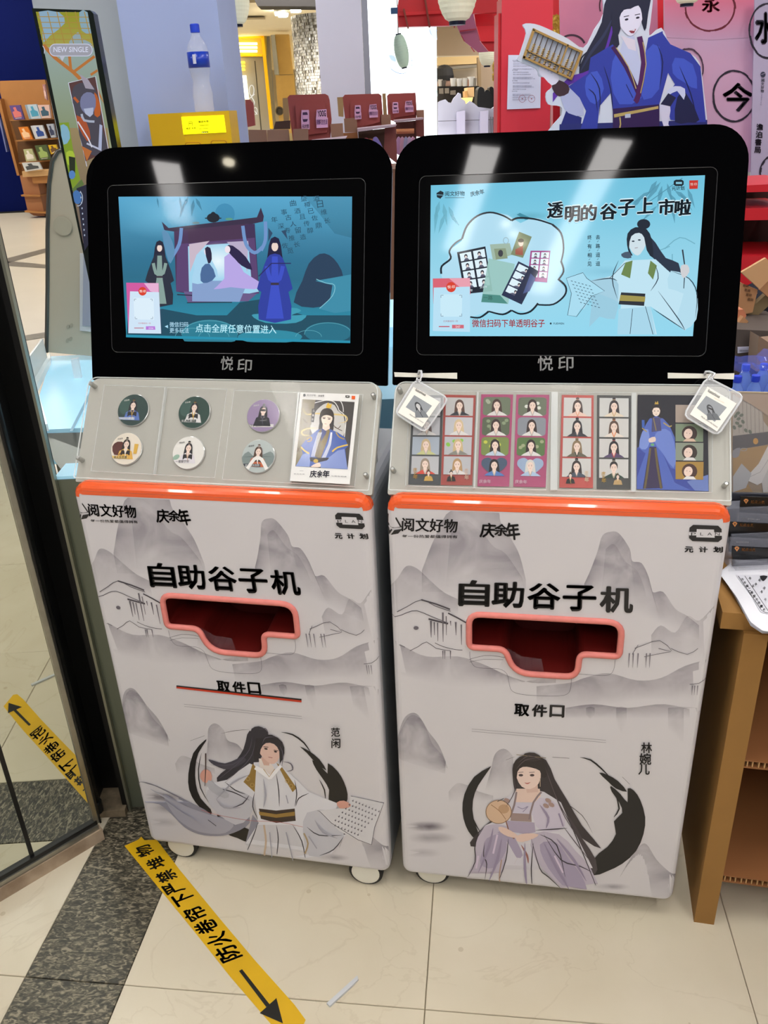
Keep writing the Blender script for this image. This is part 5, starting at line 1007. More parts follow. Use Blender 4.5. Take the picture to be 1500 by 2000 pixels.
MB().box(-.08, .14, 2.0, 2.6, .91, 1.0).build('riser_box', BLU2, cn); MB().box(-.3, .6, 2.5, 2.9, .91, 1.06).build('riser_box', BLU, cn)
# pale board standing on the counter
bd = thing('display_board', 'pale grey upright board with rounded top and a recess, behind left kiosk', 'board', (-1.05, 2.88, .903))
Y = 2.88
P = [(92, 688), (94, 560), (94, 450), (97, 360), (103, 315), (114, 295), (126, 292), (240, 300), (240, 722)]
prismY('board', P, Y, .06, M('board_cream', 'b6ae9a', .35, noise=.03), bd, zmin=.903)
MB().tube([yplane(Y)(x-1, y) for x, y in P[:7]], .007, 6).build('board_edging', M('edge_grey', '5c5a54', .3, .5), bd, smooth=True)
prismY('recess_frame', [(156, 495), (200, 495), (200, 650), (156, 646)], Y-.004, .004, M('recess_white', 'c4c6c8', .4), bd)
prismY('recess_back', [(163, 500), (200, 500), (200, 638), (161, 636)], Y-.006, .002, M('recess_grey', '9b9fae', .4), bd)
for x, y in ((123, 441), ): 
    c = yplane(Y)(x, y, .003); MB().lathe([(.03, 0), (.03, .002)], 24, c, ax=(Vector((1, 0, 0)), Vector((0, 0, 1)), Vector((0, -1, 0)))).build('round_sticker', M('sticker', 'aca692', .4), bd)
for x, y in ((133, 638), (139, 636), (132, 665), (138, 662)): c = yplane(Y)(x, y); MB().lathe([(.007, 0), (.007, .001)], 10, c, ax=(Vector((1, 0, .5)), Vector((0, 0, 1)), Vector((0, -1, 0)))).build('scuff', M('scuff', 'a29c8a', .5), bd)
# tall poster screen
ps = thing('poster_screen', 'tall black-framed poster screen with NEW SINGLE picture, left of the white column', 'screen', DY(165, 560, 2.5))
f = yplane(2.5); P = [(63, 16), (178, 21), (183, 24), (306, 760), (225, 760)]
prismY('screen_frame', [(62, 16), (176, 20), (182, 26), (250, 400), (306, 760), (226, 800)], 2.5, .04, M('frame_black', '101814', .25), ps, zmin=.9035)
def lp(x, y):   # keep art inside the frame
    xl = 70+(y-23)*.205; xr = 171+(y-23)*.178; return (min(max(x, xl), xr), y)
c = Canvas(lambda x, y, k=0.: f(*lp(x, y), k)).view(60, 0, 4)
def P4(L): return [(x, y) for x, y in L]
c.poly([(36, 92), (446, 96), (800, 1900), (500, 2000)], 'a0a888'); 
c.grad([(36, 92), (240, 95), (446, 96)], [(100, 370), (290, 370), (495, 370)], '9a9a1e', 1, 1, 'b0a850'); c.grad([(100, 370), (290, 370), (495, 370)], [(230, 1000), (400, 1000), (600, 1000)], '9cb0ac', 1, 1, '8f9c78')
c.grad([(230, 1000), (400, 1000), (600, 1000)], [(340, 1900), (500, 1900), (700, 1900)], 'a08c64', 1, 1, '6c5c58')
c.poly([(60, 92), (220, 95), (268, 180), (150, 280), (100, 330), (90, 200)], '93b4cc', smooth=2); c.poly([(370, 250), (400, 300), (500, 360), (360, 400), (300, 330)], '9aaeb4', smooth=2); c.poly([(380, 96), (446, 96), (480, 260), (400, 240)], '8fb0c0', smooth=2)
for k in range(6): c.line([(60+k*72, 92), (120+k*72, 340)], 7, 'b09040', .8, smooth=0); c.line([(50, 130+k*44), (500, 134+k*44)], 6, 'b09040', .8, smooth=0)
OR = 'c07838'
c.line([(100, 350), (190, 450), (330, 560), (390, 620)], 28, OR, smooth=2); c.line([(300, 400), (315, 550)], 22, OR, smooth=0); c.line([(340, 560), (500, 440)], 22, OR, smooth=0); c.line([(470, 585), (525, 550)], 20, OR, smooth=0); c.line([(520, 700), (600, 800)], 20, OR, smooth=0)
c.poly(rrect(150, 345, 482, 438, 44, 5), 'a8a8b4', .8); c.line(rrect(150, 345, 482, 438, 44, 5), 6, 'd8dcf4', smooth=0, closed=True); c.poly([(225, 436), (270, 438), (248, 480)], 'c8ccdc'); c.text('NEW SINGLE', 180, 408, 450, 408, 'e0e4fa', .01, h=42)
c.ring(80, 395, 30, 40, 6, 'd8dcf4', 1, -70, 70, 10)
# plain masked stand-in bust in orange and grey inside a thin frame
c.line([(296, 648), (508, 596), (612, 1190)], 5, 'd8dcf0', smooth=0); c.line([(296, 648), (440, 1300)], 5, 'd8dcf0', smooth=0); c.poly([(300, 650), (505, 600), (608, 1180), (430, 1260)], '5c3c3c')
c.poly([(325, 720), (350, 665), (420, 645), (500, 680), (540, 820), (560, 1000), (600, 1190), (420, 1190), (360, 900), (330, 800)], '4c4854', smooth=2)
c.poly([(500, 720), (540, 800), (545, 900), (500, 900)], 'c06028', smooth=2); c.poly([(360, 900), (440, 960), (470, 1080), (440, 1100), (380, 1000)], 'b05430', smooth=2); c.poly([(385, 580), (450, 620), (500, 700), (430, 690)], 'a8a0b0')
c.poly([(395, 760), (440, 720), (500, 740), (510, 830), (470, 900), (420, 880), (390, 830)], '7c80a4', smooth=2); c.poly([(415, 850), (492, 840), (490, 890), (465, 915), (430, 890)], 'b8c0dc'); c.line([(400, 890), (420, 940), (500, 950)], 18, 'b0b8cc', smooth=2)
c.poly([(540, 970), (562, 980), (555, 1180), (530, 1170)], 'b4bcdc'); c.line([(440, 1120), (550, 1170)], 14, 'c0c4dc', smooth=0); c.line([(370, 950), (450, 1080), (480, 1150)], 10, 'e0e0ec', smooth=2); c.poly([(400, 1140), (480, 1180), (440, 1260)], 'c07038'); c.line([(340, 760), (375, 800)], 20, 'c06030', smooth=0)
# lime-green stand-in at the lower left and spheres
c.poly([(225, 960), (300, 955), (330, 1150), (390, 1400), (330, 1480), (270, 1300)], '84a02c', smooth=0); c.poly([(235, 980), (290, 990), (310, 1080), (260, 1130)], '88b8d0', smooth=2); c.poly([(280, 1190), (330, 1180), (350, 1240), (330, 1300), (290, 1280)], 'b0c83c', smooth=2); c.poly([(300, 1220), (350, 1230), (350, 1380), (310, 1400)], '28301c')
c.ell(325, 1365, 26, 34, '5888c8', n=16); c.poly([(320, 1480), (400, 1400), (420, 1440), (340, 1500)], '607840'); c.poly([(360, 1470), (440, 1440), (460, 1900), (420, 1960)], '28283c'); c.ell(365, 1540, 34, 55, '4878b8', ang=-10, n=18); c.ring(372, 1548, 36, 60, 6, 'b8c8e0', 1, -60, 100, 16)
for k in range(9): c.ell(392+k*4, 1500+k*42, 5, 8, 'b8c4dc', n=8)
c.build('screen_picture', inkmat('poster_pixels', .15, emit=.8), ps)
# ------------------------------------------------------------------ yellow floor tape
TAPE = M('tape_yellow', 'dcae14', .4, noise=.12, nscale=9)
P = [(270, 1640), (276, 1634), (282, 1641), (306, 1640), (352, 1700), (430, 1795), (500, 1878), (575, 1962), (597, 1992), (592, 2003), (536, 2008), (450, 1908), (380, 1820), (300, 1722), (243, 1652)]
ft_ = thing('floor_tape', 'yellow warning tape with black characters stuck slanting across the floor', 'tape', FL(400, 1800, 0))
MB().prism([FL(x, y, .0012) for x, y in P], [FL(x, y, .0003) for x, y in P]).build('tape_strip', TAPE, ft_)
c = Canvas(fplane(.0013), n0=.0001).view(200, 1600, 2.5)
KK = '17160f'
def between(ch, P4_, bold=.02):
    """one character inside the quad TL,TR,BR,BL of its ink box"""
    V, Fc, asp = glyphs(ch, bold)
    Q = [c.q(*quad(P4_, v[0], 1-v[1]/asp)) for v in V]; c._f(Q, Fc, (*lin(KK), 1.))
# characters read from the arrow upwards; each up-vector points to the right along the strip's width
def row(ch, cx, cy, w, h, bold=.030):
    h *= 1.18; w *= 1.05
    # baseline runs up along the strip (direction d), glyph up is to the left
    d = Vector((-.60, -.80)); n = Vector((.93, -.36))
    dd = d*w/2; nn = n*h/2; o = Vector((cx, cy))
    TLp = o-dd+nn*-1; 
    BLp = o-dd+nn; BRp = o+dd+nn; TRp = o+dd-nn; TLp = o-dd-nn
    between(ch, [tuple(TLp), tuple(TRp), tuple(BRp), tuple(BLp)], bold)
for ch, x, y, w, h in (('防', 612, 655, 78, 96), ('火', 565, 588, 66, 96), ('卷', 505, 525, 70, 92), ('帘', 452, 462, 66, 90), ('下', 398, 388, 60, 86), ('严', 348, 335, 58, 84), ('禁', 312, 278, 56, 80), ('堆', 262, 215, 56, 76), ('物', 205, 155, 56, 70)): row(ch, x, y, w, h)
c.poly([(667, 742), (682, 733), (817, 905), (800, 918)], KK); c.poly([(768, 948), (850, 874), (882, 998)], KK)
c.build('tape_lettering', INK, ft_)
sl = [FL(x, y, .004) for x, y in ((638, 1960), (646, 1953), (698, 1906), (700, 1913), (690, 1924), (644, 1966))]
MB().prism([p+Vector((0, 0, .002)) for p in sl], [p+Vector((0, 0, -.0035)) for p in sl]).build('plastic_sliver', M('clear_sliver', 'dfe2e4', .2, alpha=.75), None, label='thin clear plastic sliver lying on the marble floor', cat='plastic scrap')
# ------------------------------------------------------------------ right: cardboard table and the things on it
KR = M('kraft_card', '9a7038', .75, noise=.07, nscale=12, bump=.1); KRD = M('kraft_inner', '8a6038', .8, noise=.08); KRE = M('kraft_edge', 'c09868', .85, noise=.25, nscale=300)
TA = math.radians(-13); TO = Vector((.645, 1.267, 0))
def tw(a, b_, z=0.): return TO+Vector((math.cos(TA)*a-math.sin(TA)*b_, math.sin(TA)*a+math.cos(TA)*b_, z))
tb = thing('cardboard_table', 'brown corrugated cardboard table with two open shelves, right of kiosks', 'table', tuple(TO), TA)
MB().box(0, .042, 0, 1.0, 0, .7645).build('side_panel', KR, tb, local=True)
MB().box(.70, .742, 0, 1.0, 0, .7645).build('side_panel', KR, tb, local=True)
MB().box(-.040, .80, .010, 1.04, .765, .80).build('table_top', KR, tb, local=True)
MB().box(.0421, .6999, .96, .98, 0, .764).build('back_panel', KRD, tb, local=True)
for z, d0 in ((.452, .0), (.135, .0)):
    s_ = MB(); s_.box(.0421, .6999, d0, .955, z, z+.003); s_.box(.0421, .6999, d0, .955, z+.017, z+.020); s_.build('shelf', M('kraft_shelf', '8c5a32', .75, noise=.06), tb, local=True)
    co = MB()
    for k in range(60):
        x = .046+k*.0108+random.uniform(-.001, .001); co.box(x, x+.0022, d0+.001, d0+.03, z+.003, z+.017)
    co.build('honeycomb_core', KRE, tb, kind='stuff', local=True)
# papers
def onT(x, y, k=0.): return FL(x, y, .801+k)
st = thing('paper_stack', 'stack of white printed sheets hanging over the cardboard table corner', 'papers', onT(1450, 1180))
for k in range(7):
    ox = (k % 3-1)*1.5; P = [(1408+ox, 1116+k), (1440, 1090), (1560, 1095), (1560, 1240+k*.6), (1490+ox, 1237-k*.9), (1468+ox*1.4, 1222-k*1.2), (1440+ox, 1172-k)]
    MB().prism([onT(x, y, .0006+.0016*k+.001) for x, y in P], [onT(x, y, .0006+.0016*k) for x, y in P]).build('sheet', M('paper_white', 'e4e4ea', .6), st)
c = Canvas(lambda x, y, k=0.: onT(x, y, .0125+k), n0=.0001).view(1400, 1100, 2.665)
c.view(1300, 1100, 2.665)
c.poly([(365, 60), (560, 60), (560, 270), (495, 255), (440, 160)], 'd4d4dc'); c.line([(378, 66), (500, 246), (520, 256), (560, 262)], 3, '303036', smooth=0); c.line([(412, 66), (525, 235), (535, 250)], 3, '303036', smooth=0)
for i, ch in enumerate('余年第二季官方收藏卡'): x = 400+i*12.4; y = 84+i*17.5; c.text(ch, x-7, y+8, x+8, y+6, '26262c', .02, h=15)
for a, b_ in ((440, 80), (470, 110), (500, 150), (520, 190), (455, 120), (490, 90), (515, 130)): c.text('卡', a-8, b_+8, a+8, b_+6, '4a4a52', .01)
c.poly([(490, 66), (530, 66), (520, 84), (505, 92)], '1c1c20', smooth=2)
c.build('sheet_print', INK, st)
# stepped clear holder of black cards
hd = thing('card_holder', 'clear stepped acrylic holder of black cards with gold writing', 'card holder', onT(1470, 1110))
CY = [(1.30, .833), (1.36, .90), (1.42, .962)]
BKC = M('card_black', '0c0c0e', .25)
for i, (P, Y, tx) in enumerate((([(1431, 1068), (1560, 1074), (1560, 1128), (1428, 1121)], 1.42, (1434, 1072)), ([(1425, 1020), (1560, 1026), (1560, 1088), (1424, 1078)], 1.455, (1430, 1024)), ([(1447, 970), (1560, 974), (1560, 1040), (1444, 1030)], 1.49, (1452, 979)))):
    fy = yplane(Y); bx_ = [fy(x, y) for x, y in P]
    for p in bx_: p.z = max(p.z, .8165)
    MB().prism(bx_, [p+Vector((0, .004, 0)) for p in bx_]).build('black_card', BKC, hd)
    lw = [(P[3][0]-8, P[3][1]-34), (1560, P[3][1]-26), (1560, P[2][1]-2), (P[3][0]-10, P[3][1]-4)]
    MB().prism([fy(x, y, .012) for x, y in lw], [fy(x, y, .010) for x, y in lw]).build('clear_pocket', M('pocket_acrylic', 'e8e8f4', .05, alpha=.08), hd)
    c = Canvas(fy, n0=.0006); a, b_ = tx; g = 'd08a50'
    c.poly([(a, b_-2), (a+3, b_-5), (a+7, b_-5), (a+10, b_-2), (a+5, b_+5)], g); c.poly([(a+3, b_-2), (a+7, b_-2), (a+5, b_+1)], '0c0c0e'); c.text('起点会员', a+14, b_+4, a+41, b_+5, g, .02)
    for yy in (38, 45) if i == 0 else ((36,)): c.text('限时特权扫码领', a+8, b_+yy, a+32, b_+yy+1, 'b0a8a0')
    c.build('card_print', INK, hd)
q_ = [(1.41, .801), (1.41, .83), (1.45, .83), (1.45, .87), (1.485, .87), (1.485, .91), (1.52, .91), (1.52, .801)]
MB().prism([Vector((.68, y, z)) for y, z in q_], [Vector((.90, y, z)) for y, z in q_]).build('stepped_base', M('step_acrylic', 'c8ccdc', .1, alpha=.28), hd)
# framed picture in a clear stand behind it
fy = yplane(1.56); fp = thing('picture_stand', 'clear acrylic stand holding a drawn picture of folded white paper', 'picture', fy(1480, 962))
P = [(1390, 764), (1560, 768), (1560, 966), (1386, 958)]
MB().prism([fy(x, y) for x, y in P], [fy(x, y)+Vector((0, .004, 0)) for x, y in P]).build('print_sheet', M('paper_beige', 'b4a68c', .5), fp)
MB().prism([fy(x, y, .008) for x, y in P], [fy(x, y, .006) for x, y in P]).build('clear_cover', M('pocket_acrylic', 'e8e8f4', .05, alpha=.08), fp)
MB().box(fy(1390, 960).x, fy(1560, 966).x, 1.545, 1.60, .801, fy(1480, 966).z).build('plinth', M('plinth_dark', '20222c', .5), fp)
c = Canvas(fy, n0=.0006).view(1400, 700, 3.57)
c.poly([(100, 240), (357, 240), (357, 930), (100, 930)], 'a08a6a'); c.poly([(110, 250), (300, 250), (320, 430), (357, 480), (357, 520), (110, 540)], 'b8b0a4'); c.poly([(110, 540), (357, 510), (357, 600), (110, 640)], '4c4a48')
for k in range(7): c.line([(150+k*28, 300), (155+k*28, 520)], 4, '948c84', smooth=0)
for x, y in ((130, 400), (150, 420), (170, 395), (140, 450), (180, 440), (160, 470), (200, 500), (120, 480), (230, 510), (145, 380)): c.ell(x, y, 16, 11, '66705c', ang=random.uniform(-60, 60), n=9)
c.poly([(110, 640), (357, 600), (357, 660), (330, 700), (190, 840), (250, 930), (110, 930)], 'ac884c'); c.poly([(110, 640), (160, 620), (150, 680), (110, 690)], '8c8c90', smooth=2); c.ell(268, 575, 18, 22, 'd09838', n=12); c.ring(185, 632, 22, 9, 5, '9c9890')
c.poly([(357, 600), (290, 730), (190, 840), (280, 880), (357, 840)], 'dcd8d4'); c.line([(190, 840), (300, 790), (357, 700)], 3, 'a8a4a0', smooth=0); c.poly([(110, 820), (170, 730), (240, 800), (200, 900), (110, 930)], 'b8b8b8', smooth=0); c.poly([(310, 860), (357, 760), (357, 930), (320, 930)], 'ccc8c4'); c.poly([(110, 250), (240, 320), (357, 400), (357, 250)], 'b49c84', .7)
c.build('picture_print', INK, fp)
# pack of blue-capped bottles in film
BWA = M('water_blue', '7c9cf0', .1, alpha=.75, ior=1.33); BCAP = M('cap_blue', '2c48d8', .35)
pk = thing('bottle_crate', 'dark box carrying the blue-capped water bottles', 'box', fy(1480, 800))
MB().box(.76, 1.10, 1.66, 1.90, .801, .985).build('carton', M('crate_dark', '2c2c34', .7), pk)
fb = yplane(1.62)
labs = ['front row', 'back row']
BL0 = None
for r_, (Y, y0) in enumerate(((1.72, 738), (1.80, 722))):
    for k in range(3):
        px_ = (1437+k*35+(14 if r_ else 0)); c0 = yplane(Y)(px_, y0+26 if r_ == 0 else y0+34); z = .986
        h_ = c0.z-z if False else 0
        t = thing('water_bottle', 'blue-capped bottle in the wrapped pack, '+labs[r_]+', '+('leftmost', 'second from left', 'third from left', 'fourth from left', 'fifth from left', 'rightmost')[k], 'bottle', (c0.x, Y, z), 0, 'blue-capped water bottles in the pack')
        MB().lathe([(.016, 0), (.0175, .006), (.0175, .060), (.0172, .075), (.0135, .095), (.008, .106), (.008, .112)], 16, (c0.x, Y, z)).build('bottle_body', BWA, t, smooth=True)
        MB().lathe([(.0085, 0), (.009, .003), (.0088, .013), (.0078, .014)], 16, (c0.x, Y, z+.108)).build('cap', BCAP, t)
fmv = MB(); g_ = 16; V = []; 
for j in range(6):
    for i in range(g_+1):
        x = .755+.25*i/g_; yy = 1.69+.14*j/5; V.append((x, yy, 1.122+.006*math.sin(i*2.1+j)+.008*math.cos(j*2.3+i)))
fmv.add(V, [(j*(g_+1)+i, j*(g_+1)+i+1, (j+1)*(g_+1)+i+1, (j+1)*(g_+1)+i) for j in range(5) for i in range(g_)])
fmv.build('shrink_film', M('film_blue', '6078f0', .12, alpha=.22), None, smooth=True, label='blue tinted shrink film over the bottle tops', cat='film')
# cartons and red rack behind
def carton(P, Y, th, mat, label, name='cardboard_box', **k): return prismY(name, P, Y, th, mat, label=label, cat='box', **k)
RED = M('red_lacquer', 'c8202c', .4, noise=.04); DBR = M('dark_brown', '3a2420', .6, noise=.08)
rk = thing('red_rack', 'red shelf rack with dark brown back panels at the right edge', 'rack', yplane(2.6)(1500, 760))
for P, m, nm in (([(1380, 366), (1580, 356), (1580, 372), (1380, 378)], RED, 'red_rail'), ([(1380, 408), (1580, 406), (1580, 428), (1380, 432)], RED, 'red_rail'), ([(1380, 500), (1580, 500), (1580, 560), (1380, 560)], RED, 'red_rail')): prismY(nm, P, 2.58, .30, m, rk)
prismY('back_panel', [(1370, 366), (1580, 362), (1580, 900), (1370, 900)], 2.9, .02, DBR, rk)
MB().box(yplane(2.58)(1560, 700).x, 1.8, 2.58, 2.88, 0, 1.4).build('rack_end', RED, rk)
prismY('shelf_board', [(1380, 640), (1580, 640), (1580, 652), (1380, 652)], 2.58, .30, DBR, rk)
MB().box(yplane(2.5)(1400, 700).x, 1.8, 2.9, 2.92, 0, .9).build('lower_panel', DBR, rk)
KB = M('carton_tan', 'b4845c', .7, noise=.05)
ob_ = thing('open_carton', 'tilted open tan cardboard box with flaps, highest at the right edge', 'box', yplane(2.2)(1470, 660))
prismY('carton_side', [(1440, 600), (1448, 552), (1480, 572), (1452, 612), (1436, 600)], 2.25, .02, KB, ob_)
prismY('carton_side', [(1446, 552), (1480, 566), (1470, 610), (1454, 614), (1442, 600), (1446, 570)], 2.22, .02, KB, ob_)
prismY('flap', [(1448, 532), (1496, 504), (1512, 520), (1500, 548), (1484, 565)], 2.2, .01, M('carton_light', 'c89c70', .7), ob_)
prismY('flap', [(1484, 566), (1510, 540), (1520, 575), (1500, 580)], 2.21, .01, KB, ob_)
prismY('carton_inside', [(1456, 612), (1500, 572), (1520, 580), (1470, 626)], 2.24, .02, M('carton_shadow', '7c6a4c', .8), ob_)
c = Canvas(yplane(2.216), n0=.0006)
for i in range(4): c.text('易碎', 1450+i*3, 560+i*9, 1462+i*3, 562+i*9, '5a3a34', .01)
c.build('carton_lettering', INK, ob_)
carton([(1438, 606), (1452, 604), (1458, 616), (1454, 624), (1438, 628)], 2.15, .05, M('carton_orange', 'c07858', .7), 'small orange-brown box corner under the tilted open carton')
carton([(1436, 640), (1452, 618), (1462, 628), (1450, 642)], 2.13, .02, KB, 'folded tan cardboard scrap below the orange-brown box corner', 'cardboard_scrap')
bg_ = sm([(1446, 642), (1470, 610), (1500, 580), (1570, 560), (1570, 700), (1480, 680), (1462, 670)], 2)
prismY('dark_bag', bg_, 2.3, .15, M('navy_cloth', '0c1424', .8), label='dark navy bag slumped behind the cartons at right edge', cat='bag')
lb = thing('grey_carton', 'dull grey-brown carton with a white barcode label at right edge', 'box', yplane(2.0)(1470, 715))
prismY('carton_body', [(1432, 643), (1580, 650), (1580, 760), (1424, 752)], 2.05, .25, M('carton_grey', '544a44', .75), lb)
prismY('paper_label', [(1441, 678), (1470, 677), (1470, 687), (1441, 690)], 2.046, .002, M('label_white', 'c8c8dc', .5), lb)
c = Canvas(yplane(2.045), n0=.0004)
for k in range(12): c.line([(1445+k*1.7, 683), (1445+k*1.7, 687)], .8, '26263a', smooth=0)
c.text('A', 1436, 703, 1441, 703, '2c2420', .02); c.text('M', 1435, 711, 1441, 711, '2c2420', .02); c.text('UP', 1456, 711, 1466, 711, '2c2420', .02); c.text('V', 1462, 700, 1467, 700, '2c2420', .02)
c.build('carton_lettering', INK, lb)
carton([(1476, 725), (1482, 656), (1500, 668), (1580, 660), (1580, 740)], 1.98, .05, M('carton_dull', '8a705c', .75), 'dull tan carton leaning in front of the grey labelled carton')
# ------------------------------------------------------------------ white columns, charging station, bottle
CW = M('column_white', 'cfd0e2', .55, noise=.02); CWB = M('column_white_led_lit', '9caad4', .55, noise=.02); CWS = M('wall_offwhite', 'a6aeb6', .5)  # front column's white has the bluish LED light put into its colour
def xz(x, y, Y): p = yplane(Y)(x, y); return p.x, p.z
col1 = thing('column', 'square white column behind the yellow charging station', 'column', (-.63, 3.43, 0))
xa = xz(227, 0, 3.2)[0]; xb = xz(423, 0, 3.2)[0]
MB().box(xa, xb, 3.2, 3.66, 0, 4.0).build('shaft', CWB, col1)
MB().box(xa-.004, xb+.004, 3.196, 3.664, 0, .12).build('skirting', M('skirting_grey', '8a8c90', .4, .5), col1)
wp = thing('wall_panel', 'pale grey wall panel left of the white column', 'wall panel', (-1.1, 3.35, 0))
MB().box(xz(63, 5, 3.3)[0], xa-.006, 3.30, 3.6, 0, 4.0).build('panel', CWS, wp)
MB().box(-.735, -.723, 3.285, 3.299, 1.5, 1.60).build('door_handle', STEEL, wp)
stn = thing('charging_station', 'yellow power-bank charging station with a lit label, in front of column', 'charging station', (-.56, 3.0, 0))
YEL = M('station_yellow', 'd8aa10', .35, noise=.03)
fs = yplane(2.985)
oc = lambda x, y: (x/3, y/3)
# body: front face and slanted left cheek
F0 = [fs(*oc(1063, 660)), fs(*oc(1340, 648)), fs(*oc(1369, 885)), fs(*oc(1040, 885))]
zt = F0[1].z
xr = F0[1].x; xm = F0[0].x; xl = xz(291, 240, 3.06)[0]
bb = MB(); bb.prism([(xl, 3.06, .0), (xm, 2.985, .0), (xr, 2.985, .0), (xr, 3.17, .0), (xl, 3.17, .0)], [(xl, 3.06, zt), (xm, 2.985, zt), (xr, 2.985, zt), (xr, 3.17, zt), (xl, 3.17, zt)])
bb.build('station_body', YEL, stn)
P = [oc(1063, 685), oc(1312, 674), oc(1325, 775), oc(1076, 788)]
MB().prism([fs(x, y, .003) for x, y in P], [fs(x, y, -.001) for x, y in P]).build('lit_label', M('lit_yellow', 'f6f000', .4, emit=.9), stn)
c = Canvas(fs, n0=.0034).view(0, 0, 3); DKY = '4a4a08'
c.text('美团充电', 1163, 722, 1224, 718, DKY, .02); c.text('扫码租充电宝', 1168, 740, 1224, 737, DKY, .01); c.text('美团 充电', 1092, 760, 1150, 756, DKY, .01); c.line(rrect(1106, 712, 1128, 738, 4, 3), 2, DKY, smooth=0, closed=True); c.text('美团', 1109, 728, 1126, 727, DKY, .02)
c.line([(1168, 754), (1226, 750)], 2, DKY, smooth=0); c.poly([(1178, 778), (1186, 771), (1220, 769), (1224, 776)], '6a6208'); 
for k in range(3): c.ell(1188+k*11, 776-k*.4, 2.5, 2.5, 'f8f8c0', n=8)
c.build('label_print', INKE, stn)
for cx, cy in ((1133, 850), (1284, 838)):
    P = [oc(x, y) for x, y in rrect(cx-49, cy-16, cx+47, cy+16, 15, 5)]; MB().prism([fs(x, y, .004) for x, y in P], [fs(x, y, -.001) for x, y in P]).build('slot_frame', M('slot_orange', 'b07810', .4), stn)
    P = [oc(x, y) for x, y in rrect(cx-42, cy-11, cx+40, cy+11, 10, 4)]; MB().prism([fs(x, y, .0055) for x, y in P], [fs(x, y, .004) for x, y in P]).build('power_bank', YEL, stn)
# bottle on top
bc = fs(392, 217); bz = zt
bt = thing('water_bottle', 'nearly empty clear bottle with blue cap and label on the yellow station', 'bottle', (bc.x, 3.06, bz))
k_ = .245
MB().lathe([(.028*1.0, 0), (.032, .006), (.031, .03), (.033, .05), (.029, .075), (.026, .09), (.031, .11), (.0335, .125), (.0335, .17), (.031, .188), (.022, .205), (.0135, .218), (.0125, .228)], 24, (bc.x, 3.06, bz)).build('bottle_body', M('clear_pet', 'e8ecf8', .08, alpha=.24, ior=1.4), bt, smooth=True)
MB().lathe([(.0342, .128), (.0342, .172)], 24, (bc.x, 3.06, bz)).build('blue_label', M('label_blue', '1c3cb0', .3), bt, smooth=True)
MB().lathe([(.0148, .226), (.015, .231), (.015, .247), (.013, .250)], 18, (bc.x, 3.06, bz)).build('cap', M('cap_royal', '2444c8', .35), bt)
MB().prism([(bc.x-.012, 3.0245, bz+.138), (bc.x-.002, 3.0245, bz+.138), (bc.x-.002, 3.0245, bz+.164), (bc.x-.012, 3.0245, bz+.164)], [(bc.x-.012, 3.026, bz+.138), (bc.x-.002, 3.026, bz+.138), (bc.x-.002, 3.026, bz+.164), (bc.x-.012, 3.026, bz+.164)]).build('label_patch', M('label_white', 'c8c8dc', .5), bt)
col2 = thing('column', 'square white column in the middle, behind the cardboard stands', 'column', (-.15, 5.7, 0))
xa2 = xz(617, 20, 5.5)[0]; xb2 = xz(705, 0, 5.5)[0]
MB().box(xa2, xb2, 5.5, 5.9, 0, 4.0).build('shaft', CW, col2)
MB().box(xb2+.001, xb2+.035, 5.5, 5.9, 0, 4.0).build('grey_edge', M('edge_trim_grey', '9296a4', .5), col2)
# ------------------------------------------------------------------ light box with pale drawing
V3 = (700, 0, 5); V2 = (400, 0, 3); V1 = (460, 0, 5.769); V4 = (850, 0, 2.308); V5 = (1080, 0, 3.571); VB = (0, 130, 6.06)
lbx = thing('light_box', 'bright white light box with a faint line drawing', 'light box', yplane(4.8)(785, 265))
prismY('light_face', [(56, -60), (760, -60), (785, 3300), (110, 3300)], 6.3, .1, M('lightbox_white', 'f4fcff', .4, emit=2.2), lbx, view=V3)
c = Canvas(yplane(6.3), n0=.002).view(*V3)
for P, w in (([(300, 60), (285, 150), (290, 400), (280, 520)], 5), ([(280, 540), (330, 560), (370, 620)], 12), ([(280, 620), (340, 690), (430, 720), (520, 680)], 10), ([(280, 660), (360, 700)], 8), ([(500, 540), (525, 600), (515, 690)], 8), ([(690, 270), (710, 330), (760, 390)], 14), ([(720, 260), (768, 300)], 10)): c.line(P, w, '8c9cc8', .9, smooth=3, taper=True)
c.poly([(300, 540), (350, 545), (370, 600), (320, 590)], '9fb2e0', smooth=2); c.poly([(690, 270), (760, 260), (768, 390), (730, 380)], 'b8cce8')
for P in ([(670, 620), (680, 560), (720, 530), (770, 560)], [(670, 660), (720, 760), (750, 850), (770, 940)], [(600, 560), (640, 640), (660, 740)], [(680, 1230), (730, 1290), (770, 1340)]): c.line(P, 22, 'c4ecec', .9, smooth=4, taper=True)
c.build('line_drawing', BOXE, lbx)
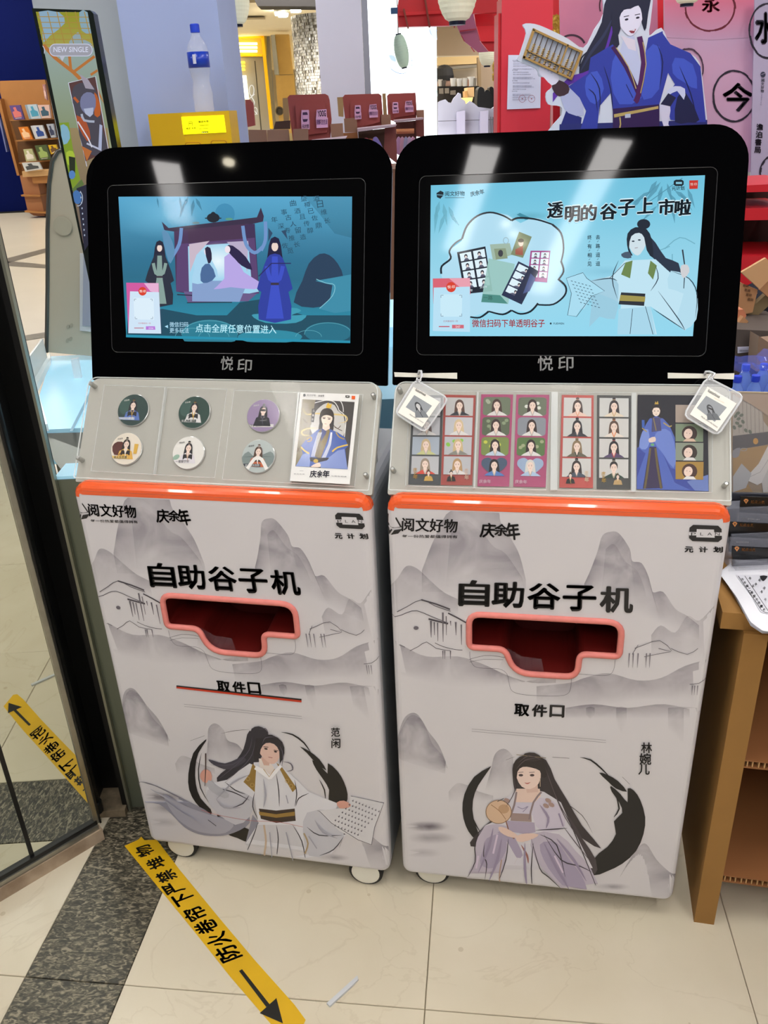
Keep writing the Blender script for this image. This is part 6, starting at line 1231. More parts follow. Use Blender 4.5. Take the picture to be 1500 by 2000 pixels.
# ------------------------------------------------------------------ paper lanterns
LN = M('lantern_paper', 'e2e0c4', .7, noise=.03, emit=0)
MATS['lantern_paper'].node_tree.nodes['Principled BSDF'].inputs['Emission Color'].default_value = (.9, .88, .7, 1); MATS['lantern_paper'].node_tree.nodes['Principled BSDF'].inputs['Emission Strength'].default_value = .18
def lantern(px_, ybot, wpx, Y, asp, label, tiltx=0., mat=None, tilt=0.):
    c0 = yplane(Y)(px_, ybot); s_ = (yplane(Y)(px_+wpx/2, ybot).x-c0.x); H = s_*2*asp
    t = thing('paper_lantern', label, 'lantern', (c0.x, Y, c0.z), 0, 'hanging paper lanterns'); n = 26; pr = []
    hb = s_*.16
    for i in range(n+1):
        k = i/n; r = s_*(.40+.60*math.sin(math.pi*min(1, max(0, k)))**.55); r *= 1+(.012 if i % 2 else -.012); pr.append((r, hb+H*k))
    sh = Matrix.Rotation(tilt, 3, 'Y')
    ax = (sh @ Vector((1, 0, 0)), Vector((0, 1, 0)), sh @ Vector((0, 0, 1)))
    MB().lathe(pr, 28, (c0.x, Y, c0.z), ax=ax).build('paper_shade', mat or LN, t, smooth=False)
    MB().lathe([(s_*.40, 0), (s_*.41, hb), (s_*.36, hb+.002)], 20, (c0.x, Y, c0.z), ax=ax).build('black_ring', M('ring_navy', '10182c', .25), t)
    MB().lathe([(s_*.36, hb+H-.002), (s_*.41, hb+H), (s_*.40, hb*2+H)], 20, (c0.x, Y, c0.z), ax=ax).build('top_ring', M('ring_navy', '10182c', .25), t)
    tp_ = Vector((c0.x, Y, c0.z))+ax[2]*(hb*2+H)
    MB().tube([tp_, (tp_.x, Y, 3.02 if Y < 9 else 4)], .003, 5).build('cord', M('cord_dark', '2c2420', .6), t)
lantern(893, 49, 80, 3.9, 1.5, 'large cream paper lantern hanging at the top centre before the red beam')
lantern(951, 131, 32, 5.2, 1.25, 'smallest cream paper lantern hanging near the red pillar')
lantern(463, 53, 58, 3.8, 1.5, 'cream paper lantern half hidden by the column at upper left')
lantern(1341, 13, 62, 3.2, 1.3, 'paper lantern cut off at the top, above the pink banners')
lantern(790, 134, 27, 6.0, 2.1, 'long pale green lantern tilted before the light box', mat=M('lantern_green', 'c8e4d0', .6), tilt=-.17)
# ------------------------------------------------------------------ red gate: beam, sloping roof, pillar, far posts
RD2 = M('gate_red', 'd01c28', .45, noise=.04); RDB = M('gate_red_bright', 'e4202c', .45)
gt = thing('red_gate', 'red wooden gate with beam, eave and square pillar behind the right kiosk', 'gate', yplane(3.3)(1020, 245))
prismY('pillar', [(300, -10), (532, -10), (515, 640), (296, 640)], 3.32, .12, M('pillar_red', 'd02c3c', .45, noise=.03), gt, view=V4)
prismY('pillar_edge', [(285, 60), (301, 60), (297, 640), (279, 640)], 3.34, .1, RD2, gt, view=V4)
prismY('beam', [(300, 130), (1360, 120), (1360, -60), (300, -60)], 4.5, .06, RD2, gt, view=V3) if False else None
prismY('eave', [(384, 80), (384, 130), (395, 262), (900, 250), (1130, 130), (1365, 120), (1365, -60), (400, -60)], 4.45, .05, RD2, gt, view=V3)
prismY('eave_lip', [(384, 118), (850, 105), (850, 130), (384, 155)], 4.43, .02, RDB, gt, view=V3)
for P in ([(436, 85), (452, 85), (494, 275), (482, 278)], [(640, -40), (655, -40), (705, 262), (690, 266)]): prismY('rafter', P, 4.40, .03, M('rafter_brown', '8c3c30', .6), gt, view=V3)
prismY('blue_block', [(316, 75), (384, 72), (384, 132), (318, 134)], 4.42, .03, M('block_blue', '24507c', .5), gt, view=V3)
prismY('side_curtain', [(1130, 125), (1370, 118), (1365, 500), (1270, 500), (1180, 390), (1150, 260)], 4.6, .04, RD2, gt, view=V3)
prismY('bright_panel', [(1155, 258), (1370, 248), (1368, 405), (1195, 405)], 4.58, .01, RDB, gt, view=V3)
prismY('pink_valance', [(960, 250), (1070, 160), (1120, 130), (1150, 260), (1185, 400), (1270, 505), (1170, 512), (1040, 410), (990, 320)], 4.3, .006, M('valance_pink', 'b05c80', .4, alpha=.85), gt, view=V3)
for P in ([(990, 298), (1150, 278), (1150, 288), (990, 312)], [(930, 250), (942, 252), (940, 275), (932, 274)], [(1002, 345), (1010, 345), (1040, 405), (1032, 405)], [(1095, 460), (1105, 460), (1140, 505), (1130, 508)]): prismY('red_slat', P, 4.28, .008, M('slat_red', 'a01c30', .5), gt, view=V3)
nt_ = prismY('notice_paper', [(330, 248), (478, 248), (474, 487), (324, 493)], 3.315, .003, M('paper_lilac', 'd4d4e8', .6), view=V4, label='white typed notice with two round stamps on the red pillar', cat='notice')
c = Canvas(yplane(3.315), n0=.0006).view(*V4)
for i in range(20):
    y = 272+i*9.5+(4 if i % 4 == 0 else 0); x0 = 348-i*.2; 
    if i % 5 == 0: c.text('关于声明', x0, y, x0+24, y, '6a6a80'); continue
    c.text('版权方授权书与活动说明内容详见下方条款'[:18-(i*7 % 9)], x0+4, y, x0+104-(i*7 % 9)*5, y, '7c7c94')
for cx in (392, 434): c.ring(cx, 445, 15, 16, 1.5, 'a05060', .9, n=18); c.ell(cx, 445, 3, 3, 'a05060', n=8)
tc_ = c.build('notice_print', INK, nt_)
# gold foliage glimpses and the other red post
gp_ = thing('red_post', 'narrow red post between the two pink banners', 'post', yplane(3.7)(1300, 300))
prismY('post', [(728, -20), (770, -20), (775, 900), (735, 900)], 3.68, .06, RD2, gp_, view=V5)
rp_ = thing('red_post', 'red post edge right of the pillar with gold leaves', 'post', yplane(4.0)(1088, 240))
prismY('post', [(0, -20), (42, -20), (50, 900), (0, 900)], 3.95, .05, RD2, rp_, view=V5)
gl = MB()
for k in range(150):
    x, y = random.uniform(2, 48), random.uniform(110, 240); p = yplane(3.9)(x/3.571+1080, y/3.571); a = random.random()*6; d = Vector((math.cos(a), random.uniform(-.5, .5), math.sin(a)))*.008; e = Vector((-d.z, d.y*.3, d.x))*.5; gl.add([p-d, p+e, p+d, p-e], [(0, 1, 2, 3)])
for k in range(150):
    x, y = random.uniform(1320, 1362), random.uniform(500, 790); p = yplane(5.6)(x/5+700, y/5); a = random.random()*6; d = Vector((math.cos(a), random.uniform(-.5, .5), math.sin(a)))*.014; e = Vector((-d.z, d.y*.3, d.x))*.5; gl.add([p-d, p+e, p+d, p-e], [(0, 1, 2, 3)])
gl.build('gold_foliage', M('leaf_gold', 'b89838', .35, .4), None, kind='stuff', label='gold artificial leaves glimpsed beside the red posts', cat='foliage')
# ------------------------------------------------------------------ pink banners
BN = M('banner_pink', 'd09cb8', .3, noise=.25, nscale=2.2, c2='c0a4c4'); BN2 = M('banner_lilac', 'bcb2d0', .3, noise=.15, nscale=2)
b1 = thing('banner', 'left pink translucent banner with a black ring, behind the standee', 'banner', yplane(3.62)(1180, 400))
prismY('cloth', [(45, -20), (728, -20), (740, 760), (60, 760)], 3.62, .006, M('banner_rose', 'c87c98', .3, noise=.3, nscale=3, c2='b07090'), b1, view=V5)
b2 = thing('banner', 'middle pink banner with black ringed characters', 'banner', yplane(3.58)(1400, 400))
prismY('cloth', [(775, -20), (1402, -20), (1395, 1200), (790, 1200)], 3.58, .006, BN, b2, view=V5)
b3 = thing('banner', 'right lilac banner at the frame edge with small vertical writing', 'banner', yplane(3.54)(1480, 400))
prismY('cloth', [(1408, -20), (1640, -20), (1640, 1310), (1378, 1310)], 3.54, .006, BN2, b3, view=V5)
BKk = '2a2433'
c = Canvas(yplane(3.62), n0=.001).view(*V5); c.ring(130, 330, 95, 85, 14, '3a2034', 1, 200, 340, 20); c.ring(370, 40, 45, 80, 10, '4a1c30', 1, 150, 260, 10); c.build('banner_print', INK, b1)
def brush_ring(c, cx, cy, rx, ry, col, w=14):
    for k in range(28):
        a0 = k*360/28; c.ring(cx, cy, rx+random.uniform(-2, 2), ry+random.uniform(-2, 2), w*random.uniform(.7, 1.15), col, 1, a0-1, a0+15, 4)
c = Canvas(yplane(3.58), n0=.001, step=.00003).view(*V5)
c.grad([(775, -20), (1100, -20), (1402, -20)], [(775, 260), (1100, 280), (1402, 260)], 'd8708c', .9, .9, 'c49cbc')
brush_ring(c, 1095, 55, 172, 160, '6a1e30'); c.text('永', 1035, 88, 1165, 88, '7a1c30', .05, .85)
brush_ring(c, 1262, 670, 146, 176, BKk); c.text('今', 1180, 780, 1395, 780, BKk, .03, .95)
brush_ring(c, 940, 480, 105, 140, '4a3448', 10)
c.build('banner_print', INK, b2)
c = Canvas(yplane(3.54), n0=.001, step=.00003).view(*V5)
brush_ring(c, 1500, 215, 130, 190, BKk); c.text('水', 1405, 310, 1560, 310, BKk, .05, 1.5); brush_ring(c, 1560, 1200, 115, 120, BKk)
c.ell(1463, 520, 18, 20, '3a3a50', n=12); c.line([(1450, 520), (1476, 512)], 3, 'bcb2d0', smooth=0); c.vtext('阅文好物', 1462, 560, 1458, 635, 22, '3a3a50', .02); c.vtext('YUEWEN', 1454, 665, 1448, 730, 9, '6a6a84')
c.vtext('澹泊書局', 1440, 885, 1425, 1045, 46, BKk, .03)
c.build('banner_print', INK, b3)
# ------------------------------------------------------------------ cut-out standee: plain robed stand-in with an abacus
sd = thing('cardboard_standee', 'life-size cut-out of a robed figure in blue holding an abacus', 'standee', yplane(3.05)(1190, 700))
O = [(395, 110), (450, 108), (520, 135), (600, 175), (670, 215), (720, 130), (760, 60), (770, -60), (965, -60), (975, 60), (965, 160), (1020, 125), (1060, 200), (1130, 230), (1190, 280), (1210, 400), (1228, 560), (1228, 640), (540, 640), (570, 520), (565, 480), (510, 470), (500, 420), (530, 390), (520, 350), (470, 345), (455, 310), (375, 275), (380, 250), (410, 150)]
O = sm([(x, y) for x, y in O], 3)
O = [(x, 1500+(y-639)*60 if False else (2250 if y > 639 else y)) for x, y in O]
prismY('cut_out_board', O, 3.05, .012, M('board_white', 'c8cfe0', .45), sd, view=V4)
prismY('support_leg', [(800, 560), (950, 560), (950, 2300), (800, 2300)], 3.07, .02, M('board_white', 'c8cfe0', .45), sd, view=V4)
c = Canvas(yplane(3.05), n0=.001, step=.00003).view(*V4); R1, R2_, R3 = '2c3a9c', '1c2470', '3e55c0'
c.poly([(790, -50), (960, -50), (960, 60), (945, 140), (930, 100), (900, 30), (870, 60), (820, 120), (830, 200), (780, 260), (720, 330), (660, 350), (650, 300), (700, 200), (750, 100)], '1c1f38', smooth=2)
c.line([(800, 80), (760, 160), (700, 240), (650, 330)], 14, '2a3050', smooth=3, taper=True); c.line([(690, 230), (660, 260), (650, 300)], 6, '1c1f38'); c.line([(800, 120), (760, 250), (700, 320), (600, 350)], 12, '5a2ca0', smooth=3); c.poly([(530, 420), (600, 350), (690, 320), (700, 340), (610, 380), (560, 420), (530, 460)], '5a2ca0')
c.poly([(560, 580), (590, 500), (660, 530), (655, 580)], R2_)
c.poly([(560, 560), (1226, 540), (1226, 2240), (545, 2240)], '20286c'); c.poly([(800, 585), (1010, 585), (1060, 2240), (760, 2240)], '2a144c')
c.poly([(565, 420), (600, 400), (650, 430), (670, 520), (600, 510), (575, 470)], 'aab0d4', smooth=2); c.poly([(525, 380), (555, 360), (600, 385), (600, 420), (560, 435), (535, 415)], '3a2430', smooth=2)
c.poly([(700, 260), (800, 200), (870, 300), (930, 330), (960, 170), (1025, 140), (1030, 230), (1060, 290), (1010, 470), (1010, 500), (800, 500), (790, 420), (740, 480), (730, 580), (655, 580), (680, 500), (650, 440), (600, 390), (690, 330)], R1, smooth=0)
c.poly([(820, 230), (880, 320), (930, 440), (830, 470), (790, 350)], R3, smooth=2); c.poly([(950, 230), (1010, 210), (1010, 400), (940, 450), (930, 380)], R3, smooth=2); c.poly([(680, 350), (730, 320), (760, 400), (720, 470), (680, 430)], R3, smooth=2)
c.poly([(1025, 150), (1060, 200), (1150, 240), (1195, 300), (1220, 550), (1140, 552), (1060, 540), (1040, 470), (1050, 420), (1080, 380), (1050, 330), (1030, 300)], R1, smooth=0)
c.poly([(1080, 260), (1160, 290), (1180, 400), (1120, 370), (1070, 330)], R3, smooth=2); c.poly([(1090, 440), (1130, 420), (1190, 540), (1140, 552), (1080, 550)], '141a44', smooth=2); c.poly([(1045, 410), (1080, 388), (1125, 400), (1120, 450), (1090, 410), (1050, 430)], 'c0c8e8', smooth=2)
c.poly([(1010, 480), (1050, 460), (1060, 500), (1050, 560), (1070, 590), (1040, 590), (1020, 540)], 'c8c8e0', smooth=2); c.poly([(1015, 470), (1050, 420), (1085, 440), (1060, 480)], '1a1c40')
c.poly([(850, 170), (895, 160), (940, 350), (905, 390), (830, 240)], 'b8c0e0'); c.poly([(835, 160), (900, 180), (905, 230), (870, 220)], 'd4ccdc')
c.line([(800, 210), (860, 300), (915, 420)], 20, '3c1450', smooth=2); c.line([(920, 165), (940, 280), (915, 430), (900, 460)], 24, '4a1654', smooth=2); c.line([(815, 215), (870, 300), (905, 400)], 4, 'b8a468', smooth=2); c.line([(935, 190), (950, 290), (925, 420)], 4, 'b8a468', smooth=2)
c.poly([(800, 490), (1010, 470), (1010, 590), (800, 590)], '2a144c'); c.poly([(805, 515), (1005, 478), (1005, 490), (806, 530)], 'b09c60'); c.poly([(855, 515), (880, 512), (880, 530), (855, 532)], 'b0b8d0'); c.line([(832, 528), (835, 560), (828, 590)], 6, 'b09c60', smooth=0)
for P in ([(760, 300), (790, 400), (800, 500)], [(1000, 200), (1025, 280), (1010, 400)], [(700, 330), (740, 400), (740, 520)], [(1100, 300), (1150, 420), (1180, 540)], [(860, 380), (890, 440)], [(690, 400), (720, 430), (730, 500)]): c.line(P, 5, '141a4c', smooth=3, taper=True)
c.poly([(825, 60), (850, 25), (915, 20), (935, 60), (925, 110), (895, 155), (870, 160), (840, 130), (828, 100)], 'd8d6ea', smooth=2)
c.poly([(800, 150), (795, 60), (820, 0), (880, -30), (940, -10), (955, 60), (950, 130), (935, 110), (930, 60), (915, 25), (880, 40), (850, 45), (830, 80), (835, 130), (815, 170)], '1c1f38', smooth=2)
for x, y in ((862, 88), (912, 80)): c.ell(x, y, 9, 5, '242238', ang=-15, n=8); c.line([(x-13, y-12), (x+11, y-17)], 3.5, '242238', smooth=0)
c.poly([(872, 140), (905, 130), (895, 150), (882, 150)], '8a3848'); c.poly([(880, 138), (900, 133), (897, 139)], 'f0f0ff')
# hand and sleeve under the abacus
c.poly([(470, 300), (490, 280), (540, 310), (555, 340), (555, 365), (525, 385), (490, 350), (470, 335)], 'd8d6ea', smooth=2)
for k in range(4): c.line([(485+k*14, 286+k*9), (478+k*15, 305+k*9)], 7, 'c4c0dc', smooth=0)
c.build('figure_print', INK, sd)
c = Canvas(yplane(3.05), n0=.012, step=.0001).view(*V4)
GDW = 'a88448'; AB = [(440, 128), (663, 232), (612, 362), (392, 262)]
fr = MB(); fa = yplane(3.05)
def abq(x, y, k): q_ = quad(AB, x, y); return fa(q_[0]/2.308+850, q_[1]/2.308, k)
def bar3(a, b_, w, mat, name): 
    mbb = MB(); dx, dy = b_[0]-a[0], b_[1]-a[1]; L_ = math.hypot(dx, dy); nx, ny = -dy/L_*w, dx/L_*w
    P = [(a[0]+nx, a[1]+ny), (b_[0]+nx, b_[1]+ny), (b_[0]-nx, b_[1]-ny), (a[0]-nx, a[1]-ny)]
    mbb.prism([abq(x, y, .012) for x, y in P], [abq(x, y, .002) for x, y in P]); mbb.build(name, mat, sd)
WOOD = M('abacus_wood', 'a88448', .5, noise=.1)
for a, b_, w in (((0, .04), (1, .04), .035), ((0, .96), (1, .96), .035), ((.02, 0), (.02, 1), .022), ((.98, 0), (.98, 1), .022), ((.02, .72), (.98, .72), .018), ((.70, .0), (.70, 1), .012)): bar3(a, b_, w, WOOD, 'abacus_bar')
BRS = M('abacus_bead', 'c8a868', .4)
for k, x in enumerate((.12, .22, .32, .42, .52, .62, .80, .90)):
    bar3((x, .06), (x, .94), .004, M('abacus_rod', '4c3c30', .5), 'abacus_rod')
    bd_ = MB()
    for y in [.46+.065*j for j in range(4)]+[.80, .87]:
        q0 = abq(x, y, .007); bd_.lathe([(.004, -.004), (.0085, 0), (.004, .004)], 8, q0, ax=(Vector((.6, 0, 0)), Vector((0, .6, 0)), Vector((0, 0, .6))))
    bd_.build('abacus_beads', BRS, sd, kind='stuff')
# ------------------------------------------------------------------ cardboard clothing stands
KP = M('stand_kraft', '94705c', .75, noise=.05); KPR = M('stand_red', '9c4c48', .7, noise=.04); LOG = M('logo_pink', 'd8a8cc', .5)
GRP = 'cardboard clothing stands'
def stand(board, inner, Y, logo1, logo2, label, extra):
    base = yplane(Y)(sum(p[0] for p in board)/len(board)/3+400, 300)
    t = thing('display_stand', label, 'display stand', (base.x, Y, 0), 0, GRP)
    prismY('header_board', board, Y, .03, KPR, t, view=V2)
    prismY('raised_panel', inner, Y-.02, .02, KPR, t, view=V2)
    for nm, P, dy, m in extra: prismY(nm, P, Y+dy, .02 if nm != 'shelf' else .25, m, t, view=V2)
    for P, kind in ((logo1, 0), (logo2, 1)):
        x0, y0, x1, y1 = P
        pl = [(x0+3, y0), (x1-3, y0-1), (x1, y0+4), (x1+1, (y0+y1)/2), (x1+3, (y0+y1)/2+3), (x1+4, y1-1), (x0+3, y1+2), (x0, (y0+y1)/2)] if kind == 0 else [(x0+4, y0+1), (x1-6, y0-3), (x1-3, (y0+y1)/2-8), (x1+2, (y0+y1)/2-5), (x1+3, y1-3), (x0+3, y1), (x0-1, (y0+y1)/2)]
        prismY('logo_sign', pl, Y-.045, .018, LOG, t, view=V2)
        c = Canvas(yplane(Y-.045), n0=.0008).view(*V2); K_ = '3c2248'; w = x1-x0; h = y1-y0
        if kind == 0:
            c.poly([(x0+w*.2, y0+h*.12), (x0+w*.75, y0+h*.10), (x0+w*.85, y0+h*.2), (x0+w*.85, y0+h*.50), (x0+w*.75, y0+h*.6), (x0+w*.3, y0+h*.62), (x0+w*.2, y0+h*.5)], K_); c.poly([(x0+w*.22, y0+h*.26), (x0+w*.84, y0+h*.25), (x0+w*.84, y0+h*.46), (x0+w*.24, y0+h*.47)], 'd8a8cc')
            c.text('元计划', x0+w*.15, y1-h*.06, x1-w*.0, y1-h*.08, K_, .03, h=h*.2)
        else:
            c.text('YOOG', x0+w*.14, y0+h*.40, x1-w*.12, y0+h*.38, K_, .04, h=h*.36); c.text('提醒花生生活', x0+w*.04, y0+h*.82, x1-w*.0, y0+h*.8, '7c4890', .02, h=h*.28)
        c.build('logo_print', INK, t)
    # body down to the floor
    xs = [yplane(Y)(p[0]/3+400, p[1]/3).x for p in board]
    MB().box(min(xs)-.02, max(xs)+.10, Y+.03, Y+.5, 0, yplane(Y)(board[0][0]/3+400, 285).z-.12).build('stand_body', KP, t)
    return t
A1 = [(485, 570), (497, 557), (705, 550), (722, 560), (730, 585), (742, 700), (735, 810), (625, 828), (520, 852), (500, 700)]
I1 = [(530, 615), (705, 605), (718, 775), (605, 790), (540, 750)]
stand(A1, I1, 4.0, (564, 645, 610, 758), (652, 642, 718, 750), 'nearest red cardboard stand with two pink logo signs, beside the yellow station', [
    ('side_wing', [(365, 762), (490, 758), (500, 870), (370, 875)], -.05, KP), ('side_wing', [(517, 757), (604, 754), (608, 860), (520, 855)], -.08, KP), ('side_wing', [(735, 727), (808, 722), (812, 810), (742, 812)], -.02, KP),
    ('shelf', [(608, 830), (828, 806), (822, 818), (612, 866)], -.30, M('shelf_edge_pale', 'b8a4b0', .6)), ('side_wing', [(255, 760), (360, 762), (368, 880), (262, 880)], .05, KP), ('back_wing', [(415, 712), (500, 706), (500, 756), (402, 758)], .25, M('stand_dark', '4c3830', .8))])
A2 = [(808, 570), (820, 555), (1020, 548), (1035, 560), (1045, 700), (1040, 745), (900, 770), (830, 760), (815, 640)]
I2 = [(850, 600), (1020, 592), (1028, 715), (900, 748), (855, 700)]
stand(A2, I2, 4.6, (877, 617, 914, 698), (962, 612, 1012, 690), 'middle red cardboard stand, pink and purple garments below its shelf', [
    ('side_wing', [(815, 695), (890, 690), (895, 775), (820, 776)], -.04, KP), ('side_wing', [(1032, 672), (1088, 670), (1092, 745), (1036, 740)], -.02, KP), ('shelf', [(892, 755), (1125, 730), (1118, 742), (895, 772)], -.3, M('shelf_edge_pale', 'b8a4b0', .6)),
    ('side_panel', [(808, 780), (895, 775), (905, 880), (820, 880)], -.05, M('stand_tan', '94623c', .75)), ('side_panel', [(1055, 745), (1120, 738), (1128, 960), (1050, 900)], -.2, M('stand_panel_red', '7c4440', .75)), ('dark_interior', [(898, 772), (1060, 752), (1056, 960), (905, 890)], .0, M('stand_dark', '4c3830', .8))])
A3 = [(1068, 562), (1080, 549), (1235, 543), (1241, 640), (1240, 690), (1110, 712), (1075, 700)]
I3 = [(1085, 595), (1225, 583), (1230, 672), (1110, 690)]
stand(A3, I3, 5.1, (1099, 599, 1133, 663), (1173, 592, 1220, 658), 'farthest red cardboard stand, nearest the white light box', [
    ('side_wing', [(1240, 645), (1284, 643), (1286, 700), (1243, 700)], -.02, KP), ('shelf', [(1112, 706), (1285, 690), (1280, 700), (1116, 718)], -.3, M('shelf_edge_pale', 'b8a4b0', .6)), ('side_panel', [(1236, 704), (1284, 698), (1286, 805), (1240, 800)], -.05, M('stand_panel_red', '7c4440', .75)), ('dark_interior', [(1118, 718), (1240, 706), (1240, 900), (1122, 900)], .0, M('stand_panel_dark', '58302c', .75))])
for P, Y, lab in (([(238, 585), (265, 584), (282, 605), (293, 735), (250, 745), (240, 740)], 4.3, 'red header board edge just right of the white column'), ([(455, 575), (490, 573), (492, 712), (462, 712)], 4.35, 'tan back board showing behind the nearest red stand'), ([(775, 570), (812, 568), (812, 685), (784, 682)], 4.95, 'tan back board showing behind the middle red stand'), ([(1040, 548), (1060, 546), (1068, 672), (1046, 672)], 5.3, 'tan back board showing behind the farthest red stand')):
    prismY('stand_board', P, Y, .03, KPR if 'red h' in lab else M('back_tan', 'a0845c', .75), view=V2, label=lab, cat='board')
# hangers and garments
for x0, x1, y, Y, n, tag_ in ((902, 1000, 828, 4.35, 2, 'middle'), (1122, 1226, 768, 4.8, 5, 'farthest')):
    f_ = yplane(Y); a, b_ = f_(x0/3+400, y/3+3/3), f_(x1/3+400, y/3)
    MB().tube([a, b_], .012, 8).build('clothes_rail', M('rail_wood', 'b87850', .5), None, label='wooden clothes rail in the '+tag_+' cardboard stand', cat='rail')
    for k in range(n):
        if tag_ == 'middle': P = ([(918, 830), (935, 812), (955, 812), (970, 835), (972, 880), (950, 865), (920, 860)], [(985, 815), (1000, 803), (1015, 812), (1040, 860), (1050, 905), (1020, 905), (1005, 870), (990, 900), (985, 860)])[k]; col_ = ('d06878', '8478c0')[k]; lab = ('pink garment hanging in the middle cardboard stand', 'purple garment hanging in the middle cardboard stand')[k]
        else:
            x = 1124+k*21; P = [(x, 830), (x+8, 806), (x+18, 804), (x+30, 830), (x+32, 900), (x, 900)]; col_ = ('c49cc8', 'd8a8c0', 'a8a8cc', 'c8b4d4', 'd0a0c4')[k]; lab = ('pink-lilac', 'rose', 'grey-blue', 'pale lavender', 'orchid')[k]+' garment, '+('first', 'second', 'third', 'fourth', 'last')[k]+' from left on the farthest rail'
        prismY('hanging_garment', sm(P, 3), Y-.03-.01*k, .05, M('cloth_'+col_, col_, .9, noise=.1, nscale=20), view=V2, label=lab, cat='garment', group='garments on the stand rails')
# ------------------------------------------------------------------ far mall: ceiling, yellow shop, mosaic pillar, panels
MB().box(yplane(14.5)(430, 120).x, yplane(14.5)(900, 120).x, 14.5, 14.7, 0, 3.6).build('wall_back', M('far_wall', 'b4a078', .7), kind='structure')
CF = M('far_ceiling', 'f2e6c8', .7)
z_c = yplane(13.6)(540, 72).z
MB().box(-4.2, 1.2, 9.4, 13.6, z_c, z_c+.1).build('ceiling_far', M('far_ceiling', 'f2e6c8', .7), kind='structure', name_=None) if False else mk('ceiling', [(-2.75, 9.4, z_c), (1.6, 9.4, z_c), (1.6, 13.6, z_c), (-2.75, 13.6, z_c)], [(0, 1, 2, 3)], CF, kind='structure')
prismY('trim_1', [(440, 72), (640, 68), (640, 134), (440, 137)], 13.55, .3, M('bulkhead_cream', 'e6d6ac', .7), kind='structure')
prismY('trim_2', [(487, -20), (628, -20), (628, 12.5), (503, 12)], 8.6, .3, M('soffit_black', '1c1814', .6), kind='structure')
for i, (x, y) in enumerate(((547, 30), (553, 33), (578, 24))):
    c0 = FL(x, y, z_c-.06); t = thing('downlight', ['left of three bright ceiling spots left of the mosaic pillar', 'lowest of three bright ceiling spots beside the mosaic pillar', 'bright ceiling spot right above the mosaic pillar'][i], 'lamp', c0, 0, 'far ceiling spots')
    MB().lathe([(.05, 0), (.055, .03)], 12, c0).build('lens', M('far_spot', 'fff8e0', .4, emit=60), t); MB().lathe([(.06, .03), (.06, .059)], 12, c0).build('housing', STEEL, t)
for i_, (x, y) in enumerate([(-2.5, 9.9), (-2.5, 11.5), (-2.5, 13.0), (-.3, 9.9), (.3, 11.5), (1.0, 13.0), (1.2, 9.9), (1.3, 11.5), (-.2, 13.0)]):  # unseen spots added to brighten the far mall
    t = thing('downlight', 'added round spot in the far cream ceiling, outside the view', 'lamp', (x, y, z_c-.04), 0, 'added far ceiling spots outside the view')
    MB().lathe([(.09, 0), (.10, .03)], 12, (x, y, z_c-.04)).build('lens', M('far_spot', 'fff8e0', .4, emit=60), t)
vt = MB().prism([FL(x/5.769+460, y/5.769, z_c-.001) for x, y in [(100, 200), (330, 196), (335, 218), (75, 220)]], [FL(x/5.769+460, y/5.769, z_c-.02) for x, y in [(100, 200), (330, 196), (335, 218), (75, 220)]]).build('air_vent', M('vent_grey', 'a8987c', .6), label='grey slot air vent in the far cream ceiling', cat='vent')
shp = thing('shop_front', 'far shop front with a yellow frame and lit yellow sign', 'shop front', yplane(13.4)(500, 290))
prismY('lintel', [(0, 395), (345, 393), (350, 620), (0, 620)], 13.4, .2, M('shop_olive', 'b09c3c', .5), shp, view=V1)
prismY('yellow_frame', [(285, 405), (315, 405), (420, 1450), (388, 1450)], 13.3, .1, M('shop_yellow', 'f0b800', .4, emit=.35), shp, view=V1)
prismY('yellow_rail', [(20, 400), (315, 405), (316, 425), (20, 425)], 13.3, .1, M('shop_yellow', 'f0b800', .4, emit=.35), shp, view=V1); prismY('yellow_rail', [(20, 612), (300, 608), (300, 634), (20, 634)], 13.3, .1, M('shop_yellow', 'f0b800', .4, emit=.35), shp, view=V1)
for y in (478, 520, 562): prismY('lit_tube', [(-60, y), (240, y), (242, y+26), (-60, y+26)], 13.25, .05, M('tube_warm', 'fff2b0', .4, emit=4.), shp, view=V1)
prismY('door_frame', [(300, 400), (375, 395), (450, 1500), (425, 1500), (320, 640)], 13.45, .15, M('door_grey', '8a8474', .5), shp, view=V1)
prismY('door_glass', [(40, 645), (310, 640), (400, 1500), (60, 1500)], 13.5, .1, M('door_pale', 'b8b4a8', .3), shp, view=V1)
prismY('door_edge', [(212, 685), (222, 685), (298, 1500), (286, 1500)], 13.44, .02, M('door_edge_dark', '4c4a40', .5), shp, view=V1)
for y in (690, 730, 770): prismY('lit_tube', [(-60, y), (100, y), (106, y+24), (-60, y+24)], 13.42, .04, M('tube_yellow', 'ffe040', .4, emit=2.), shp, view=V1)
prismY('lit_poster', [(20, 850), (118, 848), (150, 1120), (60, 1120)], 13.42, .04, M('poster_lit', 'fffce8', .4, emit=1.3), shp, view=V1)
c = Canvas(yplane(13.4), n0=.03, step=.001).view(*V1); c.ring(185, 1020, 26, 60, 8, 'f4f4f0', 1, n=20); c.line([(180, 1090), (215, 1150), (200, 1220), (250, 1290)], 9, 'f4f4f0'); c.line([(160, 1110), (220, 1060)], 7, 'f4f4f0'); c.ring(225, 1250, 22, 40, 7, 'f4f4f0', 1, n=14); c.build('window_neon', inkmat('neon_white', .5, emit=1.), shp)
wd_ = thing('wood_partition', 'ochre wood panels with a round knob left of the mosaic pillar', 'partition', yplane(12.6)(555, 290))
prismY('wood_panel', [(445, 388), (600, 386), (650, 838), (490, 842)], 12.6, .1, M('ochre_wood', 'c8a054', .6, noise=.08), wd_, view=V1); prismY('wood_panel', [(450, 850), (655, 846), (700, 1500), (500, 1500)], 12.6, .1, M('ochre_wood', 'c8a054', .6, noise=.08), wd_, view=V1)
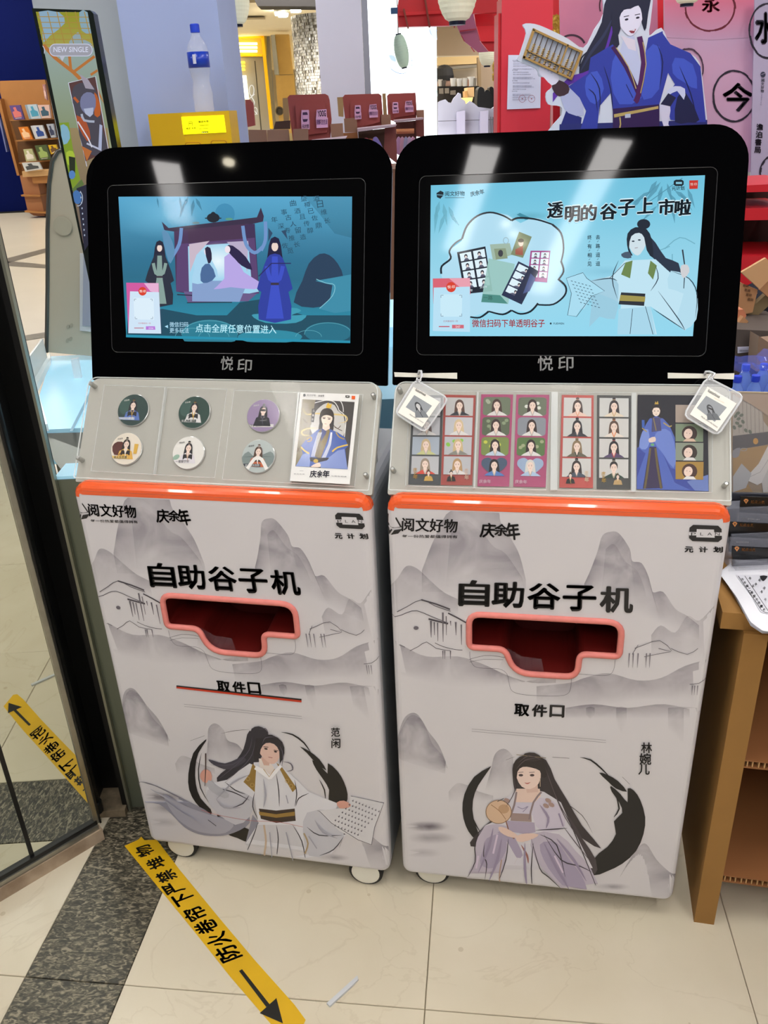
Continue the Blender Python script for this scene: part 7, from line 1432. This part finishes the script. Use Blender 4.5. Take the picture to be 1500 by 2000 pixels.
prismY('steel_strip', [(398, 395), (440, 390), (490, 840), (440, 840)], 12.5, .08, M('strip_grey', 'a8a494', .35, .5), wd_, view=V1)
c0 = yplane(12.5)(460+497/5.769, 1250/5.769); MB().lathe([(.055, 0), (.055, .04), (.04, .04), (.035, .01)], 16, c0, ax=(Vector((1, 0, 0)), Vector((0, 0, 1)), Vector((0, -1, 0)))).build('round_knob', M('knob_dark', '4c4028', .4), wd_)
# mosaic pillar: every mirror tile its own facet
mp_ = thing('mosaic_pillar', 'round pillar covered in small glittering silver mirror tiles', 'pillar', yplane(9.0)(600, 400))
ca = yplane(9.0); pl_, pr_ = ca(563, 28), ca(622, 28); rr_ = .36; cx0 = pl_.x+rr_*1.02; zt_ = pl_.z
MB().lathe([(rr_, 0), (rr_, zt_)], 40, (cx0, 9.3, 0)).build('pillar_core', M('core_grey', '8c887c', .5), mp_)
tl = [MB(), MB(), MB()]
rows = 72; z = zt_-1.75
for j in range(rows):
    zz = zt_-.01-j*.0245
    for k in range(88):
        a = math.pi+math.pi*(k+.5*(j % 2))/88; w = math.pi/88*.46*rr_; tl_ = random.gauss(0, .16); t2 = random.gauss(0, .16)
        n_ = Vector((math.cos(a), math.sin(a), 0)); tg = Vector((-math.sin(a), math.cos(a), 0)); o_ = Vector((cx0, 9.3, zz))+n_*(rr_+.006)
        ex = tg*w+n_*w*tl_; ez = Vector((0, 0, .0108))+n_*.0108*t2
        tl[random.choice((0, 0, 0, 1, 1, 2))].add([o_-ex-ez, o_+ex-ez, o_+ex+ez, o_-ex+ez], [(0, 1, 2, 3)])
for i, (nm, hx, rg) in enumerate((('mosaic_tiles', 'e8e4d8', .12), ('mosaic_tiles', 'c0b8a4', .25), ('mosaic_tiles', '6c6454', .3))): tl[i].build(nm, M('mirror_tile_%d' % i, hx, rg, .15), mp_, kind='stuff')
# ------------------------------------------------------------------ cafe behind the red gate
prismY('wall_cafe', [(760, 100), (1375, 100), (1375, 2600), (760, 2600)], 11.0, .2, M('cafe_wall', '9c8874', .7), view=V3, kind='structure').name = 'wall_right'
cb = thing('cafe_counter', 'distant dark cafe counter with a pass shelf', 'counter', yplane(10.0)(880, 250))
cw = thing('cafe_back_wall', 'pale cafe back wall with a warm cove and a long grey shelf', 'wall', yplane(10.8)(880, 250))
prismY('back_wall', [(770, 545), (1180, 540), (1190, 900), (770, 900)], 10.8, .1, M('cafe_back', 'b8aa94', .6), cw, view=V3)
prismY('warm_cove', [(770, 560), (1175, 545), (1175, 620), (770, 640)], 10.75, .05, M('cove_warm', 'c8ac7c', .6), cw, view=V3)
prismY('wall_shelf', [(775, 660), (1160, 630), (1160, 655), (775, 688)], 10.62, .12, M('shelf_grey', '7c7468', .5), cw, view=V3)
prismY('side_post', [(1165, 560), (1195, 560), (1200, 900), (1170, 900)], 10.3, .1, M('post_tan', '8a7458', .6), cw, view=V3)
prismY('counter_front', [(775, 850), (1180, 840), (1180, 3100), (775, 3100)], 10.0, .15, M('counter_dark', '3c342e', .6), cb, view=V3)
prismY('pass_shelf', [(775, 842), (1165, 838), (1165, 852), (775, 858)], 9.8, .3, M('shelf_black', '26221e', .5), cb, view=V3)
for i, (x, w, h, col_) in enumerate(((800, 14, 30, 'c8c0b4'), (830, 16, 26, '5c544c'), (925, 18, 36, 'd8d4cc'), (985, 18, 34, 'dcd8d0'), (1045, 20, 36, 'd0ccc4'), (1070, 14, 30, 'b07858'), (1100, 22, 42, 'dcd8d0'), (1130, 16, 36, '8c8478'))):
    p = yplane(9.75)(x/5+700, 842/5); s_ = p.z; r_ = .0011*w; MB().lathe([(r_*1.2, 0), (r_*1.6, .075*h/36), (r_*1.4, .075*h/36)], 10, p).build('cup', M('cup_'+col_, col_, .5), None, label=['small pale', 'dark', 'first white', 'second white', 'third white', 'terracotta', 'widest white', 'grey-brown'][i]+' cup or jar on the distant cafe shelf', cat='cup', group='cups on the cafe shelf')
for i, (x0, y0, w, h) in enumerate(((790, 865, 40, 50), (845, 862, 40, 50), (900, 885, 50, 40))):
    prismY('tray_card', [(x0, y0), (x0+w, y0-4), (x0+w+2, y0+h), (x0, y0+h)], 9.6, .03, M('card_beige', '8c8070', .6), cb, view=V3)
# staff member with a dark cap
pc = yplane(9.95)(700+888/5, 880/5); s_ = .0062*5/5
pm = MB(); hx = pc.x; hz = pc.z
pm.lathe([(.10, -hz-.02), (.14, -1.1), (.18, -.75), (.21, -.45), (.20, -.22), (.08, -.12), (.055, -.06), (.06, -.03), (.085, .02), (.095, .09), (.09, .14), (.05, .19), (.01, .20)], 18, (hx, 10.45, hz+.02))
per = thing('person', 'distant cafe worker in a dark cap facing right behind the counter', 'person', (hx, 10.45, 0))
pm.build('body', M('skin_shade', 'a08070', .7), per, smooth=True)
MB().lathe([(.22, -.78), (.225, -.45), (.20, -.22), (.09, -.13)], 18, (hx, 10.45, hz+.02)).build('dark_shirt', M('shirt_dark', '38302c', .8), per, smooth=True)
cp = MB(); cp.lathe([(.102, .08), (.106, .13), (.09, .2), (.04, .235), (.005, .24)], 18, (hx-.01, 10.45, hz+.02)); cp.box(hx+.06, hx+.19, 10.38, 10.52, hz+.10, hz+.115); cp.build('cap', M('cap_black', '1c1a1c', .7), per)
# lit lamp box, paper bags, dark chairs
prismY('lit_carton', [(1065, 855), (1130, 850), (1130, 945), (1068, 948)], 8.8, .3, M('box_lit', 'e0b884', .6, emit=.25), view=V3, label='tan paper box glowing on the cafe display table', cat='box')
prismY('small_carton', [(1040, 890), (1066, 886), (1066, 948), (1042, 950)], 8.7, .2, M('box_tan', 'c89c68', .6), view=V3, label='small tan box left of the glowing paper box', cat='box')
prismY('glow_lamp', [(1010, 955), (1120, 950), (1110, 990), (1070, 1030), (1040, 1020)], 8.6, .1, M('lamp_glow', 'f0d488', .6, emit=.8), view=V3, label='warm glowing lamp below the tan boxes behind the white fence', cat='lamp')
def blob(name, P, Y, th, mat, label, cat, group=None, v=V3): return prismY(name, sm(P, 3), Y, th, mat, view=v, label=label, cat=cat, group=group)
BC = M('chair_black', '151517', .5)
CHB = []
CHB.append(blob('tall_chair', [(1165, 900), (1180, 855), (1205, 850), (1228, 870), (1232, 900), (1250, 878), (1280, 890), (1298, 940), (1305, 1030), (1295, 1060), (1200, 1050), (1160, 1040)], 8.0, .2, BC, 'black curved-back chair behind the white fence', 'chair'))
CHB.append(blob('tall_chair', [(1280, 860), (1298, 846), (1318, 860), (1322, 900), (1305, 935), (1285, 900)], 8.3, .15, BC, 'round black chair back beside the red pillar edge', 'chair'))
# white cut-out fence
dt = thing('display_table', 'low pale table carrying the glowing paper boxes behind the fence', 'table', (1.25, 8.8, 0))
zt_b = yplane(8.6)(900+12, 206).z
MB().box(.85, 1.75, 8.5, 9.2, 0, yplane(8.6)(915, 207).z-.004).build('table_block', M('table_pale', '8c8478', .6), dt)
for x, Y in ((1170, 8.0), (1290, 8.0), (1285, 8.3), (1318, 8.3)):
    p = yplane(Y)(x/5+700, 1000/5 if Y == 8.0 else 880/5); MB().box(p.x, p.x+.03, Y+.02, Y+.05, 0, p.z).build('chair_leg', BC, CHB[0 if Y == 8.0 else 1])
fe = thing('white_fence', 'low white cut-out partition with wavy top and posts before the cafe', 'partition', yplane(7.0)(910, 400))
WF = M('fence_white', 'c8c4d4', .6)
P = [(778, 1000), (800, 985), (850, 970), (880, 1000), (910, 1005), (930, 960), (960, 930), (975, 905), (1000, 915), (1005, 960), (1040, 985), (1050, 1020), (1090, 985), (1130, 1010), (1170, 1045), (1300, 1062), (1350, 1025), (1365, 1025), (1355, 1500), (778, 1500)]
P[-2] = (1355, 3200); P[-1] = (778, 3200)
prismY('fence_board', P, 7.0, .04, WF, fe, view=V3)
for x in (962, 1188): prismY('fence_post', [(x, 1090), (x+80, 1080), (x+80, 1500), (x, 1500)], 6.92, .05, M('fence_lilac', 'd0c8e0', .6), fe, view=V3)
prismY('fence_rail', [(780, 1180), (1355, 1164), (1355, 1170), (780, 1186)], 6.95, .02, M('fence_grey', '6c6870', .6), fe, view=V3)  # thin grey rail across the white board
for x in (1290, 1312, 1338): prismY('fence_slat', [(x, 1140+(x-1290)*.2), (x+7, 1140), (x+16, 1500), (x+9, 1500)], 6.9, .02, M('fence_grey', '6c6870', .6), fe, view=V3)
# ------------------------------------------------------------------ far left: blue wall, book shelf
wb = prismY('wall_blue', [(-200, -200), (125, -200), (125, 425), (-60, 418)], 18.5, .2, M('wall_blue', '06124e', .7, noise=.03, ior=1.15), kind='structure'); wb.name = 'wall_far'
prismY('baseboard_far', [(-60, 418), (45, 412), (125, 412), (125, 420), (45, 421), (-60, 426)], 18.4, .1, M('base_black', '0c0c10', .5), kind='structure')
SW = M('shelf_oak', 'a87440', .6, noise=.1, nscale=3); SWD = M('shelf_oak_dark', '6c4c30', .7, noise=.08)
bs = thing('book_shelf', 'tall oak book display shelf against the blue wall', 'shelf', yplane(18)(70, 420))
prismY('back_panel', [(0, 170), (530, 155), (620, 560), (680, 1000), (600, 1340), (240, 1300), (205, 1150), (100, 700), (0, 300)], 17.9, .1, SW, bs, view=VB)
prismY('side_board', [(0, 380), (40, 560), (230, 1290), (200, 1290), (0, 530)], 17.7, .2, SW, bs, view=VB)
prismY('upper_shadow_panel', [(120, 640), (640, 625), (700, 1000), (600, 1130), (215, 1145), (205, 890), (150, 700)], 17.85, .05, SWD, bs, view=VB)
for P in ([(110, 628), (640, 608), (640, 622), (120, 644)], [(180, 872), (700, 842), (700, 860), (185, 888)], [(215, 1140), (700, 1100), (700, 1112), (240, 1155)]): prismY('shelf_board', P, 17.4, .45, SW, bs, view=VB)
prismY('counter_top', [(258, 1240), (600, 1222), (600, 1290), (270, 1310)], 17.03, .8, M('oak_light', 'c49c6c', .6), bs, view=VB)
prismY('drawer_box', [(370, 1310), (600, 1290), (600, 1380), (395, 1385)], 17.1, .6, SW, bs, view=VB)
prismY('lower_side', [(235, 1300), (400, 1300), (450, 1380), (530, 1770), (400, 1765), (330, 1720)], 17.2, .5, M('oak_red', 'a06c48', .6), bs, view=VB)
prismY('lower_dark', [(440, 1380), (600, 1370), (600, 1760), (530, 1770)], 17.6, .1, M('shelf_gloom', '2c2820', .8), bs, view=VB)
for P in ([(245, 1520), (475, 1525), (475, 1540), (255, 1538)], [(285, 1708), (600, 1725), (600, 1745), (300, 1726)]): prismY('lower_board', P, 17.1, .5, SW, bs, view=VB)
BKS = [((108, 462, 235, 455, 288, 625, 165, 632), '5c4a8c', 'd87878', 'purple and pink book, left on the top shelf'), ((292, 455, 345, 448, 380, 620, 345, 622), '8ca0b4', None, 'slim blue-grey book behind the pale blue one, top shelf'), ((320, 452, 430, 445, 488, 615, 372, 620), 'b4c8dc', '4c9cc0', 'pale blue seascape book on the top shelf'), ((445, 455, 580, 452, 600, 610, 490, 612), 'd8b8b4', '3c5c74', 'pink and white illustrated book on the top shelf'),
 ((215, 718, 325, 710, 388, 860, 272, 866), 'd87c24', 'f0c8a0', 'orange book on the second shelf'), ((360, 702, 385, 700, 440, 855, 420, 858), 'c8ccd8', None, 'first slim white book on the second shelf'), ((385, 698, 500, 694, 555, 848, 440, 856), 'd0d4e0', '2c4c98', 'white book with blue picture on the second shelf'), ((548, 682, 630, 676, 660, 838, 605, 842), 'a8b0c4', '3c4464', 'grey-blue book by the screen edge, second shelf'),
 ((275, 980, 375, 972, 432, 1116, 310, 1124), 'b4b88c', 'e8e4dc', 'pale green book on the third shelf'), ((410, 935, 545, 925, 600, 1100, 470, 1112), '4c5c38', '9cb46c', 'dark green leafy book on the third shelf'), ((568, 930, 660, 922, 690, 1000, 605, 1040), 'd8b020', '6c4c2c', 'yellow and brown book on the third shelf'), ((500, 212, 530, 210, 560, 400, 530, 380), 'b07c80', 'e0c0c0', 'pink book hung high by the screen edge'), ((258, 1140, 455, 1130, 498, 1215, 300, 1245), 'c8ccd0', '4c5054', 'clear-wrapped grey book lying on the shelf counter')]
for L_, c1, c2_, lab in BKS:
    P = [(L_[0], L_[1]), (L_[2], L_[3]), (L_[4], L_[5]), (L_[6], L_[7])]; Yb = 16.95 if 'counter' in lab else (17.34 if 'slim' in lab else 17.3)
    b_ = prismY('book', P, Yb, .06, M('cover_'+c1, c1, .4), view=VB, label=lab, cat='book', group='books displayed on the oak shelf')
    if c2_:
        c = Canvas(yplane(Yb), n0=.004, step=.002).view(*VB); c.poly([quad(P, .12, .45), quad(P, .5, .35), quad(P, .88, .5), quad(P, .86, .8), quad(P, .14, .85)], c2_); c.poly([quad(P, .3, .15), quad(P, .55, .12), quad(P, .6, .38), quad(P, .35, .42)], c2_); c.line([quad(P, .2, .9), quad(P, .8, .88)], 5, 'e8e4dc', smooth=0); c.build('cover_print', INK, b_)
prismY('trim_3', [(-1, 600), (8, 640), (85, 1010), (72, 1010), (0, 700)], 18.2, .1, M('wall_seam', '6c74a8', .4), view=VB, kind='structure')
